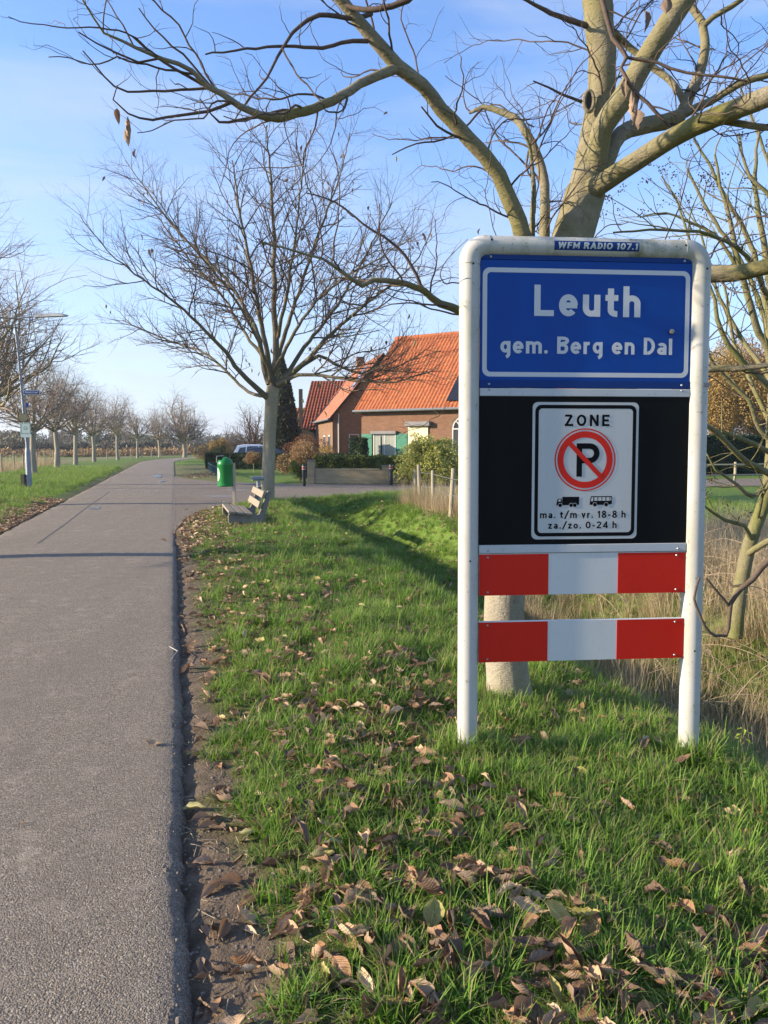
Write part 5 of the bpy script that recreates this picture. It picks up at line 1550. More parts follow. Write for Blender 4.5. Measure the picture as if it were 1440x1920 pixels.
def solo_tree(name, label, px, Y, hgt, spread, seed, trunk=1.8, barkm=BARK_PALE, twigm=TWIG_FAR, r_=.24, nl=10, thick=1.0, base=None):
    sp0 = dict(RS); global_rs = dict(RS)
    RS.update(dens=[0, 2.4, 3.2, 3.4, 0], len=[0, 2.4 * hgt / 9, 1.3 * hgt / 9, .7 * hgt / 9, 0], rad=[.2, .07 * thick, .032 * thick, .019 * thick, .014 * thick])
    c_ = row_tree_chains(seed, hgt, spread, trunk, r_, nl); RS.clear(); RS.update(global_rs)
    q_ = base or at(px, 835, Y); o = thing(name, label, "tree", (q_[0], Y, gz(q_[0], Y) - .03))
    link("trunk", chains_mesh("trunk", [(k[1], k[2]) for k in c_ if k[0] == 0], nsides), barkm, o)
    tag(link("limbs", chains_mesh("limbs", [(k[1], k[2]) for k in c_ if k[0] == 1], nsides), barkm, o), kind="stuff")
    tag(link("crown", chains_mesh("crown", [(k[1], k[2]) for k in c_ if k[0] > 1], lambda r__: 3), twigm, o), kind="stuff")
    return o


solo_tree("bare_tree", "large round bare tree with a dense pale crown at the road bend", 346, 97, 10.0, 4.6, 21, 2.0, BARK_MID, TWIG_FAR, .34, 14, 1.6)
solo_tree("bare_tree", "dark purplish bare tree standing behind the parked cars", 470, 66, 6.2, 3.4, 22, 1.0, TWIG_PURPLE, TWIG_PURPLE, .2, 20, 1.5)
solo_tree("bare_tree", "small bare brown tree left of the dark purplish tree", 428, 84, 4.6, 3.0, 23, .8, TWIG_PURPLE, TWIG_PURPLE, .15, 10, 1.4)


# leafy things --------------------------------------------------------
def leaf_quads(P, Nrm, size, rs, asp=1.6, jitter=.9):
    """one bent leaf (2 tris as quad) per point"""
    n = len(P); a = rs.normal(size=(n, 3)); a += Nrm * (1 - jitter) * 2
    a /= np.linalg.norm(a, axis=1)[:, None] + 1e-9
    b = np.cross(a, rs.normal(size=(n, 3))); b /= np.linalg.norm(b, axis=1)[:, None] + 1e-9
    c_ = np.cross(a, b); s_ = (size * rs.uniform(.6, 1.3, n))[:, None]
    V = np.stack([P - b * s_ * asp / 2, P + c_ * s_ / 2, P + b * s_ * asp / 2, P - c_ * s_ / 2], 1).reshape(-1, 3)
    return V, np.arange(4 * n).reshape(-1, 4)


def m_foliage(name, c0, c1, c2):
    m = mat(name, c1, .6, spec=.25); g = N(m); oi = g.n("ShaderNodeNewGeometry")
    f_ = g.math('ADD', g.math('MULTIPLY', oi.outputs["Random Per Island"], .6), g.math('MULTIPLY', g.noise(g.pos('World'), 1.5, 3), .5))
    c_ = g.ramp(f_, [(.2, c0), (.5, c1), (.85, c2)]); g.color(c_)
    tr = g.n("ShaderNodeBsdfTranslucent"); g.L(c_, tr.inputs[0]); mx = g.n("ShaderNodeMixShader"); mx.inputs[0].default_value = .3
    g.L(g.b.outputs[0], mx.inputs[1]); g.L(tr.outputs[0], mx.inputs[2]); g.L(mx.outputs[0], g.o.inputs[0]); return m


F_YEW = m_foliage("hedge_dark", (.010, .022, .010), (.020, .042, .016), (.04, .075, .025))
F_HEDGE = m_foliage("hedge_green", (.045, .065, .014), (.095, .125, .026), (.17, .20, .05))
F_YELLOW = m_foliage("weeping_yellow", (.30, .31, .05), (.50, .49, .10), (.68, .63, .20))
F_GOLD = m_foliage("autumn_gold", (.22, .14, .04), (.38, .25, .08), (.52, .38, .14))
F_BROWN = m_foliage("autumn_brown", (.16, .095, .045), (.30, .185, .085), (.44, .30, .15))
F_RUST = m_foliage("rust", (.14, .05, .03), (.24, .10, .05), (.30, .16, .07))
F_BRUSH = m_foliage("far_brush", (.075, .066, .050), (.12, .105, .075), (.17, .155, .105))
F_FAR = m_foliage("far_green", (.035, .05, .025), (.06, .08, .035), (.09, .11, .05))
F_CONIF = m_foliage("conifer", (.012, .020, .010), (.030, .040, .018), (.06, .065, .03))


def blob_points(n, rx, ry, rz, rs, shell=.55, lumps=9):
    """points through a lumpy crown: several overlapping ellipsoids"""
    C_ = rs.normal(size=(lumps, 3)) * .42; C_[:, 2] = np.abs(C_[:, 2]) * .9 - .25; rad = rs.uniform(.35, .62, lumps)
    k = rs.randint(0, lumps, n); d = rs.normal(size=(n, 3)); d /= np.linalg.norm(d, axis=1)[:, None]
    r_ = (shell + (1 - shell) * rs.rand(n)) ** .6
    P = C_[k] + d * (rad[k] * r_)[:, None]
    return P * np.array([rx, ry, rz]), d


def bush(name, label, cat, x, y, z, rx, ry, rz, n, size, m_, seed, stem=None, group=None, lumps=9):
    rs = np.random.RandomState(seed); n = int(n * 2.2); size *= .66; P, d = blob_points(n, rx, ry, rz, rs, lumps=lumps); P[:, 2] += rz * .75; k = P[:, 2] > 0.0; P, d = P[k], d[k]
    V, F_ = leaf_quads(P, d, size, rs)
    o = thing(name, label, cat, (x, y, z), 0, group)
    tag(link("foliage", mesh_np("foliage", V, F_), m_, o), kind="stuff")
    if stem:
        mb = MB()
        for i in range(stem):
            a = rs.uniform(0, 6.28); e = Vector((math.cos(a) * rx * .5, math.sin(a) * ry * .5, rz * rs.uniform(.8, 1.3)))
            mb.tube([(0, 0, -.05), (e.x * .3, e.y * .3, e.z * .45), (e.x, e.y, e.z)], [.05 * rz, .03 * rz, .01 * rz], 6)
        mb.build("stems", TWIG_PURPLE, o)
    return o


def hedge(name, label, a, b, w_, h_, n, size, m_, seed, z0=0, lump=.06):
    rs = np.random.RandomState(seed); A_, B_ = Vector((a[0], a[1], 0)), Vector((b[0], b[1], 0)); L_ = (B_ - A_).length
    o = thing(name, label, "hedge", (a[0], a[1], z0), math.atan2(B_.y - A_.y, B_.x - A_.x))
    area = [L_ * h_, L_ * h_, L_ * w_, w_ * h_, w_ * h_]; pr = np.array(area) / sum(area); k = rs.choice(5, n, p=pr)
    u, v_ = rs.rand(n), rs.rand(n); P = np.zeros((n, 3)); Nn = np.zeros((n, 3))
    for f_, (fx, nn_) in enumerate(((lambda: np.stack([u * L_, 0 * u, v_ * h_], -1), (0, -1, 0)), (lambda: np.stack([u * L_, 0 * u + w_, v_ * h_], -1), (0, 1, 0)), (lambda: np.stack([u * L_, v_ * w_, 0 * u + h_], -1), (0, 0, 1)),
                                   (lambda: np.stack([0 * u, u * w_, v_ * h_], -1), (-1, 0, 0)), (lambda: np.stack([0 * u + L_, u * w_, v_ * h_], -1), (1, 0, 0)))):
        m__ = k == f_; P[m__] = fx()[m__]; Nn[m__] = nn_
    P += Nn * (rs.normal(0, size * .35, n) + lump * wob(P[:, 0], P[:, 2] + P[:, 1], .9, seed))[:, None]
    V, F_ = leaf_quads(P, Nn, size, rs, jitter=.7)
    tag(link("foliage", mesh_np("foliage", V, F_), m_, o), kind="stuff")
    e = size * .8
    MB().box((e, e, -.05), (L_ - e, w_ - e, h_ - e)).build("core", m_, o)
    return o


def X_(px, Y): return at(px, 835, Y).x


hedge("clipped_hedge", "long low dark clipped hedge behind the small lawn", (X_(384, 50), 50), (X_(650, 46.5), 46.5), .9, 1.02, 26000, .06, F_YEW, 1)
hedge("garden_hedge", "loose green hedge behind the brick garden wall", (X_(590, 32.2), 32.2), (X_(790, 31.9), 31.9), .9, 1.08, 22000, .055, F_HEDGE, 2, lump=.10)
hedge("clipped_hedge_block", "tall narrow dark clipped hedge block by the green shutter", (X_(655, 43), 43.3), (X_(679, 43), 42.9), .7, 2.0, 6000, .06, F_YEW, 3)
hedge("tall_hedge", "tall dark hedge right of the sign behind the paddock fence", (X_(1290, 38), 38), (X_(1530, 38), 40), 1.2, 2.05, 30000, .08, F_YEW, 4)

# weeping yellow-green bush
rs = np.random.RandomState(8); wq = at(805, 905, 30.4)
WB = thing("weeping_bush", "round weeping bush with yellow-green hanging foliage by the garden wall", "bush", (wq.x, 30.6, 0))
P_, mbch = [], []
for k in range(240):
    a = rs.uniform(0, 6.28); el = rs.uniform(.15, 1.45); p = Vector((rs.normal(0, .08), rs.normal(0, .08), rs.uniform(.5, 1.2))); d = Vector((math.cos(a) * math.cos(el), math.sin(a) * math.cos(el), math.sin(el)))
    pts = [p.copy()]; L_ = rs.uniform(.8, 1.5) * (1.0 if el < 1.1 else .8)
    for i in range(12):
        d = (d + Vector((rs.normal(0, .07), rs.normal(0, .07), -.105 - .02 * i))).normalized(); p = p + d * L_ / 9
        if p.z < .1: break
        pts.append(p.copy())
        for _ in range(10):
            t_ = rs.normal(0, .06, 3); P_.append((p.x + t_[0], p.y + t_[1], p.z + t_[2] - .02))
    mbch.append((pts, list(np.linspace(.010, .003, len(pts)))))
P_ = np.array(P_); V, F_ = leaf_quads(P_, np.zeros_like(P_), .05, rs, 2.2)
tag(link("foliage", mesh_np("foliage", V, F_), F_YELLOW, WB), kind="stuff"); link("stems", chains_mesh("stems", [c_ for c_ in mbch if len(c_[0]) > 2], lambda r_: 4), TWIG, WB)

bush("garden_shrub", "brown and rust leaved shrub between the lawn and brick pier", "shrub", X_(575, 35), 35, 0, .95, .8, 1.15, 3200, .07, F_BROWN, 11, 7)
bush("garden_shrub", "green shrub low against the left brick pier", "shrub", X_(562, 32.5), 32.5, 0, .45, .4, .62, 1600, .06, F_HEDGE, 12, 4)
bush("garden_shrub", "rust red shrub behind the hedge beside the parked cars", "shrub", X_(560, 50), 52.0, 0, 1.7, .8, 1.35, 3000, .08, F_RUST, 13, 6)
bush("garden_shrub", "sparse yellow green shrub before the rear house windows", "shrub", X_(608, 47), 47.8, 0, .8, .6, 1.2, 1500, .07, F_GOLD, 14, 6)
bush("garden_shrub", "small brownish standard shrub with a thin pale stem on the lawn", "shrub", X_(475, 43), 43, .45, .62, .5, .5, 1500, .06, F_BROWN, 15)
bush("garden_shrub", "spiky grey-green garden plant at the lawn edge by the hedge", "shrub", X_(535, 43), 43, 0, .5, .4, .5, 900, .09, F_FAR, 16)
bush("garden_shrub", "pale feathery shrub beside the golden bush beyond the hedge", "shrub", X_(408, 60), 60, 0, .7, .7, 1.0, 1600, .08, F_FAR, 17, 4)
bush("golden_bush", "golden autumn bush beyond the left end of the long hedge", "bush", X_(408, 70), 70, 0, 1.3, 1.0, 1.7, 2600, .10, F_GOLD, 18, 6)
bush("golden_bush", "yellowish low bush left of the golden autumn bush", "bush", X_(384, 74), 74, 0, 1.0, 1.0, 1.3, 1600, .10, F_GOLD, 19, 4)
bush("brown_bush", "low brown thicket behind the silver car", "bush", X_(440, 72), 72, 0, 2.6, 1.0, 1.3, 3500, .09, F_BRUSH, 20, 8)
MB().tube([(0, 0, 0), (0, 0, .6)], .02, 6).build("stem", BARK_PALE, bpy.data.objects["garden_shrub.004"], loc=(0, 0, -.45))


def conifer(label, x, y, h_, w_, n, seed, m_):
    rs = np.random.RandomState(seed); z = rs.rand(n) ** 1.25; r_ = w_ * (1 - z) ** .75 * (.45 + .55 * np.sqrt(rs.rand(n))) * rs.uniform(.8, 1.25, n); a = rs.uniform(0, 6.28, n)
    P = np.stack([r_ * np.cos(a), r_ * np.sin(a), .6 + z * (h_ - .6) - .12 * r_], -1); V, F_ = leaf_quads(P, np.zeros_like(P), .11, rs, 2.4)
    o = thing("conifer", label, "tree", (x, y, 0)); tag(link("crown", mesh_np("crown", V, F_), m_, o), kind="stuff")
    MB().tube([(0, 0, 0), (0, 0, h_ * .9)], [.18, .04], 8).build("trunk", BARK_MID, o); return o


conifer("dark narrow conifer directly behind the middle walnut trunk", X_(531, 58), 58, 8.4, 1.5, 26000, 31, F_CONIF)

# trees behind the tall hedge at the right
for i, (px, Y, rz_, rx_, m_, lb) in enumerate(((1345, 52, 4.9, 3.2, F_GOLD, "golden brown leafy tree right of the sign post"), (1420, 56, 5.4, 3.6, F_BROWN, "orange brown leafy tree at the right picture edge"), (1500, 50, 5.0, 3.4, F_BROWN, "brown leafy tree beyond the right edge"), (1270, 58, 3.6, 3.0, F_BROWN, "brown leafy tree mostly hidden behind the sign boards"))):
    o = bush("autumn_tree", lb, "tree", X_(px, Y), Y, 1.2, rx_, 2.6, rz_, 22000, .12, m_, 40 + i, None, "autumn trees behind the tall hedge", 16)
    mb = MB(); rgx = random.Random(i)
    for k in range(7):
        a = rgx.uniform(0, 6.28); mb.tube([(0, 0, -1.2), (.2 * math.cos(a), .2 * math.sin(a), 1.0), (rx_ * .6 * math.cos(a), 1.2 * math.sin(a), rz_ * rgx.uniform(1.1, 1.7))], [.16, .11, .03], 6)
    mb.build("trunk", TWIG_PURPLE, o)

# far hedgerows and woods ------------------------------------------------
def brush_row(name, label, pts, w_, h_, n, size, m_, seed, cat="hedgerow"):
    rs = np.random.RandomState(seed); A_ = np.array(pts, float); L = np.concatenate([[0], np.cumsum(np.hypot(*np.diff(A_, axis=0).T))]); t_ = rs.rand(n) * L[-1]
    x, y = np.interp(t_, L, A_[:, 0]), np.interp(t_, L, A_[:, 1]); hh = h_ * (.62 + .38 * wob(t_, t_ * 0, h_ * 2.2, seed)) * (1 + .15 * wob(t_, t_ * 0, h_ * .6, seed + 1))
    P = np.stack([x + rs.normal(0, w_ / 3, n), y + rs.normal(0, w_ / 3, n), np.clip(rs.rand(n) ** .8 * hh, 0, None)], -1); V, F_ = leaf_quads(P, np.zeros_like(P), size, rs, 2.0)
    o = thing(name, label, cat, (0, 0, 0)); tag(link("foliage", mesh_np("foliage", V, F_), m_, o), kind="stuff"); return o


brush_row("hedgerow", "dark leafless hedgerow across the field behind the verge trees", [(-95, 108), (-60, 118), (-40, 128), (-33, 140)], 3, 3.2, 16000, .28, F_BRUSH, 51)
brush_row("hedgerow", "brown reed and bramble strip at the field's far side", [(-70, 92), (-42, 100), (-33, 118), (-20, 150)], 3, 1.5, 9000, .22, F_BROWN, 52)
brush_row("hedgerow", "second dark hedgerow further across the field", [(-150, 260), (-70, 280), (-20, 300), (60, 320)], 6, 6.5, 14000, .6, F_BRUSH, 53)
brush_row("far_wood", "line of far off woodland on the horizon", [(-700, 620), (-300, 640), (0, 660), (500, 640)], 18, 13, 16000, 1.6, F_FAR, 54, "wood")
rs = np.random.RandomState(77)
for i, (px, Y, h_, w_, m_, lb) in enumerate(((198, 185, 8.2, 3.4, F_FAR, "grey-green far tree seen between the fourth and fifth verge trees"), (278, 200, 6.5, 4.5, F_FAR, "low round far tree right of the verge trees' last trunks"), (30, 150, 6.0, 5.0, F_BRUSH, "far dark tree at the left edge in the hedgerow"), (240, 230, 7.0, 5.0, F_BRUSH, "brownish far tree on the field horizon"), (130, 210, 7.5, 5, F_BRUSH, "wide dark far tree between the second and third verge trees"))):
    bush("far_tree", lb, "tree", X_(px, Y), Y, 0, w_, w_, h_ * .55, 2600, .35, m_, 60 + i, 3, "far trees across the fields")
POLE = thing("utility_mast", "thin pale mast far beyond the road bend", "mast", (X_(366, 140), 140, 0)); MB().tube([(0, 0, 0), (0, 0, 8.2)], [.12, .07], 6).build("mast", ZINC, POLE)

# ------------------------------------------------------------------ berry shrub at the right
rg = random.Random(9)
BS = dict(max=3, seg=[.08, .08, .07, .06], wander=[.05, .09, .12, .14], up=[0, .06, .07, .05], dens=[0, 3.8, 5.5, 0], len=[0, .95, .38, 0], ang=[40, 38, 42, 45], rad=[.04, .02, .0066, .0038])
ch = []
traced(ch, rg, [(1378, 1195, 6.5, 14), (1386, 1120, 6.5, 13), (1398, 1050, 6.52, 13), (1415, 990, 6.55, 12), (1437, 930, 6.6, 12), (1448, 850, 6.6, 12), (1450, 760, 6.6, 11), (1452, 690, 6.6, 10)], 0, BS, .12, kid=False)
bl = [
    [(1450, 760, 6.6, 8), (1442, 662, 6.6, 7), (1417, 610, 6.55, 6.5), (1408, 572, 6.5, 6), (1393, 528, 6.5, 5.5), (1379, 472, 6.5, 5), (1370, 420, 6.5, 4), (1352, 350, 6.5, 3), (1340, 290, 6.5, 2)],
    [(1452, 745, 6.6, 7), (1440, 723, 6.5, 6.5), (1396, 682, 6.4, 6), (1367, 647, 6.35, 5), (1344, 595, 6.3, 4), (1341, 562, 6.3, 3.4), (1322, 520, 6.3, 3), (1290, 440, 6.3, 2.4), (1270, 380, 6.3, 1.6), (1240, 330, 6.3, 1)],
    [(1446, 890, 6.6, 7), (1437, 884, 6.5, 6.5), (1417, 875, 6.4, 6), (1390, 857, 6.3, 5.5), (1358, 825, 6.2, 5), (1323, 796, 6.1, 4), (1290, 770, 6, 3)],
    [(1448, 850, 6.6, 5.5), (1417, 834, 6.5, 5), (1382, 819, 6.4, 4), (1352, 811, 6.35, 3.4), (1320, 800, 6.3, 2.2)],
    [(1450, 830, 6.6, 5.5), (1434, 817, 6.6, 5), (1417, 784, 6.55, 4.6), (1402, 750, 6.5, 4.2), (1373, 720, 6.5, 3.6), (1338, 682, 6.45, 2.6), (1315, 640, 6.4, 1.6)],
    [(1452, 700, 6.6, 8), (1448, 600, 6.65, 7), (1440, 500, 6.7, 6), (1425, 420, 6.7, 5), (1415, 330, 6.7, 3.6), (1425, 240, 6.7, 2)],
    [(1450, 640, 6.6, 6), (1425, 520, 6.75, 5), (1400, 440, 6.8, 4.4), (1362, 372, 6.8, 3.6), (1330, 310, 6.8, 2.8), (1300, 260, 6.8, 1.6)],
    [(1452, 600, 6.6, 6), (1470, 480, 6.5, 5), (1450, 380, 6.5, 4), (1405, 330, 6.5, 3), (1385, 250, 6.5, 2)],
    [(1400, 1040, 6.5, 6), (1440, 1015, 6.3, 6), (1490, 990, 6.2, 5), (1560, 900, 6.1, 3)],
    [(1408, 1010, 6.5, 5), (1395, 985, 6.4, 4), (1360, 975, 6.3, 3.4), (1330, 955, 6.2, 2.4), (1300, 930, 6.1, 1.4)],
    [(1420, 970, 6.5, 4), (1430, 930, 6.4, 3.4), (1445, 900, 6.3, 3)],
    [(1380, 500, 6.5, 3.4), (1340, 440, 6.5, 3), (1290, 415, 6.5, 2.4), (1250, 400, 6.5, 1.6), (1205, 405, 6.5, 1)],
    [(1452, 660, 6.6, 5), (1420, 560, 6.9, 4.4), (1385, 480, 7.1, 3.8), (1330, 400, 7.2, 3), (1290, 320, 7.2, 2)],
    [(1450, 720, 6.6, 5), (1395, 640, 6.9, 4), (1350, 560, 7.0, 3.2), (1325, 480, 7.1, 2.4), (1310, 420, 7.1, 1.4)],
    [(1446, 800, 6.6, 4.5), (1400, 700, 6.8, 4), (1375, 640, 6.9, 3.2), (1362, 560, 6.9, 2.4), (1350, 500, 6.9, 1.5)],
    [(1442, 900, 6.6, 4.5), (1410, 930, 6.3, 4), (1370, 900, 6.2, 3), (1340, 880, 6.1, 2), (1325, 850, 6.1, 1.2)],
    [(1452, 580, 6.6, 5), (1462, 430, 6.8, 4), (1440, 300, 6.9, 3), (1400, 200, 6.9, 2), (1380, 140, 6.9, 1.2)],
    [(1440, 560, 6.6, 5), (1400, 480, 6.2, 4), (1330, 440, 6.0, 3), (1240, 430, 5.9, 2.4), (1150, 436, 5.8, 1.6)],
]
for l_ in bl: traced(ch, rg, l_, 1, BS, .09, .004, t0=.18)
bq_ = at(1380, 1180, 6.5)
SB = thing("berry_shrub", "multi-stemmed bare shrub with dark shrivelled berries right of the sign", "shrub", (bq_.x, 6.5, 0))
tree_objects(SB, ch, 1, BARK_SHRUB, BARK_SHRUB, SB.location)
rg2 = random.Random(77); bc = []
for k in range(110):
    x0, y0 = rg2.uniform(2.3, 5.2), rg2.uniform(5.0, 9.5); p = Vector((x0, y0, gz(x0, y0) - .02)); a = rg2.uniform(0, 6.28); d = Vector((math.cos(a) * .35, math.sin(a) * .35, 1)).normalized(); P = [p.copy()]; L_ = rg2.uniform(.7, 1.9); n_s = 12
    for i in range(n_s):
        d = (d + Vector((math.cos(a) * .10 + rg2.gauss(0, .06), math.sin(a) * .10 + rg2.gauss(0, .06), -.09 - .010 * i))).normalized(); p = p + d * L_ / n_s; P.append(p.copy())
        if i > 2 and rg2.random() < .45:
            q_ = p.copy(); e_ = Vector((rg2.gauss(0, 1), rg2.gauss(0, 1), rg2.gauss(.3, .6))).normalized(); Q = [q_.copy()]
            for _ in range(4): e_ = (e_ + Vector((rg2.gauss(0, .3), rg2.gauss(0, .3), rg2.gauss(0, .3)))).normalized(); q_ = q_ + e_ * rg2.uniform(.03, .08); Q.append(q_.copy())
            bc.append((Q, list(np.linspace(.0028, .0014, 5))))
    bc.append((P, list(np.linspace(.0055, .002, len(P)))))
BR = thing("bramble", "tangle of thin arching pale canes over the dry grass right of the sign", "bramble", (3.3, 6.5, 0))
tag(link("canes", chains_mesh("canes", [([p - Vector((3.3, 6.5, 0)) for p in c_[0]], c_[1]) for c_ in bc], nsides), m_bark("cane", (.24, .17, .12), (.36, .28, .20), (.20, .19, .08), .4, 2, .001), BR), kind="stuff")
# berries in hanging bunches
BERRY = m_simple("berry", (.035, .014, .014), .4, .45, 30)
tw = [c_ for c_ in ch if c_[0] >= 2]; rg.shuffle(tw); bv, bf = [], []
ico = bmesh.new(); bmesh.ops.create_icosphere(ico, subdivisions=1, radius=1); iv = [v_.co.copy() for v_ in ico.verts]; iff = [[v_.index for v_ in f_.verts] for f_ in ico.faces]; ico.free()
for c_ in tw[:120]:
    tip = c_[1][-1]
    for k in range(rg.randint(6, 15)):
        p = tip + Vector((rg.gauss(0, .022), rg.gauss(0, .022), rg.gauss(-.025, .026))) - Vector(SB.location); s_ = rg.uniform(.0045, .008); b_ = len(bv)
        bv += [tuple(p + v_ * s_) for v_ in iv]; bf += [tuple(i + b_ for i in f_) for f_ in iff]
tag(link("berries", mesh_np("berries", bv, bf, True), BERRY, SB), kind="stuff")
# low hanging dark branch close to the right post
ch = []
NS3 = dict(NS2); NS3['dens'] = [0, 0, .8, 2, 0]
traced(ch, rg, [(1560, 980, 3.7, 9), (1500, 1015, 3.7, 7.5), (1440, 1052, 3.7, 6), (1410, 1087, 3.7, 5.5), (1387, 1105, 3.7, 5), (1370, 1132, 3.7, 4.4), (1367, 1160, 3.7, 4), (1362, 1192, 3.7, 3.6), (1342, 1192, 3.68, 3), (1322, 1175, 3.66, 2.8), (1302, 1122, 3.64, 2.4), (1312, 1082, 3.62, 2)], 0, NS3, .04, .001, kid=False)
traced(ch, rg, [(1368, 1138, 3.7, 3), (1350, 1115, 3.68, 2.8), (1325, 1085, 3.66, 2)], 0, NS3, .04, .001, kid=False)
traced(ch, rg, [(1400, 1096, 3.7, 3), (1375, 1100, 3.72, 2.4), (1365, 1090, 3.74, 1.6)], 0, NS3, .04, .001, kid=False)
hb = at(1560, 980, 3.7)
HB = thing("young_tree", "dark thin crooked branch of a small tree curling beside the right sign post", "tree", (2.75, 3.85, gz(2.75, 3.85)))
ch.append((0, [Vector(HB.location), Vector((2.75, 3.84, .5)), Vector((2.66, 3.78, .95)), at(1560, 980, 3.7)], [.035, .032, .03, .025]))
ch.append((0, [Vector((2.68, 3.79, .9)), Vector((2.9, 3.9, 1.7)), Vector((3.1, 4.0, 2.6))], [.028, .02, .008]))
link("branches", chains_mesh("branches", [([p - Vector(HB.location) for p in c_[1]], c_[2]) for c_ in ch], nsides), TWIG, HB)

# ------------------------------------------------------------------ fallen and hanging leaves
def leaf_mesh(name, L_, W, curl, bend, twist, seed, nu=10, nv=6, fold=.0):
    rs = np.random.RandomState(seed); u = np.linspace(0, 1, nu + 1); v_ = np.linspace(-1, 1, nv + 1); V, UV = [], []
    ph = rs.uniform(0, 6.28, 3)
    for i, a in enumerate(u):
        wd = W * (math.sin(math.pi * a ** .85) ** .75 if 0 < a < 1 else .02)
        for b in v_:
            x = (a - .5) * L_; y = b * wd / 2 * (1 + .06 * math.sin(9 * a + ph[0]))
            th = curl * b * (wd / W) + twist * (a - .5)
            yy = math.sin(th) / max(abs(curl), .15) * W / 2 * (wd / W) if abs(curl) > .15 else y
            zz = (1 - math.cos(th)) / max(abs(curl), .15) * W / 2 * (wd / W) if abs(curl) > .15 else 0
            zz += fold * abs(y); be = bend * (a - .5); xx = math.sin(be) / bend * L_ if abs(bend) > .1 else x; zz += (1 - math.cos(be)) / bend * L_ if abs(bend) > .1 else 0
            zz += .0035 * math.sin(23 * a + ph[1]) * abs(b) + .003 * math.sin(6 * b + 8 * a + ph[2])
            V.append((xx, yy * math.cos(twist * (a - .5)) , zz + y * math.sin(twist * (a - .5)) * .6)); UV.append((a, .5 + b / 2))
    n = nv + 1; F_ = [(i * n + j, (i + 1) * n + j, (i + 1) * n + j + 1, i * n + j + 1) for i in range(nu) for j in range(nv)]
    # petiole
    b_ = len(V); x0, z0 = V[nv // 2][0], V[nv // 2][2]
    ey_ = .008 * rs.normal(); ex_ = .03 * rs.uniform(.5, 1.5)
    V += [(x0, -.0012, z0), (x0, .0012, z0), (x0 - ex_, ey_ + .0008, z0 + .004), (x0 - ex_, ey_ - .0008, z0 + .004)]; UV += [(0, .5)] * 4; F_.append((b_, b_ + 1, b_ + 2, b_ + 3))
    me_ = mesh_np(name, V, F_, True); uvl = me_.uv_layers.new(name="UVMap"); li = np.array([UV[l.vertex_index] for l in me_.loops], dtype=np.float32); uvl.data.foreach_set("uv", li.ravel())
    return me_


LM = {}
rl_ = random.Random(3)
shapes = []
for k in range(12):
    shapes.append(dict(L_=rl_.uniform(.085, .135), W=rl_.uniform(.045, .066), curl=(1.7, .6, 1.2, 2.3, -1.0, .9, 2.8, -1.6, 1.4, .4, 2.0, -2.2)[k], bend=rl_.choice((.15, .5, -.6, 1.0, -.9, 1.4)), twist=rl_.uniform(-.45, .45), fold=rl_.uniform(0, .5)))
for cn, m_ in (("brown", LEAF_BROWN), ("dark", LEAF_DARK), ("tan", LEAF_TAN), ("yellow", LEAF_YELLOW)):
    LM[cn] = []
    for k, sp_0 in enumerate(shapes):
        me_ = leaf_mesh("fallen_leaf", seed=k, **sp_0); me_.materials.append(m_); LM[cn].append(me_)


def leaf_density(X, Y):
    s = road_d(X, Y) - HW; w1, w2 = wob(X, Y, .45, 61), wob(X, Y, 1.3, 62)
    base = np.where(s > .02, sst(2.2, .6, s), 0) * .45 + .10 * (s > 0)
    patch = sst(.05, .6, w2 + .4 * w1) * (s > .1) * sst(3.0, 1.5, s)
    c1 = np.exp(-(((X - .35) / .42) ** 2 + ((Y - 2.1) / .25) ** 2)) * 1.1     # heap in front of the sign, bottom
    c2 = np.exp(-(((X + .10) / .30) ** 2 + ((Y - 2.75) / .45) ** 2)) * 1.0
    c3 = np.exp(-(((X + .2) / .50) ** 2 + ((Y - 4.1) / .65) ** 2)) * 1.0
    c3 = c3 + np.exp(-(((X - 1.0) / .7) ** 2 + ((Y - 2.0) / .3) ** 2)) * .35 + .03 * (s > .1) * (Y < 5) + .9 * np.exp(-((X - .02 - .02 * Y) / .26) ** 2) * sst(6.2, 5.2, Y) * (s > .3)
    c4 = np.exp(-((s - .55) / .30) ** 2) * sst(4.2, 6, Y) * .85
    c5 = np.exp(-((s - .25) / .3) ** 2) * sst(10, 13, Y) * 1.0
    return np.clip((base * .80 + patch * .95 + c1 + c2 + c3 + c4 + c5) * (.5 + .5 * sst(.15, .45, s)) * (.22 + 1.15 * sst(-.4, .5, wob(X, Y, .33, 63))), 0, 1.3)


def scatter(n, x0, x1, y0, y1, dens, seed, ypow=1.0):
    rs = np.random.RandomState(seed); X = rs.uniform(x0, x1, n); Y = y0 + (y1 - y0) * rs.rand(n) ** ypow; k = rs.rand(n) < dens(X, Y)
    return X[k], Y[k], rs


def visible(X, Y, marg=1.12, addx=.25):
    return (np.abs(X) < (Y + .3) * 720 / FPX * marg + addx) & (Y > 1.55)


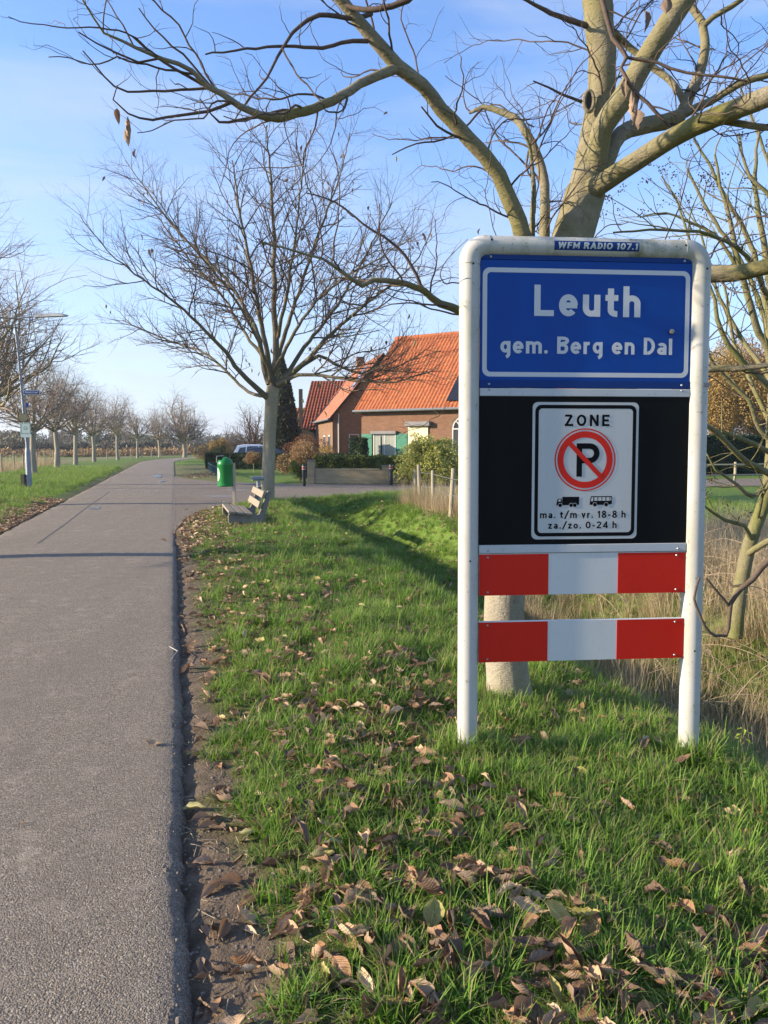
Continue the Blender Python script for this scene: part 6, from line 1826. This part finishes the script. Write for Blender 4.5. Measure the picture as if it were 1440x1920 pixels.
X, Y, rs = scatter(34000, -6, 3.8, 1.6, 20, lambda x, y: np.clip(leaf_density(x, y) * (.55 + .45 * (y < 7)), 0, 1) * visible(x, y), 71, 1.45)
d_ = road_d(X, Y); sL = d_ - HW
ok = (sL > .03) & ~inside(SIDE, X, Y); X, Y, sL = X[ok], Y[ok], sL[ok]
order = np.argsort(Y); X, Y, sL = X[order], Y[order], sL[order]
Z = height(X, Y)
print("leaves", len(X))
CN = ["brown", "dark", "tan", "yellow"]
CW = {"brown": "brown", "dark": "blackish", "tan": "pale tan", "yellow": "yellowish"}
cidx = rs.choice(4, len(X), p=[.47, .40, .08, .05])
sh_i = rs.randint(0, 12, len(X)); rot = np.stack([rs.normal(0, .34, len(X)), rs.normal(0, .34, len(X)), rs.uniform(0, 6.28, len(X))], -1); scl = .42 + .80 * rs.rand(len(X)) ** 1.1; lift = np.where(sL > .45, rs.uniform(.012, .060, len(X)), rs.uniform(.006, .020, len(X)))
NIND = 290
for i in range(NIND):
    cn = CN[cidx[i]]; x, y = float(X[i]), float(Y[i])
    sh_ = shapes[sh_i[i]]; form = "rolled" if abs(sh_['curl']) > 1.3 else "arched" if abs(sh_['bend']) > .8 else "cupped" if abs(sh_['curl']) > .65 else "flat"
    size = "big " if scl[i] > 1.1 else "small " if scl[i] < .78 else ""
    if sL[i] < .35: zone = "on the bare soil beside the asphalt"
    elif x > .75: zone = "in the grass under the sign's right half"
    elif x > .2: zone = "in the grass below the sign's left post"
    elif sL[i] < .8: zone = "at the grass edge of the soil"
    else: zone = "in the grass left of the sign"
    zone += (", nearest row" if y < 2.4 else ", middle distance" if y < 3.2 else ", furthest row")
    lb = f"{size}{form} {CW[cn]} leaf {zone}"; grp = f"{size}{form} {CW[cn]} leaves {zone}"
    o = link("fallen_leaf", LM[cn][sh_i[i]]); o.location = (x, y, float(Z[i]) + float(lift[i])); o.rotation_euler = tuple(rot[i]); s_ = float(scl[i]); o.scale = (s_, s_, s_)
    tag(o, lb, "leaf", grp)

# notable single leaves
def one_leaf(px, py, cn, k, label, rz, s_=1.0, lift_=.012, tilt=(.1, .1)):
    q_ = at(px, py, 2224 / (py - 835.0) if py > 900 else 3); x, y = q_.x, q_.y; d0 = float(road_d(np.array([x]), np.array([y]))[0])
    z = (.02 * (1 - (d0 / HW) ** 2) if abs(d0) < HW else gz(x, y)) + lift_; o = link("fallen_leaf", LM[cn][k]); o.location = (x, y, z); o.rotation_euler = (tilt[0], tilt[1], rz); o.scale = (s_,) * 3; tag(o, label, "leaf")


one_leaf(447, 1566, "yellow", 0, "flat pale yellow leaf on the bare soil, largest there", .3, 1.0)
one_leaf(378, 1552, "dark", 4, "curled olive brown leaf standing close to the asphalt edge", .9, .9, .02, (.6, .2))
one_leaf(288, 1415, "tan", 1, "pale tan leaf lying alone on the asphalt near its edge", .1, .9, .008)
one_leaf(1092, 1462, "yellow", 2, "yellow-green leaf in the grass right before the sign", -.7, 1.0, .04, (.5, .3))
one_leaf(940, 1355, "yellow", 3, "upright yellow leaf in the grass between the sign posts", 1.5, 1.0, .05, (1.2, .5))
one_leaf(880, 1697, "brown", 3, "long curled brown leaf on the grass at the photo's lower middle", .2, 1.25, .045)
one_leaf(45, 1582, "tan", 5, "small tan leaf scrap on the road at the left edge", .2, .35, .008)

# twigs lying about
BT = thing("broken_twig", "white forked bare twig lying on the asphalt edge", "twig", (at(330, 1225, 5.65).x, 5.62, .0))
c0 = Vector(BT.location)
mb = MB(); P3 = [at(318, 1211, 5.75), at(333, 1221, 5.62), at(326, 1235, 5.5), at(319, 1251, 5.34)]
for p in P3: p.z = .012
mb.tube([p - c0 for p in P3[:2]], [.0035, .003], 6); mb.tube([p - c0 for p in P3[1:]], [.003, .0025, .002], 6); mb.build("twig", m_simple("bleached", (.42, .40, .36), .2, .7), BT)
mb = MB(); rq = random.Random(17)
for k in range(620):
    y = 1.7 + 9 * rq.random() ** 1.8; s0 = rq.uniform(.02, .6); x = -.283 * y + s0 / .962; z = gz(x, y) + .006; a = rq.uniform(0, 6.28); L_ = rq.uniform(.01, .09); b_ = a + rq.gauss(0, .5)
    mb.tube([(x, y, z), (x + L_ * .5 * math.cos(a), y + L_ * .5 * math.sin(a), z + rq.uniform(0, .012)), (x + L_ * .5 * (math.cos(a) + math.cos(b_)), y + L_ * .5 * (math.sin(a) + math.sin(b_)), z)], [.0018, .0015, .001], 4)
tag(mb.build("twig_debris", m_simple("straw", (.36, .29, .20), .5, .8, 5)), "loose twigs and stalks strewn over the bare soil strip", "debris", kind="stuff")
mb = MB()
for k in range(1500):
    y = 1.65 + 8 * rq.random() ** 1.8; s0 = rq.uniform(-.10, .45); x = -.283 * y + s0 / .962; z = gz(x, y) if s0 > .015 else -.030 if s0 > -.02 else .000; r_ = rq.uniform(.002, .008) * (1 if rq.random() < .95 else 1.8)
    b_ = len(mb.v); mb.add([(x + v_.x * r_ * rq.uniform(.7, 1.3), y + v_.y * r_ * rq.uniform(.7, 1.3), z + v_.z * r_ * .7) for v_ in iv], iff)
tag(mb.build("gravel", m_simple("pebble", (.22, .18, .145), .6, .85, 60)), kind="stuff")

# ------------------------------------------------------------------ instanced stuff: grass, small leaves
def point_instances(name, P, rotv, sclv, idxv, protos, label, kind="stuff"):
    me_ = bpy.data.meshes.new(name); me_.vertices.add(len(P)); me_.vertices.foreach_set("co", np.asarray(P, np.float32).ravel())
    a = me_.attributes.new("rot", 'FLOAT_VECTOR', 'POINT'); a.data.foreach_set("vector", np.asarray(rotv, np.float32).ravel())
    a = me_.attributes.new("scl", 'FLOAT', 'POINT'); a.data.foreach_set("value", np.asarray(sclv, np.float32).ravel())
    a = me_.attributes.new("pid", 'INT', 'POINT'); a.data.foreach_set("value", np.asarray(idxv, np.int32).ravel())
    o = link(name, me_); pc = bpy.data.collections.new(name + "_shapes")
    for k, pm in enumerate(protos):
        pc.objects.link(bpy.data.objects.new(f"{name}_shape_{k:02d}", pm))
    ng = bpy.data.node_groups.new(name, 'GeometryNodeTree'); ng.interface.new_socket("Geometry", in_out='INPUT', socket_type='NodeSocketGeometry'); ng.interface.new_socket("Geometry", in_out='OUTPUT', socket_type='NodeSocketGeometry')
    nn_ = ng.nodes; gi, go = nn_.new("NodeGroupInput"), nn_.new("NodeGroupOutput"); ip = nn_.new("GeometryNodeInstanceOnPoints"); ci = nn_.new("GeometryNodeCollectionInfo")
    ci.inputs[0].default_value = pc; ci.inputs[1].default_value = True; ci.inputs[2].default_value = True; ip.inputs["Pick Instance"].default_value = True
    def na(nm, ty):
        x = nn_.new("GeometryNodeInputNamedAttribute"); x.data_type = ty; x.inputs[0].default_value = nm
        return [s_ for s_ in x.outputs if s_.enabled and s_.name == "Attribute"][0]
    e2r = nn_.new("FunctionNodeEulerToRotation"); L_ = ng.links.new
    L_(gi.outputs[0], ip.inputs["Points"]); L_(ci.outputs[0], ip.inputs["Instance"]); L_(na("rot", 'FLOAT_VECTOR'), e2r.inputs[0]); L_(e2r.outputs[0], ip.inputs["Rotation"])
    L_(na("scl", 'FLOAT'), ip.inputs["Scale"]); L_(na("pid", 'INT'), ip.inputs["Instance Index"]); L_(ip.outputs[0], go.inputs[0])
    md = o.modifiers.new("scatter", 'NODES'); md.node_group = ng
    tag(o, kind=kind)
    if label: o['label'] = label
    return o


protos = [m_ for cn in CN for m_ in LM[cn]]
j = slice(NIND, None); nL = len(X[j])
point_instances("fallen_leaves", np.stack([X[j], Y[j], Z[j] + lift[j]], -1), rot[j], scl[j], cidx[j] * 12 + sh_i[j], protos, "more fallen walnut leaves strewn along the verge")
# left verge leaves along the far edge of the road
rs = np.random.RandomState(81); nl = 3000; Yl_ = 8 + 14 * rs.rand(nl); tl = np.abs(rs.normal(0, .75, nl)); Xl_ = -1.6 - .283 * Yl_ - (HW + tl + .02) / .962
k = Xl_ > -1.15 * .52 * Yl_ - .6; Xl_, Yl_ = Xl_[k], Yl_[k]; nl = len(Xl_)
point_instances("left_verge_leaves", np.stack([Xl_, Yl_, height(Xl_, Yl_) + .02], -1), np.stack([rs.normal(0, .4, nl), rs.normal(0, .4, nl), rs.uniform(0, 6.28, nl)], -1), rs.uniform(.6, 1.2, nl), rs.choice(4, nl, p=[.45, .2, .32, .03]) * 12 + rs.randint(0, 12, nl), protos, "fallen leaves along the left road edge")
# leaf litter under the bench, junction, railing and ditch bank
rs = np.random.RandomState(82); PX, PY = [], []
for cx, cy, sx, sy, n in ((-3.6, 14.2, .5, 2.2, 900), (-2.2, 16.5, 1.6, 1.8, 420), (-4.4, 17.5, .5, 2.0, 500), (2.3, 14.5, .9, 1.6, 420), (2.6, 6.0, .7, .9, 420), (2.5, 4.8, .5, .7, 420), (-9.6, 38, .5, 4, 500), (-1.0, 19.5, 2.0, 1.5, 260), (1.2, 5.6, 1.0, .9, 60)):
    PX.append(rs.normal(cx, sx, n)); PY.append(rs.normal(cy, sy, n))
PX, PY = np.concatenate(PX), np.concatenate(PY); sd__ = road_d(PX, PY); k = (sd__ > HW + .03) | (rs.rand(len(PX)) < .05); PX, PY = PX[k], PY[k]; nl = len(PX)
point_instances("leaf_litter", np.stack([PX, PY, height(PX, PY) + .03], -1), np.stack([rs.normal(0, .4, nl), rs.normal(0, .4, nl), rs.uniform(0, 6.28, nl)], -1), rs.uniform(.6, 1.25, nl), rs.choice(4, nl, p=[.45, .25, .26, .04]) * 12 + rs.randint(0, 12, nl), protos, "fallen leaves round the bench and on the ditch bank")


def tuft_mesh(name, n, h_, spread, width, lean_, seed, segs=4):
    rs = np.random.RandomState(seed); V, F_, C_ = [], [], []
    for k in range(n):
        a = rs.uniform(0, 6.28); r_ = spread * math.sqrt(rs.rand()); x, y = r_ * math.cos(a), r_ * math.sin(a); hh = h_ * rs.uniform(.45, 1.15); az = rs.uniform(0, 6.28) if rs.rand() < .5 else a + rs.normal(0, .6)
        le = abs(rs.normal(lean_, lean_ * .5)); w_ = width * rs.uniform(.7, 1.3); cr_ = rs.rand(); dd_ = rs.rand(); b_ = len(V); dx, dy = math.cos(az), math.sin(az); fx, fy = -dy, dx; px_, py_, pz_ = x, y, -.01; th = le * .3
        for i in range(segs + 1):
            t_ = i / segs; ww = w_ * (1 - t_ ** 1.6) + .0002
            V += [(px_ - fx * ww / 2, py_ - fy * ww / 2, pz_), (px_ + fx * ww / 2, py_ + fy * ww / 2, pz_)]; C_ += [(cr_, t_, dd_, 1)] * 2
            th += le * 1.5 / segs; st_ = hh / segs; px_ += dx * math.sin(th) * st_; py_ += dy * math.sin(th) * st_; pz_ += math.cos(th) * st_
        F_ += [(b_ + 2 * i, b_ + 2 * i + 1, b_ + 2 * i + 3, b_ + 2 * i + 2) for i in range(segs)]
    me_ = mesh_np(name, V, F_, False); c_ = me_.color_attributes.new("bl", 'FLOAT_COLOR', 'POINT'); c_.data.foreach_set("color", np.array(C_, np.float32).ravel()); return me_


GT = [tuft_mesh("grass_tuft", 34, .115, .050, .0046, .75, i, 5) for i in range(4)] + [tuft_mesh("grass_tuft", 30, .070, .06, .0040, 1.05, 10 + i) for i in range(3)]
for m_ in GT: m_.materials.append(GRASS)
DT = [tuft_mesh("dry_tuft", 34, .55, .12, .005, .38, 30 + i, 5) for i in range(3)] + [tuft_mesh("dry_tuft", 40, .20, .10, .004, .9, 40 + i, 4) for i in range(3)]
for m_ in DT: m_.materials.append(DRYG)


def grass_d(X, Y):
    s = road_d(X, Y) - HW; w1, w2 = wob(X, Y, .35, 91), wob(X, Y, 1.1, 92); zs_, zd_, zl_ = zones(X, Y)
    g_d = sst(.10, .5, s + .14 * w2 + .10 * w1) * (1 - .9 * zs_) * (1 - .75 * zd_)
    ld = leaf_density(X, Y); return np.clip(g_d * (1 - .86 * np.clip(ld, 0, 1)) * (.8 + .35 * w2), 0, 1)


def lay_grass(name, n, x0, x1, y0, y1, ypow, dens, s0, s1, seed, label, protos_=GT, sel=None, vis=(1.15, .35)):
    X, Y, rs = scatter(n, x0, x1, y0, y1, dens, seed, ypow); k = (rs.rand(len(X)) < .55 + .6 * wob(X, Y, .28, 96)) & visible(X, Y, *vis) & ~inside(SIDE, X, Y); X, Y = X[k], Y[k]; n = len(X)
    print(name, n)
    sc = rs.uniform(s0, s1, n) * (1 + .35 * wob(X, Y, .55, 93)) * (1 + .02 * Y)
    idn = rs.randint(0, len(protos_), n) if sel is None else np.array(sel)[rs.randint(0, len(sel), n)]
    return point_instances(name, np.stack([X, Y, height(X, Y)], -1), np.stack([rs.normal(0, .12, n), rs.normal(0, .12, n), rs.uniform(0, 6.28, n)], -1), sc, idn, protos_, label)


lay_grass("grass", 52000, -1.4, 4.2, 1.55, 7.0, 1.15, grass_d, .7, 1.25, 101, "thick green verge grass round the town sign")
lay_grass("post_grass", 60000, .3, 1.85, 3.6, 4.05, 1.0, lambda x, y: ((np.hypot(x - .444, y - 3.83) < .13) | (np.hypot(x - 1.67, y - 3.94) < .13)) * (np.minimum(np.hypot(x - .444, y - 3.83), np.hypot(x - 1.67, y - 3.94)) > .045) * .03, .9, 1.35, 107, "taller grass round the two sign posts", GT, (0, 1, 2, 3))
lay_grass("trunk_grass", 9000, .4, 1.3, 4.4, 5.2, 1.0, lambda x, y: (np.abs(np.hypot(x - .83, y - 4.8) - .22) < .07) * .06, .9, 1.4, 108, "taller grass round the walnut trunk", GT, (0, 1, 2, 3))
lay_grass("verge_grass", 70000, -5.5, 9.5, 7.0, 26, 1.25, lambda x, y: grass_d(x, y), .75, 1.3, 102, "green grass of the verge and ditch as far as the junction")
lay_grass("left_grass", 90000, -30, -5, 10, 52, 1.2, lambda x, y: sst(.25, .8, -road_d(x, y) - HW + .15 * wob(x, y, .6, 94)) * sst(6.6, 5.2, -road_d(x, y) - HW), .8, 1.4, 103, "green grass of the left verge")
lay_grass("dry_reeds", 2000, .4, 3.4, 13.6, 19.5, 1.0, lambda x, y: sst(5.45, 5.9, road_d(x, y) - HW) * sst(7.2, 6.4, road_d(x, y) - HW) * .75, .55, .95, 104, "tall dry reeds round the wooden stakes", DT, (0, 1, 2))
lay_grass("dry_bank_grass", 12000, 1.8, 8.5, 4.4, 13, 1.2, lambda x, y: np.maximum(sst(4.4, 5.3, road_d(x, y) - HW + .5 * wob(x, y, .9, 95)), .35 * sst(3.0, 3.8, road_d(x, y) - HW)) * .9, .45, .95, 105, "matted dry grass on the bank right of the sign", DT)
lay_grass("field_edge_grass", 9000, -34, -8, 12, 62, 1.0, lambda x, y: sst(5.4, 6.4, -road_d(x, y) - HW) * sst(9.2, 8.2, -road_d(x, y) - HW), .5, 1.0, 106, "dry grass strip along the field fence", DT)

# broad weeds in the grass near the sign
mbw = MB(); rq = random.Random(23)
for k in range(150):
    y = rq.uniform(1.8, 4.6); x = rq.uniform(-.3, 2.2)
    if not (visible(np.array([x]), np.array([y]))[0]) or leaf_density(np.array([x]), np.array([y]))[0] > .8: continue
    z = gz(x, y) + .015
    for j_ in range(rq.randint(4, 8)):
        a = rq.uniform(0, 6.28); L_ = rq.uniform(.018, .04); w_ = L_ * .35; cx, cy = x + .012 * math.cos(a), y + .012 * math.sin(a); zz = z + rq.uniform(0, .03)
        ex, ey = math.cos(a), math.sin(a)
        mbw.add([(cx, cy, zz), (cx + ex * L_ * .5 - ey * w_, cy + ey * L_ * .5 + ex * w_, zz + L_ * .4), (cx + ex * L_, cy + ey * L_, zz + L_ * .3), (cx + ex * L_ * .5 + ey * w_, cy + ey * L_ * .5 - ex * w_, zz + L_ * .4)], [(0, 1, 2, 3)])
tag(mbw.build("clover_weeds", m_foliage("weed", (.05, .11, .02), (.09, .18, .03), (.14, .26, .05))), "low broad leaved weeds between the grass blades", "weeds", kind="stuff")

SD = thing("seedling", "small bright yellow-green seedling in the grass right of the right post", "plant", (at(1395, 1385, 4.3).x, 4.3, gz(1.95, 4.3)))
for k in range(9):
    a = k * 2.4; h_ = .06 + .012 * k; o = MB().add([(0, 0, 0), (.02, -.012, .006), (.05, 0, -.008), (.02, .012, .006)], [(0, 1, 2), (0, 2, 3)]).build("leaf", m_foliage("seedling_leaf", (.20, .30, .03), (.26, .36, .04), (.32, .42, .06)) if k == 0 else o.data.materials[0], SD, loc=(.02 * math.cos(a), .02 * math.sin(a), h_), rot=(0, R(20), a))
MB().tube([(0, 0, -.02), (.004, 0, .09), (0, .004, .17)], [.002, .0018, .0012], 5).build("stem", DRYG, SD)
for k, (px, py, hh) in enumerate(((1411, 1415, .30), (1384, 1412, .17), (1500, 1400, .3))):
    q_ = at(px, py, 4.1); o = MB().tube([(0, 0, -.03), (.005, 0, hh * .5), (-.01 * (k + 1), .004, hh)], [.0028, .0024, .0016], 5).build("dry_stalk", WOOD_POLE, None, loc=(q_.x, 4.1, gz(q_.x, 4.1))); tag(o, ("tall thin dry stalk standing right of the seedling", "short dry stalk leaning beside the right sign post", "dry stalk beyond the right picture edge")[k], "stalk")

# leaves still hanging on the trees
def hang(root, pts, k0=0):
    for i, (px, py, Y, s_, cn) in enumerate(pts):
        q_ = at(px, py, Y) - Vector(root.location); o = link("leaf", LM[cn][(i + k0) % 12], None, root, q_, (R(80) + .3 * math.sin(i * 2.1), R(85), i * 1.7)); o.scale = (s_,) * 3


hang(NT, [(221, 218, 3.6, .8, "brown"), (236, 240, 3.6, .9, "brown"), (241, 255, 3.6, .8, "brown"), (253, 288, 3.62, .5, "dark"), (1211, 38, 3.4, .8, "dark"), (1188, 185, 3.4, 1.0, "dark"), (1195, 205, 3.4, 1.1, "brown"), (1172, 165, 3.4, .8, "dark"), (1192, 225, 3.4, .9, "dark"), (1250, 10, 3.4, .8, "dark"), (745, 298, 4.7, .4, "yellow")])
rq = random.Random(31)
tips = [c_[1][-1] for c_ in mid_ch if c_[0] >= 3]
for i in range(70):
    p = rq.choice(tips) - Vector(MT.location); low = p.z < 5
    o = link("leaf", LM["yellow" if (low and rq.random() < .6) else "dark"][i % 12], None, MT, p - Vector((0, 0, .06)), (R(80), R(85) + rq.gauss(0, .4), rq.uniform(0, 6.28))); s_ = rq.uniform(.9, 1.8); o.scale = (s_,) * 3

# ------------------------------------------------------------------ air
hz = MB().box((-4200, -80, -3), (4200, 5200, 75)).build("haze", None)
hm = bpy.data.materials.new("haze"); hm.use_nodes = True; hm.node_tree.nodes.clear()
ho = hm.node_tree.nodes.new("ShaderNodeOutputMaterial"); pv = hm.node_tree.nodes.new("ShaderNodeVolumePrincipled")
pv.inputs["Color"].default_value = (.85, .92, 1.0, 1); pv.inputs["Density"].default_value = .00045; pv.inputs["Anisotropy"].default_value = .3
hm.node_tree.links.new(pv.outputs[0], ho.inputs["Volume"]); hz.data.materials.append(hm)
tag(hz, kind="stuff")

for i in range(34):
    px, py = (rq.gauss(585, 30), rq.gauss(715, 45)) if i % 2 else (rq.gauss(485, 35), rq.gauss(690, 30)); q_ = at(px, py, rq.uniform(19.8, 21.5)) - Vector(MT.location)
    o = link("leaf", LM["yellow"][i % 12], None, MT, q_, (R(80), R(85) + rq.gauss(0, .4), rq.uniform(0, 6.28))); o.scale = (rq.uniform(1.0, 1.6),) * 3

print("objects", len(bpy.data.objects))
